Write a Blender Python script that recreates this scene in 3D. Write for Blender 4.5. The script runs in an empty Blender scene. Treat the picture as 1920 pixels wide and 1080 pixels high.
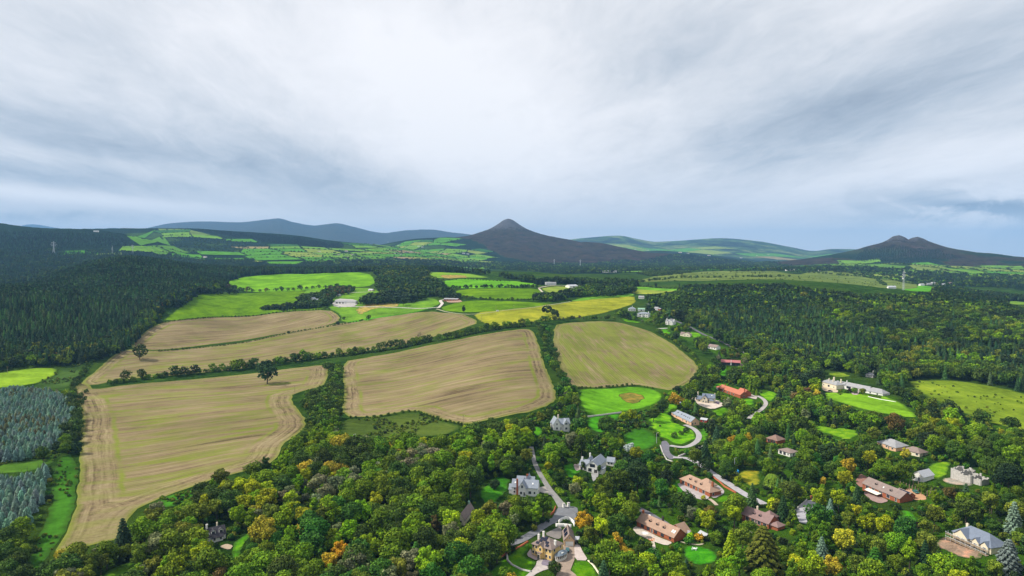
import bpy, bmesh, math, random
import numpy as np
from mathutils import Vector, Matrix
from mathutils.geometry import delaunay_2d_cdt
scene = bpy.context.scene
C = scene.collection
# ------------------------------------------------------------------ camera
K = 1.2                      # metres per layout unit
H = 120.0 * K                # drone height
FP = 1274.0                  # focal length in pixels of the 1920 wide photograph
HORIZON = 480.0
PITCH = math.atan((540 - HORIZON) / FP)
cam_d = bpy.data.cameras.new('camera')
cam_d.sensor_width = 36.0
cam_d.lens = 36.0 * FP / 1920.0
cam_d.clip_start = 1.0
cam_d.clip_end = 120000.0
cam = bpy.data.objects.new('camera', cam_d)
cam.location = (0, 0, H)
cam.rotation_euler = (math.radians(90) - PITCH, 0, 0)
C.objects.link(cam)
scene.camera = cam
# ------------------------------------------------------------------ exposure, render
scene.view_settings.view_transform = 'Standard'
scene.view_settings.look = 'None'
scene.view_settings.exposure = 0.55
scene.view_settings.gamma = 1.0
scene.view_settings.use_curve_mapping = False
cy = scene.cycles
cy.max_bounces = 5; cy.diffuse_bounces = 2; cy.glossy_bounces = 2
cy.volume_bounces = 0; cy.transparent_max_bounces = 6
cy.use_denoising = True
# ------------------------------------------------------------------ sun
SUN_EL, SUN_AZ = math.radians(46), math.radians(-84)      # azimuth clockwise from +Y
sd = bpy.data.lights.new('sun', 'SUN')
sd.energy = 3.8; sd.angle = math.radians(5); sd.color = (1.0, 0.94, 0.82)
sun = bpy.data.objects.new('sun', sd)
sv = Vector((math.cos(SUN_EL) * math.sin(SUN_AZ), math.cos(SUN_EL) * math.cos(SUN_AZ), math.sin(SUN_EL)))
sun.rotation_euler = sv.to_track_quat('Z', 'Y').to_euler()
sun.location = (-300, -100, 600)
C.objects.link(sun)
# ------------------------------------------------------------------ world: sky texture behind an overcast of streaked cloud
world = bpy.data.worlds.new('World'); scene.world = world
world.use_nodes = True
NT = world.node_tree; NT.nodes.clear()
class G:
    """small node graph helper"""
    def __init__(s, nt): s.nt = nt
    def n(s, typ, **kw):
        nd = s.nt.nodes.new(typ)
        for k, v in kw.items():
            if k == 'inp':
                for a, b in v.items(): s.set(nd, a, b)
            else: setattr(nd, k, v)
        return nd
    def set(s, nd, a, b):
        sock = nd.inputs[a]
        if hasattr(b, 'is_output') and b.is_output: s.nt.links.new(b, sock)
        elif hasattr(b, 'outputs'): s.nt.links.new(b.outputs[0], sock)
        else: sock.default_value = b
    def m(s, op, a, b=0.0, c=None, clamp=False):
        nd = s.n('ShaderNodeMath', operation=op, use_clamp=clamp)
        s.set(nd, 0, a); s.set(nd, 1, b)
        if c is not None: s.set(nd, 2, c)
        return nd.outputs[0]
    def vec(s, x, y, z=0.0):
        nd = s.n('ShaderNodeCombineXYZ'); s.set(nd, 0, x); s.set(nd, 1, y); s.set(nd, 2, z)
        return nd.outputs[0]
    def noise(s, v, scale, detail=4, rough=0.55, dist=0.0, w=None):
        nd = s.n('ShaderNodeTexNoise', inp={'Vector': v, 'Scale': scale, 'Detail': detail, 'Roughness': rough, 'Distortion': dist})
        return nd.outputs[0]
    def ramp(s, f, stops, interp='LINEAR'):
        nd = s.n('ShaderNodeValToRGB'); s.set(nd, 0, f); r = nd.color_ramp; r.interpolation = interp
        while len(r.elements) < len(stops): r.elements.new(0.5)
        for e, (p, c) in zip(r.elements, stops):
            e.position = p; e.color = (c[0], c[1], c[2], 1) if hasattr(c, '__len__') else (c, c, c, 1)
        return nd.outputs[0]
    def mix(s, f, a, b, mode='MIX'):
        nd = s.n('ShaderNodeMix', data_type='RGBA', blend_type=mode)
        def col(v): return (v[0], v[1], v[2], 1) if isinstance(v, tuple) else v
        s.set(nd, 0, f); s.set(nd, 6, col(a)); s.set(nd, 7, col(b))
        return nd.outputs[2]
    def rng(s, v, a, b, c=0.0, d=1.0):
        nd = s.n('ShaderNodeMapRange', inp={0: v, 1: a, 2: b, 3: c, 4: d}); return nd.outputs[0]
g = G(NT)
tc = g.n('ShaderNodeTexCoord').outputs['Generated']
sp = g.n('ShaderNodeSeparateXYZ', inp={0: tc})
dx, dy, dz = sp.outputs
dyc = g.m('MAXIMUM', dy, 0.18)
U_ = g.m('DIVIDE', dx, dyc); V_ = g.m('DIVIDE', dz, dyc)
# cloud sheet: direction projected on a flat layer, streaks run along the line of sight
zz = g.m('ADD', g.m('MAXIMUM', dz, 0.0), 0.10)
PX, PY = g.m('DIVIDE', dx, zz), g.m('DIVIDE', dy, zz)
st1 = g.noise(g.vec(g.m('MULTIPLY', PX, 1.0), g.m('MULTIPLY', PY, 0.30), 3.7), 1.15, 7, 0.55, 0.35)
st2 = g.noise(g.vec(g.m('ADD', g.m('MULTIPLY', PX, 1.2), g.m('MULTIPLY', PY, 0.15)), g.m('MULTIPLY', PY, 0.55), 9.1), 3.2, 8, 0.6, 0.6)
def blob(px, py, rx, ry, ang=0.0):
    u0, v0 = (px - 960) / FP, (HORIZON - py) / FP
    ca, sa = math.cos(math.radians(ang)), math.sin(math.radians(ang))
    du = g.m('SUBTRACT', U_, u0); dv = g.m('SUBTRACT', V_, v0)
    a = g.m('ADD', g.m('MULTIPLY', du, ca), g.m('MULTIPLY', dv, sa))
    b = g.m('SUBTRACT', g.m('MULTIPLY', dv, ca), g.m('MULTIPLY', du, sa))
    a = g.m('DIVIDE', a, rx / FP); b = g.m('DIVIDE', b, ry / FP)
    r2 = g.m('ADD', g.m('MULTIPLY', a, a), g.m('MULTIPLY', b, b))
    return g.m('EXPONENT', g.m('MULTIPLY', r2, -1.0))
acc = None
#  px, py, rx, ry, angle (counter-clockwise), weight
for px, py, rx, ry, an, w in [
    (650, 90, 520, 170, -14, 0.20), (930, 250, 170, 240, 0, 0.22), (760, 200, 260, 120, -20, 0.12),
    (100, 250, 460, 62, -12, -0.30), (560, 320, 300, 50, -10, -0.34), (0, 330, 260, 22, -6, -0.20),
    (100, 292, 300, 16, -9, 0.24), (60, 362, 330, 14, -6, 0.40), (330, 385, 200, 10, -4, 0.12),
    (1230, 130, 190, 90, 14, -0.22), (1500, 235, 330, 60, 14, -0.30), (1780, 110, 330, 60, 16, -0.16),
    (1330, 60, 300, 60, 20, -0.06), (1800, 290, 330, 40, 14, 0.26), (1560, 330, 300, 30, 6, 0.08),
    (1200, 300, 160, 90, 0, 0.06), (1830, 388, 110, 12, -4, -0.30),
    (1860, 366, 130, 11, 6, 0.30), (1790, 402, 150, 11, -8, 0.22), (1880, 425, 120, 16, 0, 0.16), (1780, 400, 300, 70, 0, -0.12),
    (60, 60, 300, 90, -20, 0.05), (800, 440, 900, 34, 0, 0.06)]:
    t = g.m('MULTIPLY', blob(px, py, rx, ry, an), w)
    acc = t if acc is None else g.m('ADD', acc, t)
st3 = g.noise(g.vec(g.m('ADD', g.m('MULTIPLY', PX, 2.4), g.m('MULTIPLY', PY, .2)), g.m('MULTIPLY', PY, 0.9), 5.5), 5.0, 8, 0.7, 1.2)
puff = g.noise(g.vec(g.m('MULTIPLY', U_, 7.5), g.m('MULTIPLY', V_, 20.0), 2.2), 1.0, 8, 0.62, 0.5)
acc = g.m('ADD', acc, g.m('MULTIPLY', g.rng(puff, 0.43, 0.56, -0.34, 0.40), blob(1830, 400, 210, 44, -4)))
acc = g.m('ADD', acc, g.m('MULTIPLY', g.m('MULTIPLY', g.m('SUBTRACT', puff, 0.60), 2.0), blob(110, 408, 160, 12, 0)))
det = g.m('ADD', g.m('MULTIPLY', g.m('SUBTRACT', st1, 0.5), 0.74), g.m('MULTIPLY', g.m('SUBTRACT', st2, 0.5), 0.54))
det = g.m('ADD', det, g.m('MULTIPLY', g.m('SUBTRACT', st3, 0.5), 0.22))
fade = g.rng(V_, 0.02, 0.14, 0.25, 1.0)
bright = g.m('ADD', g.m('ADD', 0.60, g.m('MULTIPLY', det, fade)), acc)
cloud = g.ramp(bright, [(0.05, (0.25, 0.285, 0.335)), (0.33, (0.40, 0.43, 0.47)), (0.55, (0.55, 0.56, 0.58)), (0.75, (0.66, 0.655, 0.665)), (0.97, (0.73, 0.72, 0.725))])
sky = g.n('ShaderNodeTexSky', sky_type='NISHITA', sun_disc=False)
sky.sun_elevation = SUN_EL; sky.sun_rotation = SUN_AZ; sky.altitude = 200
skyc = g.n('ShaderNodeVectorMath', operation='SCALE', inp={0: sky.outputs[0]}); skyc.inputs['Scale'].default_value = 0.10
lowb = g.rng(V_, -0.01, 0.075, 1.0, 0.0)
cloud = g.mix(g.m('MULTIPLY', lowb, .85), cloud, (0.84, 0.81, 0.74))
mixc = g.mix(0.95, skyc.outputs[0], cloud)
bg = g.n('ShaderNodeBackground', inp={'Color': mixc, 'Strength': 1.0})
wo = g.n('ShaderNodeOutputWorld', inp={'Surface': bg.outputs[0]})
# ------------------------------------------------------------------ helpers
RS = np.random.RandomState(7)
random.seed(7)
_perm = RS.rand(256, 256)
def vnoise(x, y):
    xi = np.floor(x).astype(int); yi = np.floor(y).astype(int)
    fx = x - xi; fy = y - yi
    fx = fx * fx * (3 - 2 * fx); fy = fy * fy * (3 - 2 * fy)
    a = _perm[xi & 255, yi & 255]; b = _perm[(xi + 1) & 255, yi & 255]
    c = _perm[xi & 255, (yi + 1) & 255]; d = _perm[(xi + 1) & 255, (yi + 1) & 255]
    return (a * (1 - fx) + b * fx) * (1 - fy) + (c * (1 - fx) + d * fx) * fy
def fbm(x, y, oct=4, gain=0.5):
    s = 0; a = 1; t = 0
    for i in range(oct):
        s = s + a * vnoise(x + 17.3 * i, y - 9.1 * i); t += a; a *= gain; x = x * 2.03; y = y * 2.03
    return s / t
def sstep(a, b, x):
    t = np.clip((x - a) / (b - a), 0, 1); return t * t * (3 - 2 * t)
def pchip(xs, ys, x):
    xs = np.asarray(xs, float); ys = np.asarray(ys, float)
    h = np.diff(xs); dl = np.diff(ys, axis=0) / (h if ys.ndim == 1 else h[:, None])
    m = np.zeros_like(ys)
    a, b = dl[:-1], dl[1:]
    ok = a * b > 0
    m[1:-1] = np.where(ok, 2 * a * b / np.where(ok, a + b, 1), 0)
    m[0] = dl[0]; m[-1] = dl[-1]
    i = np.clip(np.searchsorted(xs, x) - 1, 0, len(xs) - 2)
    t = (x - xs[i]) / h[i]; hh = h[i]
    if ys.ndim > 1: t = t[:, None]; hh = hh[:, None]
    return ((1 + 2 * t) * (1 - t) ** 2) * ys[i] + t * (1 - t) ** 2 * hh * m[i] + t * t * (3 - 2 * t) * ys[i + 1] + t * t * (t - 1) * hh * m[i + 1]
# ------------------------------------------------------------------ the land
ROWS = [80, 150, 250, 350, 500, 650, 800, 1000, 1250, 1500, 1800, 2200, 2800, 3500, 4500, 8000, 16000, 25000]
COLS = {
 -900: [0, 0, 0, 2, 6, 12, 34, 60, 70, 60, 60, 100, 160, 200, 150, 60, 20, -60],
 0:    [0, 0, 0, 2, 3, 7, 34, 60, 54, 42, 52, 92, 150, 190, 150, 60, 20, -60],
 240:  [0, 0, 0, 0, 1, 3, 19, 50, 80, 107, 95, 86, 112, 180, 150, 60, 20, -60],
 480:  [0, 0, 0, 4, 2, 0, 5, 17, 38, 58, 78, 60, 70, 110, 160, 60, 20, -60],
 720:  [0, 0, 0, 3, 4, 3, 7, 22, 46, 62, 82, 60, 62, 90, 140, 60, 20, -60],
 960:  [0, 0, 0, 3, 12, 14, 24, 41, 57, 66, 78, 58, 60, 68, 80, 60, 20, -60],
 1200: [0, 2, 0, -1, 0, 3, 13, 30, 46, 55, 60, 62, 60, 62, 66, 64, 20, -60],
 1440: [0, 3, 2, 0, 0, 0, 14, 45, 73, 68, 63, 67, 68, 60, 62, 60, 10, -70],
 1680: [0, 5, 5, 4, 4, 5, 24, 46, 58, 46, 36, 42, 64, 82, 60, 10, -60, -90],
 1920: [0, 8, 8, 8, 6, 8, 26, 39, 30, 25, 32, 38, 48, 52, 10, -60, -80, -90],
 2900: [0, 8, 8, 8, 6, 10, 26, 38, 34, 30, 32, 36, 30, 10, -40, -80, -80, -90]}
cu = np.array([(c - 960) / FP for c in COLS]); ct = np.array([COLS[c] for c in COLS], float)
LY = np.log(np.array(ROWS, float))
def zy(y, Y): return 120 - (y - HORIZON) * Y / FP          # height (layout units) seen at picture row y, depth Y
ustep = np.concatenate([np.linspace(-1.7, -0.86, 60, endpoint=False), np.linspace(-0.86, 0.86, 1120), np.linspace(0.86, 1.7, 61)[1:]])
NU = len(ustep); NY = 1000
lgY = np.linspace(math.log(80), math.log(24500), NY)
prof = pchip(LY, ct.T, lgY)                                 # NY x ncol
ZG = pchip(cu, prof.T, np.clip(ustep, cu[0], cu[-1])).T     # NY x NU
YY = np.exp(lgY)[:, None] * np.ones(NU); XX = ustep[None, :] * YY
ZG = ZG + (fbm(XX / 170, YY / 170, 3) - 0.5) * np.clip(YY / 900, 0.4, 3) * 5 * sstep(100, 500, YY)
KIND = np.zeros_like(ZG)                                    # 0 land, 1 heather, 2 rocky heather, 3 hill wood, 4 far range
def ridge(pts, Y0, Wf, Wb, kind, base, p=1.4, rough=0.05, seed=0):
    """long hill: crest line given by its outline, at depth Y0, falling away on both sides"""
    global ZG, KIND
    xs = [(a - 960) / FP for a, b in pts]; zs = [zy(b, Y0) for a, b in pts]
    crest = pchip(xs, np.array(zs), np.clip(ustep, xs[0], xs[-1]))[None, :]
    Yw = YY - Y0 - (fbm(XX / (Wf * .9) + seed, XX * 0, 2) - .5) * Wf * .4 * (YY < Y0)
    t = np.where(Yw < 0, -Yw / Wf, Yw / Wb)
    t = np.where((ustep[None, :] < xs[0]) | (ustep[None, :] > xs[-1]), 9.0, t)
    f = np.clip(1 - t, 0, 1); f = np.where(t < 1, (1 - np.clip(t, 0, 1) ** p) * (0.35 + 0.65 * f), 0)
    z = base + (crest - base) * f
    n = fbm(XX / (Wf * .35) + seed, YY / (Wf * .35), 5) - 0.5
    z = z + n * np.abs(crest - base) * rough * 4 * np.clip(t * 4, 0, 1) * (t < 1)
    m = (z > ZG) & (f > 0)
    ZG = np.where(m, z, ZG); KIND = np.where(m, kind, KIND)
def cone(px, Y0, prof_, kind, rough=0.04, seed=0, sq=1.0):
    global ZG, KIND
    r_, z_ = zip(*[(r, zy(y, Y0)) for r, y in prof_])
    x0 = (px - 960) / FP * Y0
    dxx = XX - x0; dyy = (YY - Y0) / sq
    r = np.sqrt(dxx ** 2 + dyy ** 2)
    ang = np.arctan2(dyy, dxx)
    rr = r * (1 + (fbm(np.cos(ang) * 2.5 + 5 + seed, np.sin(ang) * 2.5 + r / 900, 3) - .5) * 0.5 * sstep(150, 700, r))
    z = pchip(r_, np.array(z_), np.clip(rr, 0, r_[-1])) + (fbm(XX / 90 + seed, YY / 90, 5) - .5) * rough * 120 * sstep(20, 200, r)
    m = (z > ZG) & (rr < r_[-1])
    ZG = np.where(m, z, ZG); KIND = np.where(m, kind, KIND)
# far blue ranges
ridge([(-200, 470), (28, 426), (62, 420), (110, 427), (160, 432), (215, 427), (280, 440), (380, 500)], 20000, 6000, 5000, 4, 40)
ridge([(150, 470), (282, 427), (330, 418), (385, 415.5), (450, 417), (492, 413), (523, 410.5), (552, 418), (592, 424.5), (632, 421), (662, 427), (720, 438), (762, 433), (805, 431), (848, 436), (890, 441), (960, 460), (1040, 500)], 13500, 5200, 4000, 4, 30, seed=3)
ridge([(980, 500), (1062, 450), (1105, 445), (1160, 441.5), (1196, 448), (1230, 453), (1270, 451.5), (1350, 447), (1420, 453), (1482, 464), (1526, 471), (1560, 467.5), (1600, 468), (1700, 480), (1780, 500)], 11000, 5200, 4000, 4, 30, seed=8)
ridge([(940, 500), (1150, 478), (1230, 470), (1300, 474), (1380, 484), (1480, 494), (1560, 504)], 6300, 1300, 1500, 3, 50, seed=5)
# farmed hills left of the peak, dark wooded hill far left
ridge([(-700, 428), (60, 431), (152, 430), (230, 428), (300, 426.5), (360, 427), (420, 431), (500, 436), (560, 441), (620, 450), (700, 458), (760, 466), (840, 480), (900, 500)], 4200, 2000, 1400, 0, 60, p=1.2, rough=.035, seed=2)
ridge([(-900, 395), (-100, 412), (0, 418), (40, 424), (90, 429), (150, 431), (215, 437), (290, 452), (380, 478), (470, 500)], 3300, 1300, 900, 3, 60, p=1.3, seed=4)
ridge([(600, 500), (700, 462), (745, 452), (790, 446), (832, 444.5), (880, 448), (960, 466), (1060, 500)], 5200, 1600, 1000, 0, 60, p=1.2, rough=.03, seed=6)
# the big cone and its shoulders
cone(953, 5700, [(0, 409), (40, 413), (95, 421.5), (165, 430), (260, 438), (380, 445), (560, 452), (760, 461), (980, 470.5), (1300, 483), (1700, 494), (2300, 503)], 2, rough=.10, seed=1)
cone(1100, 5250, [(0, 453.5), (100, 455.5), (250, 463), (450, 474), (700, 485), (1100, 498)], 1, seed=2)
cone(1225, 5000, [(0, 474), (150, 476), (400, 484), (700, 493), (1000, 500)], 1, seed=3)
# the smaller twin-topped hill
cone(1682, 4300, [(0, 440.5), (28, 443.5), (62, 451), (95, 455.5), (150, 460), (230, 468), (330, 475), (480, 484), (640, 493), (900, 500)], 2, rough=.09, seed=4, sq=1.2)
cone(1717, 4250, [(0, 443.5), (28, 446.5), (60, 452.5), (90, 456.5), (150, 464), (260, 472), (420, 480), (640, 490), (800, 497)], 2, rough=.09, seed=5, sq=1.2)
cone(1560, 4200, [(0, 483), (150, 486), (320, 492), (520, 500)], 1, seed=6, sq=1.3)
cone(1800, 4200, [(0, 480), (120, 482), (250, 487), (400, 493), (560, 500)], 1, seed=7, sq=1.3)
ZG *= K; XG = XX * K; YG = YY * K
L0, L1 = lgY[0], lgY[-1]
def TZ(x, y):
    """height of the land at world x, y"""
    x = np.asarray(x, float); y = np.asarray(y, float)
    Yl = np.maximum(y / K, 80.01); u = np.clip(x / K / Yl, ustep[0], ustep[-1] - 1e-6)
    fi = np.clip((np.log(Yl) - L0) / (L1 - L0) * (NY - 1), 0, NY - 1.001)
    i = fi.astype(int)
    j = np.clip(np.searchsorted(ustep, u, side='right') - 1, 0, NU - 2)
    y0 = np.exp(L0 + i * (L1 - L0) / (NY - 1)); y1 = np.exp(L0 + (i + 1) * (L1 - L0) / (NY - 1))
    a = (Yl - y0) / (y1 - y0); b = (u - ustep[j]) / (ustep[j + 1] - ustep[j])
    return (ZG[i, j] * (1 - b) + ZG[i, j + 1] * b) * (1 - a) + (ZG[i + 1, j] * (1 - b) + ZG[i + 1, j + 1] * b) * a
sp_, cp_ = math.sin(PITCH), math.cos(PITCH)
_march = np.exp(np.linspace(math.log(110), math.log(40000), 2600))
def P(px, py, dmin=0.0, dz=0.0):
    """the point of the land seen at picture position px, py (1920 x 1080), at least dmin metres away"""
    u = (px - 960) / FP; v = (540 - py) / FP
    dy_ = cp_ + v * sp_; dz_ = -sp_ + v * cp_
    Y = _march[_march >= dmin]
    x = u / dy_ * Y; z = H + dz_ / dy_ * Y
    d = z - (TZ(x, Y) + dz)
    k = np.nonzero(d < 0)[0]
    if len(k) == 0: k = [int(np.argmin(d))]
    k = k[0]
    if k == 0: Yh = Y[0]
    else:
        a, b = d[k - 1], d[k]; t = a / (a - b) if a > 0 > b else 1.0
        Yh = Y[k - 1] + (Y[k] - Y[k - 1]) * t
    X = u / dy_ * Yh
    return float(X), float(Yh), float(TZ(X, Yh))
def PR(x, y, z):
    """picture position of world points (to keep crowns from standing in front of lawns, lanes and houses)"""
    zz = z - H
    dep = y * cp_ - zz * sp_; up = y * sp_ + zz * cp_
    return 960 + FP * x / dep, 540 - FP * up / dep
def inpoly(poly, x, y):
    x = np.asarray(x); y = np.asarray(y); ins = np.zeros(x.shape, bool); n = len(poly)
    for i in range(n):
        x0, y0 = poly[i][0], poly[i][1]; x1, y1 = poly[(i + 1) % n][0], poly[(i + 1) % n][1]
        if y0 == y1: continue
        c = ((y0 > y) != (y1 > y)) & (x < (x1 - x0) * (y - y0) / (y1 - y0) + x0)
        ins ^= c
    return ins
def mesh_np(name, V, faces, mat=None, smooth=False, attrs=None, mats=None, midx=None):
    """mesh from arrays: V n x 3, faces list of arrays (each k x 3 or k x 4)"""
    me = bpy.data.meshes.new(name)
    V = np.ascontiguousarray(V, dtype=np.float32)
    if not isinstance(faces, list): faces = [faces]
    faces = [np.asarray(f, np.int32) for f in faces if len(f)]
    loops = np.concatenate([f.ravel() for f in faces])
    sizes = np.concatenate([np.full(len(f), f.shape[1], np.int32) for f in faces])
    starts = np.concatenate([[0], np.cumsum(sizes)[:-1]]).astype(np.int32)
    me.vertices.add(len(V)); me.vertices.foreach_set('co', V.ravel())
    me.loops.add(len(loops)); me.loops.foreach_set('vertex_index', loops)
    me.polygons.add(len(sizes)); me.polygons.foreach_set('loop_start', starts); me.polygons.foreach_set('loop_total', sizes)
    if smooth: me.polygons.foreach_set('use_smooth', np.ones(len(sizes), bool))
    me.update(calc_edges=True)
    for k, (dom, typ, arr) in (attrs or {}).items():
        at = me.attributes.new(k, typ, dom)
        key = {'FLOAT': 'value', 'INT': 'value', 'FLOAT_VECTOR': 'vector', 'FLOAT_COLOR': 'color'}[typ]
        at.data.foreach_set(key, np.ascontiguousarray(arr, dtype=np.int32 if typ == 'INT' else np.float32).ravel())
    for m in ([mat] if mat else (mats or [])): me.materials.append(m)
    if midx is not None: me.polygons.foreach_set('material_index', np.asarray(midx, np.int32))
    return me
def link(name, me, parent=None, loc=(0, 0, 0)):
    o = bpy.data.objects.new(name, me); C.objects.link(o); o.location = loc
    if parent: o.parent = parent
    return o
def tag(o, label=None, cat=None, group=None, kind=None):
    if label: o['label'] = label
    if cat: o['category'] = cat
    if group: o['group'] = group
    if kind: o['kind'] = kind
    return o
def mat(name, rough=0.9):
    m = bpy.data.materials.new(name); m.use_nodes = True; nt = m.node_tree; nt.nodes.clear()
    gg = G(nt); b = gg.n('ShaderNodeBsdfPrincipled'); b.inputs['Roughness'].default_value = rough
    b.inputs['Specular IOR Level'].default_value = 0.25 if rough < .9 else 0.0
    gg.n('ShaderNodeOutputMaterial', inp={'Surface': b.outputs[0]})
    return m, gg, b
def attr(gg, name, typ='GEOMETRY'):
    return gg.n('ShaderNodeAttribute', attribute_name=name, attribute_type=typ)
def pos(gg, s=(1, 1, 1)):
    gp = gg.n('ShaderNodeNewGeometry').outputs['Position']
    mp = gg.n('ShaderNodeMapping', inp={'Vector': gp}); mp.inputs['Scale'].default_value = s
    return mp.outputs[0]
def bump(gg, b, h, strength, dist):
    nd = gg.n('ShaderNodeBump', inp={'Height': h, 'Strength': strength, 'Distance': dist}); gg.set(b, 'Normal', nd.outputs[0])
# ------------------------------------------------------------------ land material and mesh
m_land, gg, bs = mat('land', 1.0)
p1 = pos(gg)
moor, rock, wood, grass, far = [attr(gg, k).outputs['Fac'] for k in ('moor', 'rock', 'wood', 'grass', 'far')]
nf = gg.noise(p1, 0.06, 8, 0.7); nm = gg.noise(p1, 0.012, 6, 0.65); nl = gg.noise(p1, 0.003, 5, 0.6)
floor_c = gg.ramp(nf, [(0.3, (0.012, 0.028, 0.006)), (0.5, (0.03, 0.075, 0.010)), (0.7, (0.075, 0.15, 0.018))])
grass_c = gg.mix(nf, (0.028, 0.070, 0.008), (0.075, 0.125, 0.016))
c = gg.mix(grass, floor_c, grass_c)
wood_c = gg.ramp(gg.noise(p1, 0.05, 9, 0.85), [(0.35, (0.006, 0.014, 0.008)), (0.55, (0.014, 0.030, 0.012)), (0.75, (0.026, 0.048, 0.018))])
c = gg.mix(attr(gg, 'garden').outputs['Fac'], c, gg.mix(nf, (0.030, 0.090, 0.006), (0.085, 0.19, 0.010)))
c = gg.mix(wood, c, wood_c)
moor_n = gg.m('ADD', gg.m('MULTIPLY', nm, .6), gg.m('MULTIPLY', gg.noise(p1, 0.05, 8, 0.75), .4))
moor_c = gg.ramp(moor_n, [(0.38, (0.009, 0.011, 0.007)), (0.45, (0.026, 0.016, 0.014)), (0.51, (0.042, 0.040, 0.015)), (0.56, (0.040, 0.021, 0.022)), (0.64, (0.10, 0.078, 0.058))])
c = gg.mix(moor, c, moor_c)
rock_n = gg.noise(p1, 0.035, 10, 0.8, 0.4)
rk = gg.m('MULTIPLY', gg.rng(gg.m('ADD', gg.m('MULTIPLY', rock, 0.42), gg.m('SUBTRACT', rock_n, 0.5)), 0.22, 0.34), gg.m('GREATER_THAN', rock, 0.02))
c = gg.mix(rk, c, gg.mix(gg.noise(p1, 0.11, 6, 0.7), (0.035, 0.032, 0.036), (0.13, 0.126, 0.13)))
far_c = gg.ramp(gg.noise(pos(gg, (1, .55, 1)), 0.0022, 9, 0.72, 0.3), [(0.38, (0.012, 0.020, 0.014)), (0.48, (0.032, 0.050, 0.020)), (0.54, (0.055, 0.110, 0.025)), (0.62, (0.16, 0.19, 0.07))])
c = gg.mix(far, c, far_c)
gg.set(bs, 'Base Color', c)
bump(gg, bs, gg.noise(p1, 0.022, 9, 0.75), 1.0, 16.0)
kk = KIND
slope_n = fbm(XX / 300 + 3, YY / 300, 4)
a_moor = np.where((kk == 1) | (kk == 2), 1.0, 0.0)
hgt = ZG / K
a_rock = np.where(kk == 2, sstep(255, 400, hgt), 0.0)
a_rock = np.where((kk == 2) & (XX > 1500), sstep(150, 240, hgt) * (0.75 + 0 * hgt), a_rock)
a_rock = np.where((kk == 1), 0.25 * sstep(90, 200, hgt), a_rock)
a_rock = np.where((kk == 2) & (XX < 1500), np.maximum(a_rock, 0.22), a_rock)
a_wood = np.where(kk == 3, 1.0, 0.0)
a_far = np.where(kk == 4, sstep(8000, 9500, YY), 0.0)
a_far = np.maximum(a_far, sstep(5500, 7500, YY) * (kk != 2) * (kk != 1))
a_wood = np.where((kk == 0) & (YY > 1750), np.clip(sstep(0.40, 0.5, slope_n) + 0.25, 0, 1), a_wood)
FAR_MOOR = (kk == 4) & (XX < 0)
a_moor = np.where(FAR_MOOR, 0.85, a_moor); a_far = np.where(FAR_MOOR, 0.0, a_far)
a_wood = np.where(kk == 2, np.where(XX > 1500, sstep(.5, .58, slope_n) * sstep(180, 120, hgt), 0), a_wood)
a_moor = np.where((XX > 1500) & (kk > 0) & (kk < 3), a_moor * (1 - a_wood), a_moor)
a_grass = np.where((YY < 1750), sstep(0.42, 0.6, fbm(XX / 60, YY / 60, 3)) * 0.8, 0.5)
_gp = [P(a, b)[:2] for a, b in [(880, 1230), (1000, 1000), (1000, 860), (1040, 770), (1110, 735), (1300, 705), (1345, 665), (1180, 590), (1230, 575), (1400, 660), (1470, 690), (1700, 750), (1990, 830), (2150, 900), (2250, 1230)]]
a_gard = np.zeros_like(ZG); _r = int((YY[:, 0] * K < 1500).sum())
a_gard[:_r] = inpoly(_gp, XG[:_r], YG[:_r]) * sstep(.40, .56, fbm(XG[:_r] / 22, YG[:_r] / 22, 3))
idx = np.arange(NY * NU).reshape(NY, NU)
quads = np.stack([idx[:-1, :-1], idx[:-1, 1:], idx[1:, 1:], idx[1:, :-1]], -1).reshape(-1, 4)
V = np.stack([XG, YG, ZG], -1).reshape(-1, 3)
fl = lambda a: ('POINT', 'FLOAT', a.ravel())
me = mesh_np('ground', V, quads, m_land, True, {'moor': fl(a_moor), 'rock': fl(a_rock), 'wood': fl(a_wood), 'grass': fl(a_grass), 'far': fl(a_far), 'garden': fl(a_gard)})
ground = link('ground', me); tag(ground, 'rolling farmland and hills reaching to the distant mountains', 'ground', kind='structure')
# ------------------------------------------------------------------ haze
HZ_TOP = 640.0
hb = bmesh.new(); bmesh.ops.create_cube(hb, size=1.0)
for v in hb.verts: v.co = Vector((v.co.x * 110000, v.co.y * 34000 + 14000, (v.co.z + .5) * (float(ZG.max()) + 60 + 115) - 115))
hm = bpy.data.meshes.new('haze'); hb.to_mesh(hm); hb.free()
hz = bpy.data.materials.new('haze'); hz.use_nodes = True; hz.node_tree.nodes.clear(); gh = G(hz.node_tree)
pv = gh.n('ShaderNodeVolumePrincipled'); pv.inputs['Color'].default_value = (0.26, 0.56, 1.0, 1); pv.inputs['Density'].default_value = 4.3e-5
pv.inputs['Anisotropy'].default_value = 0.0
gh.n('ShaderNodeOutputMaterial', inp={'Volume': pv.outputs[0]})
hm.materials.append(hz); haze = link('haze', hm); tag(haze, 'thin blue haze in the air over the valleys', 'haze', kind='stuff')
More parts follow.
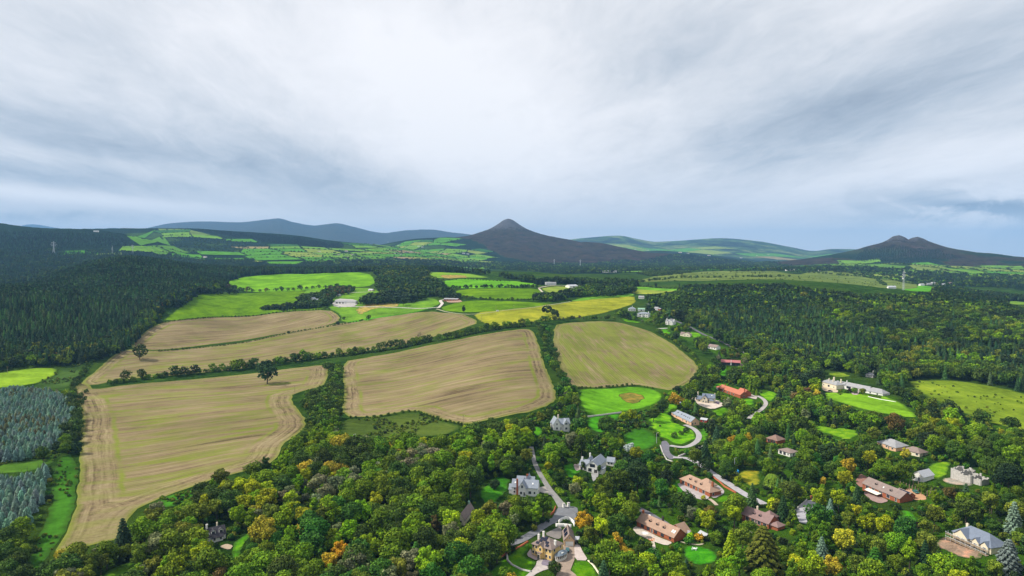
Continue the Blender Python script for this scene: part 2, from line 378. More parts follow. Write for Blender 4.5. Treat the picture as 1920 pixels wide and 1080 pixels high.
# ------------------------------------------------------------------ draped sheets: fields, lawns, roads
VIS = []                     # picture outlines that no planted crown may stand in front of
def smooth_poly(w, n=1):
    for _ in range(n):
        q = []
        for i in range(len(w)):
            a = w[i]; b = w[(i + 1) % len(w)]
            q.append((a[0] * .8 + b[0] * .2, a[1] * .8 + b[1] * .2)); q.append((a[0] * .2 + b[0] * .8, a[1] * .2 + b[1] * .8))
        w = q
    return w
LAYER = {'field': 0.10, 'lawn': 0.16, 'patch': 0.22, 'road': 0.28}
def drape_world(name, w, material, layer, rows=None, step=None, label=None, extra=None):
    w = [(a, b) for a, b in w]
    ys = [b for a, b in w]; xs = [a for a, b in w]; dist = np.mean(ys)
    size = max(max(xs) - min(xs), max(ys) - min(ys))
    step = step or max(size / 70, 1.2)
    bd = []
    for i in range(len(w)):
        a = np.array(w[i]); b = np.array(w[(i + 1) % len(w)]); n = max(1, int(np.hypot(*(b - a)) / step))
        for k in range(n): bd.append(tuple(a + (b - a) * k / n))
    amp = {'field': min(2.6, size * .012), 'lawn': min(5.0, size * .09), 'patch': .4, 'road': 0}[layer]
    _bx = np.array(bd); _n1 = fbm(_bx[:, 0] / 9, _bx[:, 1] / 9, 3) - .5; _n2 = fbm(_bx[:, 0] / 9 + 40, _bx[:, 1] / 9 + 17, 3) - .5
    bd = [(a + amp * p * 1.6, b + amp * q * 1.6) for (a, b), p, q in zip(bd, _n1, _n2)]; w = bd if len(bd) < 400 else w
    gx = np.arange(min(xs), max(xs), step); gy = np.arange(min(ys), max(ys), step)
    X, Y = np.meshgrid(gx, gy); X = X.ravel(); Y = Y.ravel()
    X = X + (np.arange(len(X)) % 7 - 3) * step * .03
    ins = inpoly(w, X, Y)
    B = np.array(bd)
    X, Y = X[ins], Y[ins]
    def edged(X, Y):
        d = np.full(len(X), 1e9)
        for i in range(len(w)):
            ax, ay = w[i]; bx, by = w[(i + 1) % len(w)]; L2 = (bx - ax) ** 2 + (by - ay) ** 2 + 1e-9
            t = np.clip(((X - ax) * (bx - ax) + (Y - ay) * (by - ay)) / L2, 0, 1)
            d = np.minimum(d, np.hypot(X - ax - t * (bx - ax), Y - ay - t * (by - ay)))
        return d
    if len(X): k = edged(X, Y) > step * .45; X, Y = X[k], Y[k]
    pts = [Vector(p) for p in bd] + [Vector((a, b)) for a, b in zip(X, Y)]
    nb = len(bd)
    vs, es, fs, *_ = delaunay_2d_cdt(pts, [(i, (i + 1) % nb) for i in range(nb)], [], 1, 1e-4)
    vx = np.array([v.x for v in vs]); vy = np.array([v.y for v in vs])
    off = LAYER[layer] * max(1.0, dist / 450.0)
    vz = TZ(vx, vy) + off
    F = np.array([f for f in fs if len(f) == 3])
    a, b, c_ = F[:, 0], F[:, 1], F[:, 2]
    ar = (vx[b] - vx[a]) * (vy[c_] - vy[a]) - (vx[c_] - vx[a]) * (vy[b] - vy[a])
    F[ar < 0] = F[ar < 0][:, ::-1]
    th = rows if rows is not None else 0.0
    u = vx * math.cos(th) + vy * math.sin(th); v = -vx * math.sin(th) + vy * math.cos(th)
    me = mesh_np(name, np.stack([vx, vy, vz], -1), F, material, True,
                 {'rows': ('POINT', 'FLOAT_VECTOR', np.stack([u, v, u * 0], -1)), 'edge': ('POINT', 'FLOAT', edged(vx, vy))})
    o = link(name, me); tag(o, label, None, None, 'structure')
    for k, val in (extra or {}).items(): o[k] = val
    return o
def sheet(name, px, material, layer='field', rows=None, dmin=0, label=None, color=None, sm=1, vis=True, step=None, **extra):
    w = [P(a, b, dmin)[:2] for a, b in px]
    if sm: w = smooth_poly(w, sm)
    if rows is not None and not isinstance(rows, float):
        a = P(*rows[0], dmin); b = P(*rows[1], dmin); rows = math.atan2(b[1] - a[1], b[0] - a[0])
    o = drape_world(name, w, material, layer, rows, step, label, extra)
    if color: o.color = (*color, 1)
    if vis: VIS.append(px)
    return o
def strip(name, px, width, material, layer='road', label=None, color=None, vis=True):
    """road or path of even width along picture points; width in metres or a list"""
    w = [np.array(P(a, b)[:2]) for a, b in px]
    q = []                                                   # Catmull-Rom
    for i in range(len(w) - 1):
        p0, p1, p2, p3 = w[max(i - 1, 0)], w[i], w[i + 1], w[min(i + 2, len(w) - 1)]
        for t in np.linspace(0, 1, 6, endpoint=False):
            q.append(.5 * (2 * p1 + (p2 - p0) * t + (2 * p0 - 5 * p1 + 4 * p2 - p3) * t * t + (3 * p1 - p0 - 3 * p2 + p3) * t ** 3))
    q.append(w[-1]); q = np.array(q); n = len(q)
    tn = np.gradient(q, axis=0); tn /= np.linalg.norm(tn, axis=1)[:, None] + 1e-9
    nr = np.stack([-tn[:, 1], tn[:, 0]], -1)
    wd = np.interp(np.linspace(0, 1, n), np.linspace(0, 1, len(width)), width) if hasattr(width, '__len__') else np.full(n, width)
    Lp = [q + nr * wd[:, None] * f for f in (-.5, -.17, .17, .5)]
    s = np.concatenate([[0], np.cumsum(np.linalg.norm(np.diff(q, axis=0), axis=1))])
    off = LAYER[layer] * max(1.0, q[:, 1].mean() / 450)
    V = np.concatenate([np.stack([a[:, 0], a[:, 1], TZ(a[:, 0], a[:, 1]) + off], -1) for a in Lp])
    F = []
    for k in range(3):
        i = np.arange(n - 1) + k * n; F.append(np.stack([i, i + n, i + n + 1, i + 1], -1))
    F = np.concatenate(F)[:, ::-1]
    rows = np.concatenate([np.stack([s, np.full(n, f) * wd, s * 0], -1) for f in (-.5, -.17, .17, .5)])
    ed = np.concatenate([np.full(n, e) * wd for e in (0, .33, .33, 0)])
    o = link(name, mesh_np(name, V, F[:, ::-1], material, True, {'rows': ('POINT', 'FLOAT_VECTOR', rows), 'edge': ('POINT', 'FLOAT', ed)}))
    tag(o, label, None, None, 'structure')
    if color: o.color = (*color, 1)
    if vis:
        Lq, Rq = q + nr * wd[:, None] * .5, q - nr * wd[:, None] * .5
        ring = np.concatenate([Lq, Rq[::-1]]); x, y = PR(ring[:, 0], ring[:, 1], TZ(ring[:, 0], ring[:, 1])); VIS.append(list(zip(x, y)))
    return o
# materials of the sheets
m_stub, gg, bs = mat('stubble', 1.0)
rv = attr(gg, 'rows').outputs['Vector']; ed = attr(gg, 'edge').outputs['Fac']; lush = attr(gg, 'lush', 'OBJECT').outputs['Fac']
hw = attr(gg, 'headland', 'OBJECT').outputs['Fac']
def vs(gg, v, s):
    mp = gg.n('ShaderNodeMapping', inp={'Vector': v}); mp.inputs['Scale'].default_value = s; return mp.outputs[0]
s1 = gg.noise(vs(gg, rv, (.006, .13, 1)), 1, 6, .66); s2 = gg.noise(vs(gg, rv, (.022, .75, 1)), 1, 7, .72)
s3 = gg.noise(vs(gg, rv, (.009, .022, 1)), 1, 7, .65, .4); s4 = gg.noise(pos(gg), 0.35, 6, .75)
p_ = pos(gg, (0.02, 0.02, 0.02))
hv = gg.vec(gg.m('MULTIPLY', ed, .34), gg.m('MULTIPLY', gg.noise(p_, .5, 2), 4))
h1 = gg.noise(hv, 1, 5, .6)
head = gg.rng(ed, hw, gg.m('ADD', hw, -2.5), 0, 1)
line = gg.m('ADD', gg.m('MULTIPLY', s1, .34), gg.m('ADD', gg.m('MULTIPLY', s2, .30), gg.m('ADD', gg.m('MULTIPLY', s3, .30), gg.m('MULTIPLY', s4, .08))))
line_h = gg.m('ADD', gg.m('MULTIPLY', h1, .42), gg.m('ADD', gg.m('MULTIPLY', s3, .30), gg.m('MULTIPLY', s4, .28)))
sval = gg.mix(head, line, line_h)
sc = gg.ramp(sval, [(0.40, (0.070, 0.050, 0.030)), (0.455, (0.160, 0.118, 0.068)), (0.51, (0.240, 0.185, 0.102)), (0.57, (0.300, 0.240, 0.135)), (0.66, (0.37, 0.305, 0.18))])
gn = gg.m('ADD', gg.m('MULTIPLY', gg.noise(vs(gg, rv, (.016, .10, 1)), 1, 6, .62, .3), .62), gg.m('MULTIPLY', gg.noise(vs(gg, rv, (.006, .012, 1)), 2.2, 5, .6), .42))
gm = gg.rng(gg.m('ADD', gn, gg.m('MULTIPLY', lush, .22)), .575, .70, 0, .8)
gm = gg.m('MULTIPLY', gm, gg.m('SUBTRACT', 1, gg.m('MULTIPLY', head, .45)))
ed2 = gg.m('ADD', ed, gg.m('MULTIPLY', gg.m('SUBTRACT', gg.noise(p_, 2.5, 4, .6), .5), 5))
tram = gg.m('MULTIPLY', gg.rng(gg.m('ABSOLUTE', gg.m('SUBTRACT', ed, gg.m('ADD', hw, 1.5))), 2.8, 0.6, 0, 1), gg.rng(gg.noise(p_, 1.1, 3), .36, .56, 0.1, .85))
rim = gg.m('MULTIPLY', gg.rng(gg.m('ADD', ed2, gg.m('MULTIPLY', s4, 7)), 8, 3, 0, 1), .9)
gm = gg.m('MAXIMUM', gg.m('MAXIMUM', gm, tram), rim)
gcol = gg.mix(s2, (0.10, 0.15, 0.02), (0.25, 0.28, 0.035))
cc = gg.mix(gm, sc, gcol)
# two wheel tracks of every pass
tr = gg.n('ShaderNodeTexWave', wave_type='BANDS', bands_direction='Y', inp={'Vector': rv, 'Scale': 0.0131, 'Distortion': 0.15, 'Detail': 1, 'Detail Scale': .01})
trm = gg.m('MULTIPLY', gg.rng(tr.outputs[1], .93, .998, 0, .62), gg.m('SUBTRACT', 1, head))
cc = gg.mix(trm, cc, (0.19, 0.17, 0.06))
big = gg.noise(pos(gg), .011, 5, .62, .5)
cc = gg.mix(gg.rng(gg.m('ADD', gg.m('MULTIPLY', big, .6), gg.m('MULTIPLY', s3, .4)), .46, .62, 0, .7), cc, gg.mix(1.0, cc, (.55, .56, .52), 'MULTIPLY'))
fr = gg.n('ShaderNodeTexWave', wave_type='BANDS', bands_direction='Y', inp={'Vector': rv, 'Scale': 0.095, 'Distortion': 0.3, 'Detail': 2, 'Detail Scale': .05})
cc = gg.mix(gg.m('MULTIPLY', gg.rng(fr.outputs[1], .2, .9, 0, .55), gg.m('SUBTRACT', 1, head)), cc, gg.mix(1.0, cc, (.74, .72, .68), 'MULTIPLY'))
gg.set(bs, 'Base Color', cc); bump(gg, bs, s2, .6, .4)
m_grass, gg, bs = mat('pasture', 0.95)
oc = gg.n('ShaderNodeObjectInfo').outputs['Color']
rv = attr(gg, 'rows').outputs['Vector']; ed = attr(gg, 'edge').outputs['Fac']
n1 = gg.noise(pos(gg), .018, 6, .65, .4); n2 = gg.noise(pos(gg), .22, 7, .75); n3 = gg.noise(vs(gg, rv, (.01, .12, 1)), 1, 5, .6)
vv = gg.m('ADD', gg.m('MULTIPLY', n1, .5), gg.m('ADD', gg.m('MULTIPLY', n2, .32), gg.m('MULTIPLY', n3, .22)))
k = gg.rng(vv, .38, .66, 0.38, 1.42)
sc_ = gg.n('ShaderNodeVectorMath', operation='SCALE', inp={0: oc}); gg.set(sc_, 'Scale', k)
yel = gg.rng(n1, .50, .75, 0, .38)
cc = gg.mix(yel, sc_.outputs[0], gg.mix(1.0, sc_.outputs[0], (1.55, 1.08, .9), 'MULTIPLY'))
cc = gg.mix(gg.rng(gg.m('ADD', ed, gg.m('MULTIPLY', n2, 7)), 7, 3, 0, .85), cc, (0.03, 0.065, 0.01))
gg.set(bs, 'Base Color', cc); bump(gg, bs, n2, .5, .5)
m_lawn, gg, bs = mat('lawn', 0.95)
oc = gg.n('ShaderNodeObjectInfo').outputs['Color']
n1 = gg.noise(pos(gg), .12, 6, .65, .4); n2 = gg.noise(pos(gg), 1.3, 5, .7)
k = gg.rng(gg.m('ADD', gg.m('MULTIPLY', n1, .6), gg.m('MULTIPLY', n2, .4)), .38, .64, .45, 1.3)
sc_ = gg.n('ShaderNodeVectorMath', operation='SCALE', inp={0: oc}); gg.set(sc_, 'Scale', k)
ed = attr(gg, 'edge').outputs['Fac']; cc = gg.mix(gg.rng(n1, .48, .66, 0, .55), sc_.outputs[0], gg.mix(1.0, sc_.outputs[0], (1.8, 1.0, .8), 'MULTIPLY'))
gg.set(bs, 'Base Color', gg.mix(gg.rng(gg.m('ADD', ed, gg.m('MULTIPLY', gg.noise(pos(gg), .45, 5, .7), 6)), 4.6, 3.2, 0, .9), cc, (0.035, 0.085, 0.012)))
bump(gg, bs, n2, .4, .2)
m_pave, gg, bs = mat('paving', 0.85)
oc = gg.n('ShaderNodeObjectInfo').outputs['Color']
n1 = gg.noise(pos(gg), .35, 6, .65, .4); n2 = gg.noise(pos(gg), 3.0, 5, .7)
k = gg.rng(gg.m('ADD', gg.m('MULTIPLY', n1, .6), gg.m('MULTIPLY', n2, .4)), .35, .68, .72, 1.22)
sc_ = gg.n('ShaderNodeVectorMath', operation='SCALE', inp={0: oc}); gg.set(sc_, 'Scale', k)
gg.set(bs, 'Base Color', sc_.outputs[0])
# ---- stubble fields
STUB = [
 ('stubble field filling the lower left, with a bare track curving round its edge', [(176, 731), (235, 722), (400, 708), (520, 694), (611, 683), (617, 690), (613, 712), (606, 724), (550, 738), (546, 752), (562, 772), (573, 788), (572, 803), (553, 818), (531, 833), (517, 866), (440, 889), (385, 903), (310, 930), (262, 950), (240, 978), (228, 1010), (180, 1020), (100, 1045), (128, 990), (146, 930), (151, 850), (155, 790), (148, 757), (134, 735), (150, 715), (168, 722)], ((200, 800), (560, 760)), .40, 22),
 ('long stubble field between two hedges, a lone tree at its left end', [(150, 716), (205, 672), (232, 655), (300, 659), (420, 647), (560, 620), (640, 606), (700, 596), (800, 583), (862, 588), (903, 604), (850, 622), (760, 644), (640, 666), (500, 684), (350, 702), (225, 712), (172, 724)], ((300, 690), (800, 605)), .40, 14),
 ('narrow stubble field below the bright green pasture', [(238, 652), (268, 625), (302, 604), (420, 593), (540, 584), (618, 581), (636, 592), (636, 603), (600, 614), (500, 630), (400, 645), (298, 658)], ((330, 640), (600, 600)), .10, 14),
 ('large four-sided stubble field in the middle of the valley floor', [(640, 679), (700, 668), (790, 650), (850, 639), (930, 624), (990, 616), (1003, 624), (1020, 680), (1046, 745), (1030, 760), (1000, 771), (940, 783), (871, 798), (822, 785), (775, 768), (705, 781), (641, 783), (646, 730)], ((680, 745), (1010, 690)), .26, 15),
 ('striped yellow green stubble field with a rounded end', [(1040, 610), (1060, 606), (1120, 602), (1160, 604), (1215, 619), (1262, 645), (1300, 676), (1312, 692), (1296, 716), (1260, 733), (1228, 727), (1190, 721), (1110, 727), (1064, 725), (1050, 690), (1035, 655)], ((1090, 620), (1190, 715)), .72, 10)]
for lab, px, rw, lu, hd in STUB:
    sheet('stubble_field', px, m_stub, 'field', rw, label=lab, lush=lu, headland=float(hd))
VG = (0.100, 0.205, 0.005); YG = (0.26, 0.28, 0.022); MD = (0.16, 0.22, 0.035); DG = (0.055, 0.155, 0.010); PG = (0.19, 0.29, 0.03)
GR = [
 ('bright green pasture left of the farm', [(300, 606), (335, 578), (372, 551), (440, 550), (520, 545), (562, 541), (600, 560), (618, 580), (540, 583), (420, 592)], VG),
 ('green pasture on the rise above the farm', [(425, 528), (450, 520), (500, 515), (600, 512), (692, 511), (706, 530), (690, 538), (620, 541), (560, 546), (470, 548), (440, 540)], (0.13, 0.30, 0.012)),
 ('rough grass round the farm buildings', [(560, 545), (640, 540), (705, 540), (720, 560), (815, 558), (830, 570), (780, 585), (700, 595), (640, 606), (638, 590), (618, 580), (598, 560)], (0.12, 0.25, 0.02)),
 ('green paddock below the farm', [(690, 575), (790, 570), (822, 574), (780, 586), (702, 597), (690, 602), (668, 598)], (0.075, 0.27, 0.010)),
 ('small green paddock right of the narrow stubble field', [(637, 585), (672, 577), (690, 588), (684, 602), (645, 606)], (0.07, 0.26, 0.01)),
 ('pale yellow green field beyond the hedge', [(884, 588), (960, 580), (1030, 571), (1110, 560), (1190, 554), (1193, 570), (1150, 582), (1110, 592), (1040, 600), (985, 606), (930, 613), (905, 606)], YG),
 ('green field behind the yellow field', [(818, 580), (860, 566), (905, 563), (1000, 568), (1040, 568), (1010, 575), (940, 583), (880, 587)], VG),
 ('narrow green strip right of the track', [(1060, 566), (1120, 553), (1188, 550), (1190, 555), (1110, 562)], (0.12, 0.28, 0.02)),
 ('green field in front of the riding ring', [(850, 546), (890, 541), (950, 540), (1010, 542), (1026, 550), (1010, 560), (950, 563), (900, 560), (860, 553)], VG),
 ('green field below the dark tree belt', [(824, 527), (880, 522), (960, 527), (1018, 534), (960, 539), (890, 541), (846, 541)], (0.105, 0.30, 0.012)),
 ('green and straw field by the dark tree belt', [(795, 511), (855, 511), (900, 517), (920, 521), (824, 524)], (0.15, 0.28, 0.025)),
 ('riding ring of pale grass', [(1012, 541), (1040, 537), (1070, 538), (1080, 544), (1058, 551), (1030, 550)], (0.20, 0.27, 0.04)),
 ('flat pale field right of the riding ring', [(1142, 541), (1180, 537), (1240, 540), (1275, 545), (1210, 552), (1175, 549)], (0.22, 0.28, 0.04)),
 ('long green field in the middle distance', [(1110, 537), (1200, 537), (1290, 541), (1270, 545), (1180, 541)], (0.11, 0.27, 0.02)),
 ('rough meadow before the right hand wood', [(1180, 530), (1230, 518), (1300, 509), (1440, 508), (1500, 515), (1500, 530), (1400, 534), (1280, 534)], (0.12, 0.165, 0.035)),
 ('rising meadow behind the right hand wood', [(1440, 520), (1530, 508), (1640, 515), (1720, 530), (1720, 552), (1640, 552), (1560, 545), (1480, 535)], (0.12, 0.17, 0.035)),
 ('small vivid field beside the mast', [(1690, 536), (1745, 536), (1755, 546), (1730, 550), (1690, 548)], (0.09, 0.30, 0.012)),
 ('light green field at the left edge', [(-30, 703), (60, 690), (108, 690), (104, 704), (62, 722), (-30, 730)], (0.19, 0.32, 0.02)),
 ('rough green field in the upper right', [(1700, 713), (1800, 714), (1880, 728), (1990, 755), (1990, 818), (1900, 803), (1840, 789), (1785, 765), (1740, 745), (1715, 728)], (0.145, 0.215, 0.015)),
 ('sloping lawn below the long white house', [(1540, 735), (1600, 738), (1655, 742), (1690, 755), (1726, 783), (1690, 782), (1620, 768), (1575, 755), (1545, 745)], (0.16, 0.33, 0.015)),
 ('bright meadow below the round ended field', [(1084, 730), (1110, 729), (1190, 724), (1226, 730), (1244, 742), (1232, 756), (1200, 768), (1160, 772), (1150, 778), (1104, 780), (1088, 760)], (0.11, 0.30, 0.012)),
 ('small green paddock with a stone edge', [(1104, 782), (1150, 777), (1165, 776), (1150, 795), (1130, 812), (1112, 808), (1100, 795)], (0.06, 0.28, 0.010)),
 ('dark green garden slope above the village lane', [(1165, 815), (1200, 800), (1225, 812), (1235, 830), (1210, 845), (1175, 838)], (0.045, 0.17, 0.010)),
 ('scrub slope below the large stubble field', [(641, 786), (705, 784), (775, 772), (820, 788), (868, 801), (830, 818), (700, 820), (640, 815)], (0.060, 0.095, 0.016)),
 ('strip of long grass beside the blue green spruces', [(110, 860), (135, 850), (146, 880), (142, 930), (128, 985), (95, 1040), (60, 1085), (50, 1060), (95, 960), (100, 900)], (0.045, 0.15, 0.012)),
 ('grass bank between the spruce plantations', [(-20, 872), (60, 868), (115, 845), (110, 862), (60, 885), (-20, 890)], (0.06, 0.14, 0.015)),
 ('rough ground right of the light green field', [(62, 724), (108, 704), (112, 690), (170, 676), (176, 684), (140, 712), (128, 728), (60, 732)], (0.05, 0.10, 0.02)),
 ('green wedge under the lower left stubble field', [(300, 934), (360, 918), (372, 925), (330, 948), (305, 952)], (0.05, 0.19, 0.012)),
 ('green gap at the bottom left', [(185, 1090), (205, 1068), (255, 1050), (262, 1062), (225, 1090)], (0.10, 0.22, 0.012)),
 ('field corner at the right edge beyond the wood', [(1880, 561), (1960, 570), (1960, 582), (1890, 570)], (0.15, 0.27, 0.03))]
GRASS_O = {}
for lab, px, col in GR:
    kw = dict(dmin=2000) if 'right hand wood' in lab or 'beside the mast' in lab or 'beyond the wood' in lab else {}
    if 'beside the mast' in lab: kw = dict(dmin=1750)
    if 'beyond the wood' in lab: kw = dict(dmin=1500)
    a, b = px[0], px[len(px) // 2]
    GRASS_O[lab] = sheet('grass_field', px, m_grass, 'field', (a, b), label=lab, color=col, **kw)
SOIL = (0.19, 0.18, 0.035)
sheet('bare_ground', [(1160, 740), (1180, 735), (1204, 741), (1206, 750), (1190, 757), (1172, 754)], m_lawn, 'lawn', label='sandy bare patch in the bright meadow', color=SOIL)
sheet('bare_ground', [(690, 570), (745, 568), (748, 576), (700, 578), (672, 592), (668, 580)], m_lawn, 'lawn', label='sandy ground below the farm shed', color=(0.34, 0.30, 0.08))
sheet('bare_ground', [(822, 516), (870, 516), (880, 521), (834, 523)], m_lawn, 'lawn', label='straw coloured patch by the dark tree belt', color=(0.30, 0.25, 0.07))
# ---- lawns
LW = (0.075, 0.225, 0.005)
for lab, px, col in [
 ('lawn left of the yellow house', [(912, 1095), (924, 1064), (940, 1048), (962, 1036), (980, 1028), (995, 1017), (997, 1030), (986, 1042), (1007, 1051), (1003, 1063), (994, 1073), (1030, 1095)], LW),
 ('lawn right of the paved drive', [(1079, 1052), (1103, 1053), (1113, 1062), (1124, 1078), (1130, 1095), (1092, 1095), (1072, 1071)], LW),
 ('lawn below the white gabled house', [(900, 915), (925, 895), (945, 890), (955, 905), (948, 925), (935, 935), (912, 950), (903, 935)], (0.045, 0.20, 0.010)),
 ('grass verge right of the white gabled house', [(1004, 890), (1020, 886), (1030, 900), (1028, 908), (1005, 905)], (0.07, 0.22, 0.01)),
 ('garden left of the white slate roofed house', [(1056, 875), (1072, 868), (1084, 876), (1090, 884), (1075, 897), (1062, 893)], (0.045, 0.21, 0.01)),
 ('small lawn beside the white villa', [(998, 800), (1012, 800), (1018, 812), (1010, 820), (1000, 813)], (0.07, 0.27, 0.01)),
 ('lawn before the pink cottage', [(1214, 786), (1236, 775), (1250, 768), (1250, 757), (1262, 756), (1273, 764), (1258, 770), (1254, 780), (1262, 790), (1283, 799), (1297, 808), (1304, 817), (1300, 826), (1285, 834), (1262, 833), (1246, 823), (1232, 812), (1220, 797)], (0.115, 0.33, 0.01)),
 ('lawn beside the curved drive', [(1315, 800), (1328, 802), (1330, 815), (1316, 830), (1292, 845), (1270, 852), (1262, 848), (1290, 840), (1308, 828), (1316, 815)], (0.07, 0.24, 0.01)),
 ('lawn under the courtyard house', [(1336, 770), (1358, 764), (1366, 770), (1360, 778), (1345, 780), (1335, 776)], LW),
 ('lawn left of the red roofed house', [(1330, 728), (1345, 717), (1370, 715), (1372, 722), (1348, 727), (1340, 738)], (0.08, 0.29, 0.01)),
 ('lawn right of the red roofed house', [(1422, 732), (1440, 731), (1457, 738), (1450, 751), (1437, 753), (1428, 742)], (0.13, 0.34, 0.01)),
 ('lawn below the red roofed house', [(1395, 748), (1415, 748), (1412, 760), (1398, 760), (1392, 755)], (0.09, 0.29, 0.01)),
 ('lawn of the white house by the round ended field', [(1234, 618), (1252, 618), (1258, 630), (1250, 632), (1240, 625)], (0.08, 0.30, 0.01)),
 ('lawn behind the cream bungalow', [(1292, 622), (1312, 624), (1316, 632), (1300, 634), (1292, 630)], (0.10, 0.29, 0.01)),
 ('lawn in front of the big white house', [(1165, 597), (1185, 600), (1200, 604), (1198, 607), (1170, 603)], LW),
 ('lawn left of the red barn', [(1349, 690), (1362, 688), (1362, 705), (1352, 708), (1347, 700)], (0.07, 0.29, 0.01)),
 ('lawn left of the tan roofed house', [(1262, 905), (1275, 898), (1277, 912), (1286, 925), (1296, 935), (1280, 936), (1262, 920)], (0.05, 0.23, 0.01)),
 ('lawn right of the tan roofed house', [(1340, 937), (1355, 928), (1370, 930), (1368, 938), (1350, 943)], LW),
 ('yellowed lawn beside the blue play tent', [(1386, 886), (1398, 880), (1425, 884), (1428, 905), (1410, 914), (1390, 900)], (0.24, 0.26, 0.02)),
 ('lawn with a white garden table', [(1283, 1028), (1300, 1022), (1325, 1028), (1345, 1042), (1340, 1055), (1305, 1060), (1288, 1048)], (0.045, 0.26, 0.01)),
 ('grassy clearing behind the hipped roof house', [(1520, 800), (1540, 798), (1600, 806), (1612, 815), (1590, 825), (1550, 815)], (0.13, 0.30, 0.012)),
 ('bright lawn behind the white gabled garage', [(1728, 885), (1760, 865), (1782, 868), (1775, 885), (1770, 898), (1745, 900)], (0.14, 0.30, 0.012)),
 ('lawn at the far right edge', [(1870, 868), (1888, 866), (1892, 880), (1878, 884)], (0.08, 0.27, 0.01)),
 ('lawn below the brick bungalow', [(1690, 955), (1712, 960), (1722, 980), (1705, 988), (1690, 972)], (0.06, 0.27, 0.01)),
 ('lawn strip behind the long white house', [(1550, 700), (1580, 698), (1598, 706), (1570, 708)], (0.18, 0.28, 0.02)),
 ('long garden right of the black roofed cottage', [(432, 1050), (440, 1018), (462, 1004), (470, 1000), (468, 1012), (452, 1030), (448, 1048), (436, 1062)], (0.08, 0.27, 0.01))]:
    sheet('lawn', px, m_lawn, 'lawn', label=lab, color=col)
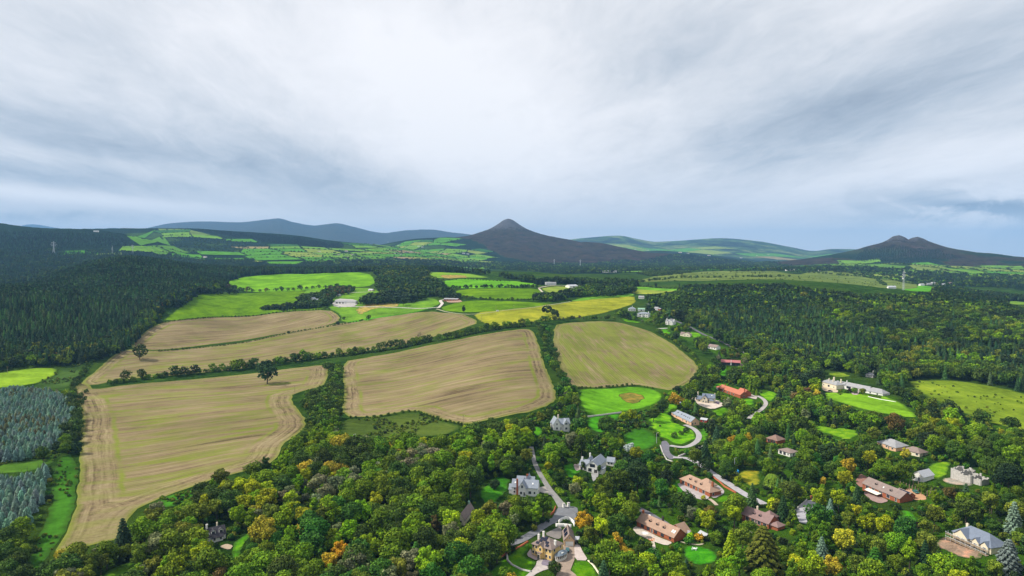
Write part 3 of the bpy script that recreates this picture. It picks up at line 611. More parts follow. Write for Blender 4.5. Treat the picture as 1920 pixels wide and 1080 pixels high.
# ---- paving, yards, roads
TAR = (0.17, 0.175, 0.19); GRV = (0.42, 0.36, 0.31); LANE = (0.25, 0.24, 0.235)
for nm, lab, px, col in [
 ('drive', 'brick paved drive beside the yellow house', [(1056, 1022), (1077, 1022), (1077, 1050), (1070, 1070), (1080, 1078), (1095, 1095), (1040, 1095), (1044, 1072), (1036, 1058), (1050, 1048), (1056, 1036)], (0.30, 0.23, 0.18)),
 ('patio', 'pale paved patio right of the drive', [(1077, 1022), (1087, 1021), (1092, 1034), (1103, 1052), (1077, 1051)], (0.50, 0.42, 0.39)),
 ('patio', 'pinkish paving left of the yellow house', [(996, 1028), (998, 1040), (1012, 1046), (1007, 1052), (987, 1042)], (0.36, 0.29, 0.28)),
 ('patio', 'purple slate terrace before the yellow house', [(1020, 1048), (1035, 1053), (1042, 1052), (1032, 1061), (1012, 1062)], (0.20, 0.17, 0.22)),
 ('path', 'pale stone path below the yellow house', [(1008, 1051), (1020, 1049), (1014, 1060), (1030, 1063), (1038, 1060), (1040, 1064), (1012, 1072), (985, 1092), (975, 1090), (998, 1070), (1004, 1062)], (0.44, 0.39, 0.37)),
 ('yard', 'gravel yard behind the yellow house', [(1020, 1002), (1040, 992), (1052, 986), (1053, 1008), (1046, 1012)], (0.20, 0.18, 0.17)),
 ('road', 'road junction above the yellow house', [(1034, 975), (1044, 955), (1052, 948), (1083, 951), (1084, 962), (1076, 985), (1066, 975), (1052, 972), (1040, 984)], TAR),
 ('drive', 'gravel apron beside the white gabled house', [(1008, 915), (1028, 911), (1032, 918), (1046, 928), (1048, 934), (1010, 922)], (0.36, 0.33, 0.30)),
 ('drive', 'tarmac apron below the white slate roofed house', [(1108, 888), (1122, 888), (1120, 898), (1112, 903)], (0.32, 0.31, 0.31)),
 ('patio', 'pink patio left of the white slate roofed house', [(1074, 872), (1086, 868), (1090, 880), (1080, 884)], (0.50, 0.40, 0.36)),
 ('road', 'dark tarmac turning below the pink cottage', [(1240, 828), (1248, 826), (1256, 834), (1254, 843), (1258, 852), (1270, 858), (1256, 863), (1247, 854), (1240, 842)], (0.15, 0.145, 0.17)),
 ('yard', 'pale gravel courtyard of the cream house', [(1292, 748), (1302, 745), (1345, 750), (1360, 760), (1336, 768), (1314, 762)], (0.56, 0.47, 0.40)),
 ('drive', 'pale drive of the red roofed house', [(1392, 731), (1400, 735), (1420, 745), (1418, 749), (1392, 744)], (0.44, 0.38, 0.34)),
 ('drive', 'sandy drive right of the red barn', [(1388, 682), (1396, 685), (1395, 689), (1384, 688)], (0.45, 0.35, 0.27)),
 ('yard', 'paved yard right of the tan roofed house', [(1330, 930), (1344, 908), (1358, 920), (1357, 926), (1340, 935)], (0.36, 0.31, 0.31)),
 ('patio', 'stone terrace before the tan roofed house', [(1269, 908), (1275, 906), (1330, 931), (1328, 936), (1312, 938), (1283, 924)], (0.40, 0.36, 0.36)),
 ('patio', 'cream terrace before the dormer bungalow', [(1185, 992), (1193, 986), (1240, 1010), (1262, 1018), (1250, 1024), (1225, 1016), (1195, 1003)], (0.52, 0.45, 0.38)),
 ('patio', 'orange tiled patio of the dormer bungalow', [(1214, 1008), (1230, 1010), (1228, 1016), (1216, 1014)], (0.42, 0.17, 0.07)),
 ('road', 'dark drive behind the dormer bungalow', [(1196, 950), (1208, 954), (1262, 985), (1250, 992), (1225, 975), (1200, 962)], (0.15, 0.145, 0.16)),
 ('road', 'pale tarmac yard in front of the dark gates', [(1489, 962), (1497, 952), (1519, 936), (1531, 940), (1524, 955), (1510, 966), (1515, 984), (1498, 980), (1496, 972)], (0.36, 0.35, 0.38)),
 ('patio', 'brick red yard left of the brick bungalow', [(1602, 905), (1612, 888), (1628, 896), (1634, 906), (1616, 916)], (0.27, 0.14, 0.11)),
 ('patio', 'terrace in front of the brick bungalow', [(1618, 924), (1630, 922), (1652, 932), (1668, 940), (1650, 945), (1632, 938)], (0.30, 0.20, 0.18)),
 ('yard', 'orange paved yard among the timber posts', [(1694, 925), (1702, 914), (1735, 930), (1738, 938), (1712, 938)], (0.48, 0.27, 0.15)),
 ('yard', 'pale gravel before the long white house', [(1538, 726), (1545, 724), (1572, 732), (1570, 737), (1545, 734)], (0.50, 0.40, 0.28)),
 ('yard', 'pink courtyard of the long white wing', [(1596, 728), (1612, 730), (1610, 741), (1596, 740)], (0.46, 0.36, 0.34)),
 ('bare_ground', 'builders mud around the scaffolded house', [(1752, 1024), (1764, 1008), (1784, 1007), (1845, 1036), (1838, 1050), (1800, 1046), (1776, 1034)], (0.34, 0.24, 0.17)),
 ('bare_ground', 'rubble around the stone ruin', [(1765, 898), (1790, 895), (1830, 905), (1820, 912), (1775, 908)], (0.34, 0.32, 0.27)),
 ('patio', 'sandy patio right of the black roofed cottage', [(410, 1026), (424, 1020), (438, 1024), (430, 1032)], (0.40, 0.31, 0.22)),
 ('yard', 'concrete farmyard', [(622, 574), (630, 560), (668, 562), (670, 574), (640, 577)], (0.38, 0.36, 0.34)),
 ('yard', 'reddish sand school by the brick stables', [(834, 563), (862, 562), (868, 567), (840, 568)], (0.34, 0.22, 0.15)),
 ('bare_ground', 'sandy spoil below the riding ring', [(1022, 552), (1048, 551), (1054, 555), (1030, 556)], (0.48, 0.36, 0.24))]:
    sheet(nm, px, m_lawn if nm == 'bare_ground' else m_pave, 'patch', label=lab, color=col, sm=1 if nm != 'drive' else 0)
for nm, lab, px, wd, col in [
 ('lane', 'narrow lane running down through the wood to the junction', [(996, 838), (1002, 866), (1012, 888), (1024, 908), (1036, 925), (1046, 938), (1056, 952)], [3.2, 3.2, 3.4, 3.6, 4.2, 6], LANE),
 ('lane', 'shaded lane running left from the junction', [(1042, 974), (1020, 986), (1000, 1000), (975, 1014), (950, 1022)], 5, TAR),
 ('lane', 'grey drive curving round the cottage lawn', [(1284, 797), (1300, 804), (1310, 815), (1308, 826), (1296, 835), (1280, 839), (1256, 836)], 4.4, (0.36, 0.34, 0.34)),
 ('lane', 'village lane between hedges', [(1262, 858), (1288, 860), (1310, 870), (1336, 888), (1362, 905), (1398, 928), (1434, 946)], [4, 4.5, 5, 5, 5, 5], (0.37, 0.35, 0.37)),
 ('lane', 'pale lane curving past the red roofed house', [(1418, 742), (1430, 748), (1436, 757), (1428, 768), (1412, 778), (1404, 786)], 4, (0.38, 0.35, 0.33)),
 ('lane', 'road through the trees behind the white houses', [(1214, 570), (1236, 585), (1262, 600), (1290, 612), (1320, 628), (1350, 640), (1380, 655), (1408, 668)], 4.5, (0.12, 0.12, 0.13)),
 ('track', 'pale farm track below the farmhouse', [(820, 577), (790, 579), (740, 577), (700, 576), (672, 576), (640, 574), (620, 566), (622, 550), (640, 549), (690, 548)], 4, (0.48, 0.45, 0.42)),
 ('track', 'farm track to the brick stables', [(822, 578), (829, 570), (826, 564), (840, 562)], 6, (0.50, 0.46, 0.42)),
 ('track', 'track between the green and yellow fields', [(818, 580), (880, 590), (960, 581), (1020, 574), (1070, 566)], 3, (0.30, 0.32, 0.18)),
 ('path', 'cream garden path of the dormer bungalow', [(1224, 1016), (1227, 1030), (1232, 1045), (1230, 1056)], 1.6, (0.5, 0.44, 0.36)),
 ('path', 'sandy garden path of the tan roofed house', [(1330, 936), (1337, 941), (1344, 948)], 2.2, (0.42, 0.34, 0.26)),
 ('path', 'garden path through the lower lawn', [(1276, 1016), (1290, 1020), (1310, 1022), (1318, 1020)], 1.4, (0.42, 0.38, 0.26)),
 ('track', 'pale edge of the riding ring', [(1010, 541), (1022, 551), (1050, 554), (1072, 550), (1084, 542), (1072, 537), (1040, 536), (1010, 540)], 5, (0.48, 0.42, 0.33))]:
    strip(nm, px, wd, m_pave, 'road', lab, col, vis='through the trees' not in lab)
# ---- far patchwork of hedged fields
m_patch, gg, bs = mat('far_fields', 1.0)
fc = attr(gg, 'fcol').outputs['Color']; n2 = gg.noise(pos(gg), .02, 6, .7)
sc_ = gg.n('ShaderNodeVectorMath', operation='SCALE', inp={0: fc}); gg.set(sc_, 'Scale', gg.rng(n2, .35, .65, .7, 1.3))
gg.set(bs, 'Base Color', sc_.outputs[0])
FARP, FARF, FARC = [], [], []
HEDGE = []
def fcolor(r):
    if r < .40: return (0.068, 0.205, 0.012)
    if r < .70: return (0.115, 0.235, 0.020)
    if r < .88: return (0.175, 0.235, 0.035)
    if r < .92: return (0.22, 0.19, 0.08)
    return (0.035, 0.11, 0.02)
def add_quad(c4, col, n=6, off=2.0, gap=2.5):
    c4 = np.array(c4, float); cen = c4.mean(0)
    d = np.linalg.norm(c4 - cen, axis=1)[:, None]
    q = cen + (c4 - cen) * (1 - gap / np.maximum(d, gap * 1.5))
    s = np.linspace(0, 1, n + 1); U, W = np.meshgrid(s, s)
    U = U[..., None]; W = W[..., None]
    g2 = (q[0] * (1 - U) + q[1] * U) * (1 - W) + (q[3] * (1 - U) + q[2] * U) * W
    z = TZ(g2[..., 0], g2[..., 1]) + off
    base = sum(len(a) for a in FARP)
    FARP.append(np.concatenate([g2, z[..., None]], -1).reshape(-1, 3))
    i = np.arange((n + 1) ** 2).reshape(n + 1, n + 1) + base
    FARF.append(np.stack([i[:-1, :-1], i[:-1, 1:], i[1:, 1:], i[1:, :-1]], -1).reshape(-1, 4))
    FARC.append(np.tile([*col, 1], ((n + 1) ** 2, 1)))
def patchwork(px, dmin, sx, sy, rot, keep, seed, avoid=(), jit=.22):
    rs = np.random.RandomState(seed)
    w = [P(a, b, dmin)[:2] for a, b in px]
    av = [[P(a, b, dmin)[:2] for a, b in q] for q in avoid]
    cx = np.mean([a for a, b in w]); cyy = np.mean([b for a, b in w])
    R = max(np.hypot(a - cx, b - cyy) for a, b in w)
    n = int(R / min(sx, sy)) + 2
    gi = np.arange(-n, n + 1)
    A, B = np.meshgrid(gi, gi, indexing='ij')
    lx = A * sx + (rs.rand(*A.shape) - .5) * sx * jit * 2; ly = B * sy + (rs.rand(*A.shape) - .5) * sy * jit * 2
    ly = ly + A * sy * .37 * 0 + (rs.rand(2 * n + 1) * sy)[:, None] * .6
    gx = cx + lx * math.cos(rot) - ly * math.sin(rot); gy = cyy + lx * math.sin(rot) + ly * math.cos(rot)
    for i in range(2 * n):
        for j in range(2 * n):
            q = [(gx[i, j], gy[i, j]), (gx[i + 1, j], gy[i + 1, j]), (gx[i + 1, j + 1], gy[i + 1, j + 1]), (gx[i, j + 1], gy[i, j + 1])]
            r0, r1 = rs.rand(), rs.rand()
            c0 = np.mean(q, axis=0)
            if not inpoly(w, c0[0], c0[1]) or r0 > keep: continue
            if any(inpoly(a, c0[0], c0[1]) for a in av): continue
            add_quad(q, fcolor(r1), off=1.5 + c0[1] * .0004)
            for k in range(4):
                if rs.rand() < .8: HEDGE.append((q[k], q[(k + 1) % 4]))
k6 = K
patchwork([(150, 433), (290, 430), (420, 434), (560, 446), (660, 456), (720, 466), (700, 503), (560, 503), (450, 500), (345, 490), (300, 480), (262, 475), (235, 450)], 2700 * K, 200, 170, .5, .78, 11,
          avoid=[[(150, 430), (296, 430), (310, 443), (362, 474), (300, 482), (235, 446)], [(305, 448), (430, 449), (470, 462), (480, 472), (350, 474)], [(365, 432), (480, 438), (640, 458), (640, 466), (570, 462), (470, 450)]])
patchwork([(700, 468), (745, 457), (800, 449), (842, 448), (858, 458), (918, 470), (915, 488), (975, 497), (960, 504), (700, 504), (600, 503), (640, 480)], 2900 * K, 165, 150, -.35, .86, 12)
patchwork([(960, 497), (1060, 500), (1250, 500), (1480, 500), (1480, 508), (1300, 510), (1080, 516), (960, 508)], 2300 * K, 190, 150, .2, .34, 13)
patchwork([(1450, 500), (1590, 488), (1700, 490), (1800, 495), (1905, 503), (1990, 515), (1990, 572), (1800, 552), (1700, 530), (1530, 508)], 2200 * K, 230, 210, -.3, .72, 14)
patchwork([(1080, 462), (1200, 464), (1400, 466), (1560, 478), (1560, 492), (1300, 494), (1200, 482), (1120, 474)], 7500 * K, 420, 520, .3, .42, 15)
for q, col in [([(158, 432), (292, 431), (280, 441), (236, 441)], (.055, .17, .014)), ([(237, 443), (304, 443), (320, 460), (264, 462)], (.075, .19, .016)), ([(266, 464), (325, 462), (358, 474), (302, 480)], (.08, .185, .018)), ([(296, 429.5), (350, 430), (396, 441), (312, 446)], (.11, .17, .035)), ([(1552, 501), (1640, 496), (1698, 500), (1694, 512)], (.09, .19, .025)), ([(1703, 499), (1745, 496), (1796, 508), (1722, 515)], (.14, .19, .04)), ([(1572, 491), (1620, 491), (1624, 495), (1576, 498)], (.09, .17, .02)), ([(1798, 500), (1880, 500), (1900, 508), (1800, 512)], (.07, .15, .02)), ([(110, 472), (180, 471), (186, 477), (112, 479)], (0.07, .24, .015)), ([(140, 481), (185, 476), (246, 475), (230, 479), (160, 484)], (.15, .22, .04)), ([(125, 489), (175, 485), (170, 492), (130, 494)], (.20, .26, .05))]:
    w4 = [P(a, b, (2100 if b > 468 and a < 250 else 2700) * K)[:2] for a, b in (q if len(q) == 4 else [q[0], q[1], q[2], q[3]])]
    add_quad(w4, col, off=3, gap=1)
ff = link('hillside_fields', mesh_np('hillside_fields', np.concatenate(FARP), np.concatenate(FARF), m_patch, True, {'fcol': ('POINT', 'FLOAT_COLOR', np.concatenate(FARC))}))
tag(ff, 'patchwork of small hedged fields on the far hillsides', None, None, 'structure')
# ------------------------------------------------------------------ buildings
BUILD_VIS = []
LAND = []                    # landmarks for the tree labels: (picture x, y, phrase)
_mc = {}
def solid(key, col, rough=.85, var=.18, scale=.9, metal=0.0):
    if key in _mc: return _mc[key]
    m, gg, b = mat(key, rough)
    n = gg.noise(pos(gg), scale, 6, .7)
    gg.set(b, 'Base Color', gg.mix(gg.rng(n, .3, .7, 0, 1), tuple(c * (1 - var) for c in col), tuple(min(1, c * (1 + var)) for c in col)))
    b.inputs['Metallic'].default_value = metal
    _mc[key] = m; return m
def tiled(key, col, pitch=.35, var=.25):
    """roof covering: courses and weathering"""
    if key in _mc: return _mc[key]
    m, gg, b = mat(key, .8)
    gp = gg.n('ShaderNodeNewGeometry').outputs['Position']; z = gg.n('ShaderNodeSeparateXYZ', inp={0: gp}).outputs[2]
    wv = gg.m('FRACT', gg.m('DIVIDE', z, pitch * .55)); n = gg.noise(gp, .5, 6, .7); n2 = gg.noise(gp, 3.5, 3, .6)
    k = gg.m('ADD', gg.m('MULTIPLY', gg.rng(wv, 0, .22, -.22, 0), 1), gg.rng(gg.m('ADD', gg.m('MULTIPLY', n, .6), gg.m('MULTIPLY', n2, .4)), .3, .7, 1 - var, 1 + var))
    s = gg.n('ShaderNodeVectorMath', operation='SCALE'); s.inputs[0].default_value = col; gg.set(s, 'Scale', k)
    gg.set(b, 'Base Color', s.outputs[0]); _mc[key] = m; return m
WHITE = solid('white_render', (.78, .76, .72), .85, .07); CREAM = solid('cream_render', (.72, .64, .48), .85, .08)
YELLOW = solid('yellow_render', (.80, .56, .22), .85, .08); PINK = solid('peach_render', (.72, .44, .27), .85, .08)
BRICK = solid('red_brick', (.34, .11, .055), .9, .25, 3); STONE = solid('pale_stone', (.45, .43, .40), .9, .30, 1.2); DKWALL = solid('dark_timber', (.05, .045, .04), .8, .2)
SLATE = tiled('grey_slate', (.25, .28, .33)); SLATE2 = tiled('weathered_slate', (.30, .30, .31)); BLUESL = tiled('blue_slate', (.16, .19, .25)); BLACKSL = tiled('black_slate', (.055, .05, .06))
TAN = tiled('tan_tiles', (.36, .235, .17)); BROWN = tiled('brown_tiles', (.23, .145, .115)); BROWN2 = tiled('grey_brown_tiles', (.235, .18, .16)); PURP = tiled('purplish_brown_tiles', (.24, .155, .145)); RED = tiled('red_tiles', (.44, .15, .09)); RUST = tiled('rose_metal_roof', (.40, .14, .14), .5, .12)
LEAD = solid('lead_roof', (.17, .21, .25), .6, .12); GREENR = solid('green_metal', (.24, .40, .30), .6, .1); GREYM = solid('grey_sheet_metal', (.42, .43, .46), .55, .12)
GLASS = solid('window_glass', (.025, .03, .04), .12, .1); FRAME = solid('white_frame', (.78, .78, .76), .6, .05); DARKF = solid('dark_frame', (.04, .04, .045), .6, .1)
SOLAR = solid('solar_panel', (.008, .011, .030), .25, .2); CLOTH = solid('cream_canvas', (.75, .70, .58), .9, .06); WOOD = solid('weathered_timber', (.30, .23, .16), .9, .25, 4)
STEEL = solid('galvanised_steel', (.55, .57, .60), .5, .1); STEELD = solid('painted_steel', (.30, .32, .34), .6, .1)
class MB:
    def __init__(s): s.V = []; s.F = []; s.I = []
    def quad(s, pts, mi=0):
        b = len(s.V); s.V += [tuple(p) for p in pts]; s.F.append(tuple(range(b, b + len(pts)))); s.I.append(mi)
    def prism(s, poly, z0, z1, mi=0):
        n = len(poly); b = len(s.V)
        s.V += [(x, y, z0) for x, y in poly] + [(x, y, z1) for x, y in poly]
        for i in range(n): s.F.append((b + i, b + (i + 1) % n, b + n + (i + 1) % n, b + n + i)); s.I.append(mi)
        s.F.append(tuple(b + n + i for i in range(n))); s.I.append(mi); s.F.append(tuple(b + n - 1 - i for i in range(n))); s.I.append(mi)
    def box(s, x0, x1, y0, y1, z0, z1, mi=0): s.prism([(x0, y0), (x1, y0), (x1, y1), (x0, y1)], z0, z1, mi)
    def ext(s, prof, axis, a, b_, mi=0):
        """profile (t, z) extruded along axis 'x' or 'y' from a to b_"""
        n = len(prof); b = len(s.V)
        mk = (lambda t, z, e: (e, t, z)) if axis == 'x' else (lambda t, z, e: (t, e, z))
        s.V += [mk(t, z, a) for t, z in prof] + [mk(t, z, b_) for t, z in prof]
        for i in range(n): s.F.append((b + i, b + (i + 1) % n, b + n + (i + 1) % n, b + n + i)); s.I.append(mi)
        s.F.append(tuple(b + i for i in range(n))[::-1]); s.I.append(mi); s.F.append(tuple(b + n + i for i in range(n))); s.I.append(mi)
    def cyl(s, x, y, z0, z1, r, n=10, mi=0, r2=None):
        r2 = r if r2 is None else r2; b = len(s.V)
        s.V += [(x + r * math.cos(6.2832 * i / n), y + r * math.sin(6.2832 * i / n), z0) for i in range(n)] + [(x + r2 * math.cos(6.2832 * i / n), y + r2 * math.sin(6.2832 * i / n), z1) for i in range(n)]
        for i in range(n): s.F.append((b + i, b + (i + 1) % n, b + n + (i + 1) % n, b + n + i)); s.I.append(mi)
        s.F.append(tuple(b + n + i for i in range(n))); s.I.append(mi); s.F.append(tuple(b + n - 1 - i for i in range(n))); s.I.append(mi)
    def bar(s, p, q, r, mi=0):
        p = Vector(p); q = Vector(q); d = (q - p).normalized(); a = d.orthogonal().normalized(); b_ = d.cross(a); b = len(s.V)
        for c in (p, q):
            for sx, sy in ((-1, -1), (1, -1), (1, 1), (-1, 1)): s.V.append(tuple(c + a * r * sx + b_ * r * sy))
        for i in range(4): s.F.append((b + i, b + (i + 1) % 4, b + 4 + (i + 1) % 4, b + 4 + i)); s.I.append(mi)
        s.F.append((b + 3, b + 2, b + 1, b)); s.I.append(mi); s.F.append((b + 4, b + 5, b + 6, b + 7)); s.I.append(mi)
    def build(s, name, mats, parent=None, loc=(0, 0, 0)):
        me = bpy.data.meshes.new(name); me.from_pydata(s.V, [], s.F)
        for m in (mats if isinstance(mats, (list, tuple)) else [mats]): me.materials.append(m)
        me.polygons.foreach_set('material_index', s.I)
        bm = bmesh.new(); bm.from_mesh(me); bmesh.ops.recalc_face_normals(bm, faces=bm.faces); bm.to_mesh(me); bm.free()
        return link(name, me, parent, loc)
def empty(name, loc, rz=0.0, label=None, cat=None, group=None, sc=None):
    o = bpy.data.objects.new(name, None); C.objects.link(o); o.location = loc; o.rotation_euler = (0, 0, rz); o.empty_display_size = .5
    if sc: o.scale = (sc, sc, sc)
    return tag(o, label, cat, group)
def hull(p):
    p = sorted(set(p)); 
    def half(q):
        o = []
        for a in q:
            while len(o) > 1 and (o[-1][0] - o[-2][0]) * (a[1] - o[-2][1]) - (o[-1][1] - o[-2][1]) * (a[0] - o[-2][0]) <= 0: o.pop()
            o.append(a)
        return o
    return half(p)[:-1] + half(p[::-1])[:-1]
def frame_from(A, B, dmin=0):
    a = P(*A, dmin); b = P(*B, dmin); th = math.atan2(b[1] - a[1], b[0] - a[0]); return a, th, math.hypot(b[0] - a[0], b[1] - a[1])
def house(name, label, A, B, blocks, wall, roof, wins=(), doors=(), chims=(), roofwin=(), dorm=(), cat='house', group=None, dmin=0, wall2=None, lm=None, W=None, dark=False, ov=.45, vis=True):
    """A, B picture positions of the front wall's foot; blocks: x0, x1 (fraction of the front), y0, y1, eave, kind, rise"""
    a, th, w = frame_from(A, B, dmin); W = W or w
    ct, st = math.cos(th), math.sin(th)
    def wp(x, y, z): return (a[0] + x * ct - y * st, a[1] + x * st + y * ct, base + z)
    bl = [(x0 * W, x1 * W, y0, y1, h, k, r) for x0, x1, y0, y1, h, k, r in blocks]
    gz = [float(TZ(a[0] + x * ct - y * st, a[1] + x * st + y * ct)) for b in bl for x in b[:2] for y in b[2:4]]
    base = float(np.mean(gz)) + .15; dn = base - min(gz) + .6
    t = empty(name, (a[0], a[1], base), th, label, cat, group)
    mw_, mr = MB(), MB(); pts = []
    for i, (x0, x1, y0, y1, h, k, r) in enumerate(bl):
        mi = 1 if (wall2 and i in wall2[1]) else 0
        xm, ym = (x0 + x1) / 2, (y0 + y1) / 2; th_ = .22
        for x in (x0, x1):
            for y in (y0, y1): pts += [PR(*wp(x, y, 0)), PR(*wp(x, y, h))]
        if k == 'x':
            mw_.ext([(y0, -dn), (y1, -dn), (y1, h), (ym, h + r), (y0, h)], 'x', x0, x1, mi)
            s = r / ((y1 - y0) / 2); e = h - s * ov
            mr.ext([(y0 - ov, e + .04), (ym, h + r + .04), (y1 + ov, e + .04), (y1 + ov, e + th_), (ym, h + r + th_ + .06), (y0 - ov, e + th_)], 'x', x0 - ov * .7, x1 + ov * .7)
            for x in (x0, x1): pts.append(PR(*wp(x, ym, h + r)))
        elif k == 'y':
            mw_.ext([(x0, -dn), (x1, -dn), (x1, h), (xm, h + r), (x0, h)], 'y', y0, y1, mi)
            s = r / ((x1 - x0) / 2); e = h - s * ov
            mr.ext([(x0 - ov, e + .04), (xm, h + r + .04), (x1 + ov, e + .04), (x1 + ov, e + th_), (xm, h + r + th_ + .06), (x0 - ov, e + th_)], 'y', y0 - ov * .7, y1 + ov * .7)
            for y in (y0, y1): pts.append(PR(*wp(xm, y, h + r)))
        elif k == 'h':
            mw_.box(x0, x1, y0, y1, -dn, h, mi)
            q = min(x1 - x0, y1 - y0) / 2; o = ov
            c = [(x0 - o, y0 - o), (x1 + o, y0 - o), (x1 + o, y1 + o), (x0 - o, y1 + o)]
            if x1 - x0 >= y1 - y0: R1, R2 = (x0 + q, ym), (x1 - q, ym)
            else: R1, R2 = (xm, y0 + q), (xm, y1 - q)
            z0_, z1_ = h - .1, h + r
            lo = [(*p, z0_) for p in c]; lb = [(*p, z0_ - .15) for p in c]; R1 = (*R1, z1_); R2 = (*R2, z1_)
            if x1 - x0 >= y1 - y0: fs = [(lo[0], lo[1], R2, R1), (lo[1], lo[2], R2), (lo[2], lo[3], R1, R2), (lo[3], lo[0], R1)]
            else: fs = [(lo[0], lo[1], R1), (lo[1], lo[2], R2, R1), (lo[2], lo[3], R2), (lo[3], lo[0], R1, R2)]
            for f in fs: mr.quad(f)
            for j in range(4): mr.quad((lb[j], lb[(j + 1) % 4], lo[(j + 1) % 4], lo[j]))
            mr.quad(lb[::-1]); pts += [PR(*wp(*R1)), PR(*wp(*R2))]
        elif k == 'flat':
            mw_.box(x0, x1, y0, y1, -dn, h, mi); mr.box(x0 - .2, x1 + .2, y0 - .2, y1 + .2, h + .003, h + .25)
        elif k == 'open':                               # ruin or unfinished shell: walls only, broken top
            rs = np.random.RandomState(int(abs(x0 * 7 + y0 * 3)) % 999); T = .6
            for (ax, ay, bx, by) in ((x0, y0, x1, y0), (x1, y0, x1, y1), (x1, y1, x0, y1), (x0, y1, x0, y0)):
                n = max(3, int(math.hypot(bx - ax, by - ay) / 1.1)); hh = h * (1 + rs.uniform(-.2, .16, n))
                for j in range(n):
                    p0 = (ax + (bx - ax) * j / n, ay + (by - ay) * j / n); p1 = (ax + (bx - ax) * (j + .985) / n, ay + (by - ay) * (j + .985) / n)
                    xa, xb = min(p0[0], p1[0]), max(p0[0], p1[0]); ya, yb = min(p0[1], p1[1]), max(p0[1], p1[1])
                    mw_.box(xa - (T / 2 if xa == xb else 0), xb + (T / 2 if xa == xb else 0), ya - (T / 2 if ya == yb else 0), yb + (T / 2 if ya == yb else 0), -dn, hh[j], mi)
    wm = [wall] + ([wall2[0]] if wall2 else [])
    wo_ = mw_.build('wall', wm, t)
    ro = mr.build('roof', roof, t) if mr.V else None
    fr = DARKF if dark else FRAME
    def onwall(side, b, f, z, w_, h_, name='window', m1=None, m2=None, big=False):
        x0, x1, y0, y1 = bl[b][:4]
        o1 = MB(); o2 = MB()
        if side in 'FB':
            c = x0 + (x1 - x0) * f; y = y0 if side == 'F' else y1; s = -1 if side == 'F' else 1
            ya, yb = sorted((y + s * .002, y + s * .07)); o1.box(c - w_ / 2 - .1, c + w_ / 2 + .1, ya, yb, z - .1, z + h_ + .1)
            ya, yb = sorted((y + s * .07, y + s * .09)); 
            for k in ((0,) if w_ < 1.0 else (-1, 1)):
                hw_ = w_ / 2 if k == 0 else w_ / 4 - .03
                o2.box(c + k * w_ / 4 - hw_, c + k * w_ / 4 + hw_, ya, yb, z, z + h_)
        else:
            c = y0 + (y1 - y0) * f; x = x0 if side == 'L' else x1; s = -1 if side == 'L' else 1
            xa, xb = sorted((x + s * .002, x + s * .07)); o1.box(xa, xb, c - w_ / 2 - .1, c + w_ / 2 + .1, z - .1, z + h_ + .1)
            xa, xb = sorted((x + s * .07, x + s * .09)); o2.box(xa, xb, c - w_ / 2, c + w_ / 2, z, z + h_)
        p = o1.build(name, m1 or fr, t); o2.build('pane' if name == 'window' else 'panel', m2 or GLASS, p)
    for s in wins: onwall(*s)
    for s in doors: onwall(*s[:6], name=s[6] if len(s) > 6 else 'door', m1=FRAME, m2=s[7] if len(s) > 7 else DKWALL)
    for x, y, cw, z0_, z1_, cm in chims:
        c = MB(); x *= W; c.box(x - cw / 2, x + cw / 2, y - .4, y + .4, z0_, z1_); c.box(x - cw / 2 - .08, x + cw / 2 + .08, y - .48, y + .48, z1_, z1_ + .18)
        for k in (-.25, .25): c.cyl(x + k * cw, y, z1_ + .18, z1_ + .6, .13, 8)
        c.build('chimney', cm, ro if (ro and z0_ > 0.5) else t)
        pts.append(PR(*wp(x, y, z1_)))
    def roofmat(b, side):
        x0, x1, y0, y1, h, k, r = bl[b]
        if k in 'xh' and side in 'FB':
            half = (y1 - y0) / 2 if k == 'x' else min(y1 - y0, x1 - x0) / 2; al = math.atan2(r, half); L = math.hypot(r, half)
            return lambda f, v, n: (x0 + (x1 - x0) * f, (y0 + v * half) if side == 'F' else (y1 - v * half), h + v * r), al, L, side
        half = (x1 - x0) / 2; al = math.atan2(r, half); L = math.hypot(r, half)
        return lambda f, v, n: ((x0 + v * half) if side == 'L' else (x1 - v * half), y0 + (y1 - y0) * f, h + v * r), al, L, side
    for spec in roofwin:
        b, side, f, v, w_, h_, nm, m_ = spec
        fn, al, L, _ = roofmat(b, side); c = Vector(fn(f, v, 0)); ca, sa = math.cos(al), math.sin(al)
        if side == 'F': ex, ey, ez = Vector((1, 0, 0)), Vector((0, ca, sa)), Vector((0, -sa, ca))
        elif side == 'B': ex, ey, ez = Vector((1, 0, 0)), Vector((0, -ca, sa)), Vector((0, sa, ca))
        elif side == 'L': ex, ey, ez = Vector((0, 1, 0)), Vector((ca, 0, sa)), Vector((-sa, 0, ca))
        else: ex, ey, ez = Vector((0, 1, 0)), Vector((-ca, 0, sa)), Vector((sa, 0, ca))
        o = MB(); c = c + ez * .30
        p8 = [c + ex * (w_ / 2 * sx) + ey * (h_ / 2 * sy) + ez * dz_ for dz_ in (-.12, .06) for sx, sy in ((-1, -1), (1, -1), (1, 1), (-1, 1))]
        o.V = [tuple(p) for p in p8]; o.F = [(3, 2, 1, 0), (4, 5, 6, 7), (0, 1, 5, 4), (1, 2, 6, 5), (2, 3, 7, 6), (3, 0, 4, 7)]; o.I = [0] * 6
        o.build(nm, m_, ro)
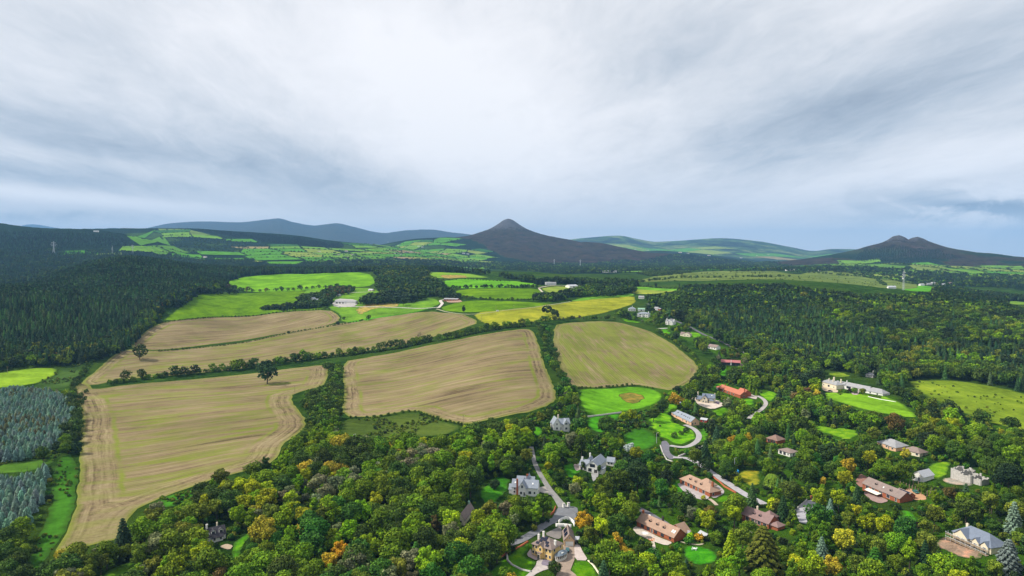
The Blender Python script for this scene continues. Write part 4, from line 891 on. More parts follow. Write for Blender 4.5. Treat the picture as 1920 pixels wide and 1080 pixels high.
    for b, f, v, w_, h_, cm in dorm:
        fn, al, L, _ = roofmat(b, 'F'); c = fn(f, v, 0); dp = 2.4
        d = MB(); d.ext([(c[0] - w_ / 2, c[2]), (c[0] + w_ / 2, c[2]), (c[0] + w_ / 2, c[2] + h_), (c[0], c[2] + h_ + w_ * .32), (c[0] - w_ / 2, c[2] + h_)], 'y', c[1] - .05, c[1] + dp, 0)
        d.ext([(c[0] - w_ / 2 - .2, c[2] + h_ - .1), (c[0], c[2] + h_ + w_ * .36), (c[0] + w_ / 2 + .2, c[2] + h_ - .1), (c[0] + w_ / 2 + .2, c[2] + h_ + .06), (c[0], c[2] + h_ + w_ * .36 + .16), (c[0] - w_ / 2 - .2, c[2] + h_ + .06)], 'y', c[1] - .25, c[1] + dp, 1)
        do = d.build('dormer', [cm, roof], t)
        p_ = MB(); p_.box(c[0] - w_ * .36, c[0] + w_ * .36, c[1] - .09, c[1] - .052, c[2] + .15, c[2] + h_ * .92); p_.build('pane', GLASS, do)
    hp = hull([(float(x), float(y)) for x, y in pts])
    if vis: BUILD_VIS.append(hp)
    cx = sum(p[0] for p in hp) / len(hp); cyy = sum(p[1] for p in hp) / len(hp)
    LAND.append((cx, cyy, lm or label))
    return t, W, base, th
SK = 'skylight'
# -- 1 yellow house with conservatory
h1, W1, b1, th1 = house('detached_house', 'yellow two storey house with brown hipped roof, solar panels and a dark conservatory', (997.5, 1039.5), (1034, 1052.5),
    [(0, 1, 0, 9.5, 5.4, 'h', 3.1), (.36, .60, -.9, 3.0, 5.5, 'y', 1.3), (.40, .56, -2.2, -.92, 2.7, 'flat', 0)], YELLOW, BROWN2,
    wins=[('F', 0, f, z, .95, 1.25) for f in (.07, .22, .74, .92) for z in (.9, 3.7)] + [('F', 1, .5, 3.6, .9, 1.3), ('R', 0, .25, 3.7, .9, 1.2), ('R', 0, .8, 3.7, .9, 1.2)],
    doors=[('F', 2, .5, .1, 1.3, 2.1)], chims=[(.06, 8.6, .9, 4.5, 8.4, WHITE), (.02, 5.2, .9, 4.5, 8.0, WHITE), (.93, 4.2, .9, 5.5, 8.0, WHITE)],
    roofwin=[(0, 'F', f, v, 1.7, 1.25, 'solar_panel', SOLAR) for f, v in ((.24, .20), (.33, .46), (.33, .72), (.49, .64), (.49, .88), (.65, .46), (.73, .20))],
    wall2=(WHITE, []), lm='the yellow house')
cons = MB(); cx_, cy_, rx_, ry_ = W1 + 2.0, 5.0, 2.1, 4.1
ov_ = [(cx_ + rx_ * math.cos(a) * (1 if math.cos(a) > 0 else .9), cy_ + ry_ * math.sin(a)) for a in np.linspace(0, 2 * math.pi, 20, endpoint=False)]
cons.prism(ov_, -.6, 1.0, 0)
for i in range(20):
    x, y = ov_[i]; cons.box(x - .12, x + .12, y - .12, y + .12, 1.0, 2.5, 0)
cw_ = cons.build('conservatory_wall', WHITE, h1)
cg = MB(); cg.prism([(cx_ + (x - cx_) * .95, cy_ + (y - cy_) * .95) for x, y in ov_], 1.0, 2.5); cg.build('pane', GLASS, cw_)
cr = MB(); n_ = 20; b0 = [(cx_ + (x - cx_) * 1.12, cy_ + (y - cy_) * 1.07, 2.5) for x, y in ov_]; t0 = [(cx_ + (x - cx_) * .35, cy_ + (y - cy_) * .45, 3.7) for x, y in ov_]
for i in range(n_): cr.quad((b0[i], b0[(i + 1) % n_], t0[(i + 1) % n_], t0[i]))
cr.quad(t0); cr.quad(b0[::-1]); crr = cr.build('conservatory_roof', LEAD, h1)
for yy in (3.9, 4.7):
    k_ = MB(); k_.box(cx_ + .85, cx_ + 1.6, yy - .22, yy + .22, 3.12, 3.42); k_.build('skylight', FRAME, crr)
house('garage', 'yellow gabled garage with white door and black solar panels on its roof', (1058, 1024.5), (1077, 1025), [(0, 1, 0, 12, 2.9, 'y', 3.0)], solid('peach_wall', (.66, .45, .28)), BROWN2,
    wins=[('F', 0, .5, 3.9, .5, .5)], doors=[('F', 0, .5, 0, 3.6, 2.2, 'garage_door', FRAME)], roofwin=[(0, 'L', .32, .5, 3.6, 2.4, 'solar_panel', SOLAR), (0, 'L', .72, .5, 3.6, 2.4, 'solar_panel', SOLAR)], cat='garage', lm='the garage with solar panels')
# -- 2 white house with three gables
house('detached_house', 'white house with grey slate gables and a tall red brick chimney', (959.5, 927), (1008, 932),
    [(0, 1, 0, 7.5, 4.6, 'x', 3.3), (.10, .78, 7.52, 14.0, 4.4, 'x', 3.2), (.28, .56, -1.6, 7.0, 4.7, 'y', 3.4), (.42, .62, 7.0, 15.5, 4.5, 'y', 3.8), (-.12, .1, 1.2, 6.5, 2.6, 'x', 2.2)], WHITE, SLATE,
    wins=[('F', 2, .5, 4.6, 1.2, 1.6), ('F', 2, .35, .9, 1.3, 1.5), ('F', 0, .10, 1.0, .9, 1.2), ('F', 0, .70, .8, 1.6, 1.6), ('F', 0, .88, .9, .9, 1.3), ('R', 0, .5, 1, 1.4, 1.4), ('F', 0, .12, 3.0, .8, 1.0)],
    doors=[('F', 2, .8, .1, 1.0, 2.1)], chims=[(.22, -.45, 1.0, -.3, 9.2, BRICK), (.5, 10, 1.0, 5, 9.0, BRICK)], roofwin=[(0, 'F', .12, .55, .8, 1.0, SK, FRAME), (0, 'F', .80, .5, .8, 1.0, SK, FRAME)], lm='the white house with the red chimney')
# -- 3 white house, long slate roof
house('detached_house', 'white house with a dark balcony gable and a long grey slate roof', (1100, 884), (1121.5, 889.5),
    [(0, 1, 0, 17, 4.6, 'y', 3.2), (-.72, .02, 1.0, 10, 3.6, 'x', 2.7), (.98, 1.35, 1.5, 7.5, 2.4, 'flat', 0), (-.5, -.12, 10.0, 17, 3.6, 'y', 2.2)], WHITE, SLATE,
    wins=[('F', 0, .5, 3.7, 3.4, 1.9), ('F', 0, .28, .6, 2.2, 2.0), ('L', 0, .1, 1, 1.0, 1.2), ('F', 1, .3, .8, 1.3, 1.4), ('F', 1, .7, .8, 1.0, 1.3), ('R', 0, .2, 3, 1.0, 1.0)],
    doors=[('F', 0, .78, .1, 2.2, 2.2, 'garage_door', DKWALL)], chims=[(-.62, 5, 1.1, 3, 7.8, WHITE), (-.42, 16.2, .9, 4, 7.6, WHITE)], dark=True, lm='the white slate roofed house')
house('outbuilding', 'small slate roofed annexe with a brown flat link beside it', (1137, 872), (1151, 875), [(0, 1, 0, 5.5, 2.6, 'x', 2.2), (-.9, -.02, 1, 6, 2.2, 'flat', 0)], WHITE, SLATE, wins=[('F', 0, .3, .8, 1, 1.2), ('F', 0, .7, .8, 1, 1.2)], cat='annexe', lm='the slate roofed annexe')
# -- 4 white villa
house('detached_house', 'white villa with pointed slate gables and a tan chimney', (1037.5, 806.5), (1069.5, 809.5),
    [(0, .42, 0, 8, 5.2, 'y', 4.6), (.38, 1, 1.0, 8.5, 5.0, 'x', 3.2), (.58, .9, -.8, 5, 4.9, 'y', 3.4)], WHITE, SLATE,
    wins=[('F', 0, .5, 1, 1.4, 1.6), ('F', 0, .5, 4.4, 1.0, 1.4), ('F', 2, .5, .8, 1.6, 1.6), ('F', 2, .5, 4.6, 1.7, 1.4), ('L', 0, .3, 1, 1, 1.3), ('L', 0, .7, 1, 1, 1.3), ('R', 1, .5, 3.5, 1, 1.2)],
    doors=[('F', 1, .1, .1, 1.1, 2.1)], chims=[(.40, 5.5, 1.0, 6, 11.0, CREAM)], roofwin=[(1, 'F', .6, .6, 1.5, .9, SK, FRAME)], lm='the white villa')
# -- 5 long brown cottage among the trees
house('cottage', 'narrow cottage with a steep brown roof deep among the trees', (857, 984), (871, 985.5), [(0, 1, 0, 17, 2.8, 'y', 3.0)], CREAM, BROWN2, wins=[('F', 0, .5, .9, 1.2, 1.2)],
    roofwin=[(0, 'L', f, .5, .9, 1.1, SK, DARKF) for f in (.2, .45, .7)], chims=[(.5, 15, .8, 5, 7, GREENR)], lm='the steep brown cottage')
# -- 6 black roofed cottage
house('cottage', 'black roofed cottage with two white dormers', (390.5, 1018), (423.5, 1009), [(0, 1, 0, 7.0, 2.7, 'x', 3.0), (.2, .8, -1.5, .2, 2.2, 'x', .7)], WHITE, BLACKSL, wins=[('F', 1, .2, .7, 1, 1.1), ('F', 1, .8, .7, 1, 1.1), ('R', 0, .5, 1, 1, 1.1)],
    chims=[(.02, 3.5, .8, 4, 7.6, WHITE), (.62, 4.2, .6, 4.5, 7.2, CREAM)], dorm=[(0, .32, .18, 2.0, 1.5, FRAME), (0, .76, .18, 2.0, 1.5, FRAME)], roofwin=[(0, 'F', .06, .3, .8, 1.0, SK, FRAME)], lm='the black roofed cottage')
# -- 7 dormer bungalow
house('bungalow', 'long tan roofed bungalow with three small dormers, a parasol on its terrace', (1194, 987), (1263.5, 1017.5),
    [(0, 1, 0, 8.5, 2.7, 'x', 3.4), (.62, .95, 7.5, 13.5, 2.7, 'y', 3.0)], BRICK, TAN, wins=[('F', 0, f, .4, 2.0, 1.9) for f in (.16, .32, .52, .70)] + [('F', 0, .9, .8, 1.2, 1.2)], doors=[('F', 0, .42, .1, 1.0, 2.1)],
    chims=[(.02, 4.2, 1.0, 3, 7.3, BRICK), (.48, 6.4, .8, 4, 7.4, DKWALL)], dorm=[(0, .30, .40, 1.5, .9, DKWALL), (0, .50, .38, 1.5, .9, DKWALL), (0, .68, .36, 1.5, .9, DKWALL)],
    roofwin=[(0, 'F', .90, .5, .9, 1.6, SK, FRAME), (0, 'F', .95, .5, .9, 1.6, SK, FRAME)], dark=True, lm='the tan roofed bungalow')
# -- 8 tan roofed house by the lane
house('bungalow', 'tan roofed brick bungalow with stone terrace beside the village lane', (1275, 906.5), (1331, 932),
    [(0, 1, 0, 8.5, 2.8, 'h', 3.3), (.34, .66, 7.0, 13.5, 2.8, 'h', 2.8)], BRICK, TAN, wins=[('F', 0, f, .3, 2.1, 2.0) for f in (.12, .30, .48, .80)] + [('R', 0, .3, .8, 1.3, 1.2)], doors=[('F', 0, .62, .1, 1.1, 2.1)],
    chims=[(.90, 4.4, 1.1, 4, 7.4, BRICK)], dorm=[(0, .28, .35, 1.4, .8, DKWALL), (0, .46, .35, 1.4, .8, DKWALL), (0, .64, .35, 1.4, .8, DKWALL)], wall2=(CREAM, [1]), lm='the tan roofed house by the lane')
# -- 9
house('bungalow', 'purplish brown roofed brick bungalow behind the tall conifers', (1390.5, 975.5), (1441, 992),
    [(0, 1, 0, 8.5, 2.8, 'x', 3.2), (.40, .78, 7.2, 13.5, 2.8, 'h', 2.8), (.98, 1.28, 1, 7, 2.4, 'h', 1.6)], BRICK, PURP, wins=[('F', 0, f, .4, 1.9, 1.9) for f in (.22, .42, .66, .86)], doors=[('F', 0, .54, .1, 1.0, 2.1)],
    dorm=[(0, .38, .38, 1.4, .8, DKWALL), (0, .60, .38, 1.4, .8, DKWALL)], chims=[(.30, 6.6, .7, 4, 6.8, CREAM)], lm='the purplish roofed bungalow')
# -- 10 hipped pavilion and annexe
house('bungalow', 'small brick house with a brown pyramid roof', (1436, 828.5), (1457, 833.5), [(0, 1, 0, 10, 2.8, 'h', 3.0)], BRICK, BROWN, wins=[('F', 0, .25, .5, 1.8, 1.8), ('F', 0, .75, .6, 1.4, 1.6), ('L', 0, .5, .8, 1.5, 1.3)], doors=[('F', 0, .5, .1, 1, 2.1)], lm='the pyramid roofed house')
house('bungalow', 'white walled bungalow with a flat grey brown roof and glass doors', (1459, 850.5), (1481, 857), [(0, 1, 0, 9, 2.8, 'h', 1.1)], WHITE, BROWN2, wins=[('F', 0, .22, .2, 2.2, 2.2), ('F', 0, .55, .2, 2.2, 2.2), ('F', 0, .85, .8, 1, 1.2)], doors=[('R', 0, .4, .1, 1, 2.1)], lm='the flat roofed white bungalow')
# -- 11 pink cottage
house('cottage', 'peach walled cottage with a long grey slate roof and skylights', (1263, 781.5), (1297, 798),
    [(0, .46, 0, 7.5, 2.8, 'x', 3.0), (.44, 1.0, -.7, 7.2, 3.0, 'x', 3.2), (-.22, -.02, 1.5, 6, 2.3, 'flat', 0)], PINK, SLATE, wins=[('F', 0, .35, .8, 1.3, 1.3), ('F', 1, .2, .8, 1.2, 1.3), ('F', 1, .55, .6, 1.8, 1.5), ('R', 1, .5, .9, 1.0, 1.3), ('F', 2, .5, .5, 1.4, 1.5)],
    doors=[('F', 1, .82, .1, 1, 2.1), ('R', 1, .2, .1, 1, 2.1)], roofwin=[(0, 'F', .3, .6, 1.3, 1.1, SK, DARKF), (0, 'F', .75, .55, 1.3, 1.1, SK, DARKF)] + [(1, 'F', f, .5, 1.0, 1.1, SK, DARKF) for f in (.15, .32, .5, .68)], lm='the peach walled cottage')
house('shed', 'red shed with a pale grey roof at the end of the peach walled cottage', (1313, 791), (1325, 793), [(0, 1, 0, 4, 2.2, 'x', 1.0)], solid('red_boards', (.33, .05, .04)), GREYM, doors=[('F', 0, .5, .1, 1.2, 1.9)], cat='shed', lm='the red shed')
# -- 12 cream house with courtyard
house('detached_house', 'cream house with blue grey slate gables around a gravel courtyard', (1310, 754), (1342, 757),
    [(.18, .92, 2.5, 10, 4.4, 'x', 3.2), (.18, .52, -1.5, 8, 4.2, 'y', 3.1), (-.15, .2, 1.0, 8, 2.9, 'x', 2.4), (.60, .86, -.5, 2.6, 2.5, 'h', 1.4)], CREAM, BLUESL,
    wins=[('F', 1, .5, 3.6, 1.3, 1.3), ('F', 1, .3, .8, 1.3, 1.3), ('F', 2, .5, .8, 1.6, 1.2), ('R', 0, .5, 3.4, 1.0, 1.2), ('R', 0, .5, .8, 1.0, 1.2)], doors=[('F', 1, .75, .1, 1.0, 2.1)], chims=[(-.1, 6.5, 1.1, 3, 8.6, CREAM), (.9, 6.2, .8, 5, 8.4, CREAM)],
    roofwin=[(0, 'F', .75, .6, .9, 1.1, SK, FRAME)], lm='the cream courtyard house')
# -- 13 red tiled house
house('detached_house', 'bright red tiled house with dark brick walls', (1347, 731.5), (1388, 747),
    [(0, 1, 0, 8.5, 3.0, 'x', 3.0), (.58, .88, 7.0, 16, 3.2, 'x', 3.2), (-.16, .04, 1, 6, 2.6, 'h', 1.4)], BRICK, RED, wins=[('F', 0, f, .5, 1.8, 1.7) for f in (.2, .42, .7)] + [('R', 0, .5, .8, 1.4, 1.4), ('F', 2, .5, .7, 1.2, 1.2)], doors=[('F', 0, .56, .1, 1.0, 2.1)],
    chims=[(.16, 4.2, 1.0, 4, 7.4, BRICK), (.84, 9.0, .9, 4, 8.0, BRICK)], wall2=(WHITE, [2]), lm='the red tiled house')
# -- 14 rose roofed barn
house('barn', 'low dark glazed barn with a rose red metal roof', (1352, 684), (1388, 687), [(0, 1, 0, 11, 3.4, 'x', 2.2)], DKWALL, RUST, wins=[('F', 0, f, .3, 3.0, 2.6) for f in (.18, .40, .66, .86)], doors=[('F', 0, .52, .1, 1.2, 2.4, 'door', FRAME)], chims=[(.52, -.5, .6, 0, 6.2, WHITE)], cat='barn', dark=True, lm='the rose roofed barn')
# -- 15 long white house
house('country_house', 'cream country house with a slate hipped roof and four white chimneys', (1540, 724), (1568, 730.5), [(0, 1, 0, 10, 4.4, 'h', 3.0), (.3, .7, 8, 15, 4.2, 'h', 2.6)], CREAM, SLATE2,
    wins=[('F', 0, .16, .8, 1.0, 1.5), ('F', 0, .50, .5, 2.8, 2.2), ('F', 0, .84, .8, 1.0, 1.5)], doors=[('L', 0, .5, .1, 1.1, 2.1)], chims=[(.40, 8.5, 1.6, 5, 10.0, CREAM), (.86, 8.5, 1.4, 5, 9.6, CREAM), (.36, 3.0, .8, 5, 8.8, CREAM), (.62, 3.2, .8, 5, 8.8, CREAM)], lm='the cream country house')
house('stable_wing', 'long low white wing with a grey slate roof and dark openings', (1573, 727.5), (1657, 742), [(0, .13, 0, 7, 4.0, 'x', 1.8), (.12, .66, 0, 8, 3.2, 'x', 2.8), (.62, 1, -1.5, 8.5, 2.8, 'h', 3.4)], WHITE, SLATE2,
    wins=[('F', 1, .2, .5, 5.2, 2.2), ('F', 1, .5, .5, 2.8, 2.2), ('F', 1, .8, .5, 2.8, 2.2), ('F', 2, .3, .8, 1.2, 1.2), ('F', 2, .7, .8, 1.2, 1.2)], doors=[('F', 0, .5, .1, 1.1, 2.1)], cat='stable block', chims=[(.13, 3.5, .7, 4, 7.6, WHITE)], dark=True, lm='the long white wing')
house('cottage', 'small grey stone cottage half hidden above the long white wing', (1623, 707), (1637, 708.5), [(0, 1, 0, 6, 2.6, 'x', 2.3)], STONE, SLATE2, wins=[('F', 0, .3, .8, .9, 1.1), ('F', 0, .75, .8, .9, 1.1)], chims=[(.85, 3, .8, 3, 7.2, WHITE)], lm='the small stone cottage')
# -- 16 houses along the wood
house('villa', 'large square white villa beyond the round ended field', (1194.5, 594), (1215.5, 595.5), [(0, 1, 0, 12, 6.4, 'h', 2.0), (.1, .5, -1.5, .2, 5.8, 'h', 1)], WHITE, SLATE, wins=[('F', 0, f, z, 1.3, 1.6) for f in (.65, .85) for z in (.8, 3.8)] + [('F', 1, .5, .8, 2.6, 1.8), ('F', 1, .5, 3.6, 2.6, 1.6)], doors=[('F', 0, .55, .1, 1.1, 2.1)], chims=[(.9, 8, 1, 6, 9.6, WHITE)], lm='the big white villa')
house('outbuilding', 'pale green roofed shed behind the large white villa', (1196, 583.5), (1209, 583.8), [(0, 1, 0, 9, 3.2, 'x', 2.0)], WHITE, GREENR, doors=[('F', 0, .5, .1, 2.4, 2.4)], cat='shed', lm='the green roofed shed')
house('detached_house', 'grey roofed white house left of the large white villa', (1178, 583), (1192, 583.5), [(0, 1, 0, 9, 3.8, 'h', 3.0), (.3, .6, -1.2, 4, 3.8, 'y', 2)], WHITE, SLATE, wins=[('F', 0, .15, .9, 1.1, 1.3), ('F', 0, .85, .9, 1.1, 1.3), ('F', 1, .5, .9, 1.3, 1.3)], chims=[(.55, 5, .9, 5, 8.6, WHITE)], lm='the grey roofed house')
house('detached_house', 'white house with three small pointed gables below the wood', (1246.5, 608.5), (1262, 610), [(0, 1, 1.5, 9.5, 4.8, 'x', 3.0), (.05, .40, 0, 6, 4.6, 'y', 2.8), (.56, .92, 0, 6, 4.6, 'y', 2.8)], WHITE, SLATE2, wins=[('F', 1, .5, z, 1.2, 1.3) for z in (.8, 3.4)] + [('F', 2, .5, z, 1.2, 1.3) for z in (.8, 3.4)], doors=[('F', 0, .48, .1, 1, 2.1)], chims=[(.06, 5.5, .9, 5, 9.4, WHITE), (.94, 5.5, .9, 5, 9.0, WHITE)], lm='the white gabled house by the wood')
house('bungalow', 'cream gabled bungalow with a brown roof beside the wood', (1280, 630.5), (1294, 632), [(0, 1, 0, 6.5, 3.0, 'y', 2.8), (-.4, .1, 1.5, 9, 2.8, 'x', 2.6)], CREAM, BROWN2, wins=[('F', 0, .3, .8, 1.4, 1.3), ('F', 0, .7, .8, 1.4, 1.3)], doors=[('R', 0, .5, .1, 1, 2.1)], lm='the cream gabled bungalow')
house('bungalow', 'white bungalow with a pale brown roof half hidden by trees', (1327, 653), (1343, 656.5), [(0, 1, 0, 8.5, 2.9, 'x', 2.8)], WHITE, BROWN2, wins=[('F', 0, .2, .8, 1.3, 1.3), ('F', 0, .8, .8, 1.6, 1.3)], doors=[('F', 0, .5, .1, 1, 2.1)], lm='the pale brown roofed bungalow')
house('cottage', 'white cottage with a red lean-to at the edge of the wood', (1226, 581.5), (1233, 582), [(0, 1, 0, 7, 3.0, 'x', 2.6), (1.02, 1.7, 0, 6, 2.4, 'x', 1.4)], WHITE, SLATE2, wall2=(BRICK, [1]), wins=[('F', 0, .3, .8, 1, 1.1), ('F', 0, .75, .8, 1, 1.1)], lm='the cottage with the red lean-to')
# -- 17
house('bungalow', 'long grey roofed house behind the orange tree', (1645, 837), (1680, 846), [(0, 1, 0, 12, 2.8, 'h', 3.2), (.7, 1.05, -1.2, 5, 2.8, 'h', 1.8)], PINK, SLATE2, wins=[('F', 0, .2, .8, 1.4, 1.2), ('F', 0, .5, .8, 1.4, 1.2), ('F', 1, .5, .8, 1.4, 1.2)], doors=[('F', 0, .62, .1, 1, 2.1)], roofwin=[(0, 'F', .3, .5, 1, 1, SK, FRAME)], lm='the long grey roofed house')
house('bungalow', 'grey roofed outbuilding with a cream end wall behind yellow trees', (1692, 850), (1724, 857), [(0, 1, 0, 9, 2.6, 'h', 2.4)], CREAM, BROWN2, wins=[('F', 0, .3, .8, 1.4, 1.2), ('F', 0, .85, .8, 1.6, 1.4)], doors=[('R', 0, .5, .1, 1, 2.1)], lm='the cream ended outbuilding')
# -- 18
house('garage', 'white gabled garage with a pale grey roof on the bright lawn', (1710, 900), (1731, 904.5), [(0, 1, 0, 11, 3.0, 'y', 2.6)], WHITE, GREYM, wins=[('F', 0, .22, 1, .9, 1.1)], doors=[('F', 0, .62, .1, 1.0, 2.1)], cat='garage', lm='the white gabled garage')
# -- 19 ruin
house('ruin', 'roofless ruin of pale grey stone with jagged walls', (1783, 897), (1838, 911), [(0, .35, 0, 9, 5.2, 'open', 0), (.36, .72, -1, 8, 4.6, 'open', 0), (.73, 1, .5, 7, 3.6, 'open', 0), (.1, .3, 9.5, 13, 4.4, 'open', 0)], STONE, SLATE, wins=[('F', 0, .3, 1.0, 1.0, 1.6), ('F', 0, .7, 1.0, 1.0, 1.6), ('F', 1, .5, .8, 1.4, 2.0)], cat='ruin', lm='the stone ruin')
# -- 20 brick bungalow with awning
house('bungalow', 'long brown roofed brick bungalow with a cream awning', (1617, 919), (1687, 943.5), [(0, 1, 0, 9, 2.7, 'x', 3.0), (.62, .92, 7.5, 13, 2.6, 'x', 1.6)], BRICK, BROWN2, wins=[('F', 0, f, .3, 2.2, 2.0) for f in (.14, .30, .50, .70)], doors=[('F', 0, .9, .1, 1.2, 2.1)],
    dorm=[(0, .30, .40, 1.4, .8, DKWALL), (0, .70, .36, 1.4, .8, DKWALL)], roofwin=[(0, 'F', .5, .5, .7, .9, SK, FRAME), (1, 'F', .5, .5, 7, 2.6, 'solar_panel', SOLAR)], lm='the brick bungalow with the awning')
# -- 21 house under scaffolding
house('detached_house', 'cream house under repair with a blue grey slate roof and scaffold', (1786, 1012), (1858, 1040), [(0, 1, 0, 10, 3.4, 'h', 4.0), (.10, .44, -1.4, 5, 3.4, 'y', 2.9), (.55, .72, -.8, 3, 3.4, 'y', 1.6), (.78, .95, -.8, 3, 3.4, 'y', 1.6)], CREAM, BLUESL,
    wins=[('F', 1, .3, .8, 1.3, 1.7), ('F', 1, .7, .8, 1.3, 1.7), ('F', 2, .5, .5, 1.5, 2.0), ('F', 3, .5, .5, 1.5, 2.0), ('F', 0, .5, .6, 1.2, 1.9)], doors=[('F', 0, .48, .1, 1.0, 2.1)], chims=[(.08, 7, 1.0, 3.5, 6.6, CREAM)], lm='the scaffolded house')
# -- farm and far buildings
house('farmhouse', 'white gabled farmhouse by the dark tree clump', (580, 566.5), (589, 566.5), [(0, 1, 0, 14, 5.5, 'y', 3.5), (.9, 2.1, 1, 8, 3.6, 'x', 2.6)], WHITE, SLATE, wins=[('F', 0, .3, 1, 1.2, 1.4), ('F', 0, .7, 1, 1.2, 1.4), ('F', 0, .5, 4.4, 1.2, 1.4)], lm='the white farmhouse')
house('barn', 'long grey roofed farm shed with patched roof sheets', (628, 570.5), (666, 570.5), [(0, .5, 0, 12, 4.0, 'x', 2.4), (.505, 1, 1, 13, 4.2, 'x', 2.4)], WHITE, SLATE2, doors=[('F', 0, f, .2, 3, 3) for f in (.2, .5, .8)], cat='barn', lm='the long farm shed')
house('outbuilding', 'little white roofed building beyond the farm track', (690, 546.5), (698, 546.5), [(0, 1, 0, 9, 3.0, 'x', 2.2)], CREAM, GREYM, doors=[('F', 0, .5, .1, 2.4, 2.4)], cat='shed', lm='the little white roofed building')
house('outbuilding', 'small stone building beside the farm lane', (630, 556), (636, 556), [(0, 1, 0, 7, 3.0, 'x', 2.0)], STONE, SLATE2, doors=[('F', 0, .5, .1, 2, 2.2)], cat='shed', lm='the small stone building')
house('stables', 'low red brick stables with a grey roof in the hollow', (832, 565), (858, 564), [(0, 1, 0, 10, 3.0, 'x', 1.8)], BRICK, SLATE2, doors=[('F', 0, f, .2, 2, 2.4) for f in (.15, .38, .6, .85)], cat='stables', lm='the brick stables')
house('barn', 'blue grey metal barn beside the riding ring', (1068, 540.5), (1084, 540.5), [(0, 1, 0, 20, 4.5, 'x', 3.0)], WHITE, GREYM, doors=[('F', 0, .5, .2, 4, 3.4)], cat='barn', lm='the blue grey barn')
house('farmhouse', 'grey roofed farmhouse at the end of the dark tree belt', (1024, 534.5), (1044, 534.5), [(0, .5, 0, 10, 4.2, 'x', 3), (.52, 1, 3, 12, 3.6, 'x', 3)], WHITE, SLATE2, wins=[('F', 0, .3, 1, 1.2, 1.4), ('F', 0, .7, 1, 1.2, 1.4)], lm='the far grey roofed farmhouse')
house('cottage', 'white cottage among round trees in the middle distance', (1124, 547), (1132, 547), [(0, 1, 0, 8, 4, 'x', 3)], WHITE, SLATE2, wins=[('F', 0, .3, 1, 1.2, 1.4), ('F', 0, .7, 1, 1.2, 1.4)], lm='the far white cottage')
house('cottage', 'slim white gable end among dark trees', (1150, 550), (1154, 550), [(0, 1, 0, 10, 5, 'y', 3)], WHITE, SLATE2, wins=[('F', 0, .5, 1, 1.2, 1.4)], lm='the slim white gable')
house('cottage', 'pale cottage where the pale field meets the wood', (1197, 560), (1207, 560.5), [(0, 1, 0, 8, 3.2, 'x', 2.6)], WHITE, SLATE2, wins=[('F', 0, .3, .8, 1.2, 1.4), ('F', 0, .7, .8, 1.2, 1.4)], lm='the pale cottage')
# ------------------------------------------------------------------ foliage materials
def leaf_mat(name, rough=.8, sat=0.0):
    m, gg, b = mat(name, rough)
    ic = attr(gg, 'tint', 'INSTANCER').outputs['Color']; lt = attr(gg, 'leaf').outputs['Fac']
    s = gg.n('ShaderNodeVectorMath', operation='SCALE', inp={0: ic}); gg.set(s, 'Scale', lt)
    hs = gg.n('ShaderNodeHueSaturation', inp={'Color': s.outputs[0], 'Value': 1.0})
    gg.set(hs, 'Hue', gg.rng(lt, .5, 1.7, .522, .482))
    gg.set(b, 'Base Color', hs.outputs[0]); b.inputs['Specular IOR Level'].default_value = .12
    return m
m_leaf = leaf_mat('foliage')
m_bark, gg, bs = mat('bark', .95)
gg.set(bs, 'Base Color', gg.ramp(gg.noise(pos(gg), 2.0, 5, .7), [(.35, (.05, .04, .028)), (.65, (.13, .11, .085))]))
m_twig, gg, bs = mat('pale_twigs', .9)
gg.set(bs, 'Base Color', gg.ramp(gg.noise(pos(gg), 1.2, 5, .7), [(.35, (.16, .14, .11)), (.65, (.36, .33, .28))]))
def unit(v): return v / (np.linalg.norm(v, axis=-1, keepdims=True) + 1e-9)
def cards(c, nrm, size, rs, asp=1.0, along=None):
    n = len(c); nrm = unit(nrm)
    r = along if along is not None else unit(rs.normal(size=(n, 3)))
    t = unit(r - (r * nrm).sum(1)[:, None] * nrm); b = np.cross(nrm, t)
    size = np.broadcast_to(np.asarray(size, float), (n,))[:, None]
    V = []
    for su, sv in ((-1, -1), (1, -1), (1, 1), (-1, 1)):
        j = rs.uniform(.45, 1.1, size=(n, 1)); j2 = rs.uniform(.45, 1.1, size=(n, 1))
        V.append(c + t * size * .5 * su * j * asp + b * size * .5 * sv * j2)
    V = np.stack(V, 1).reshape(-1, 3)
    F = np.arange(4 * n).reshape(-1, 4)
    return V, F
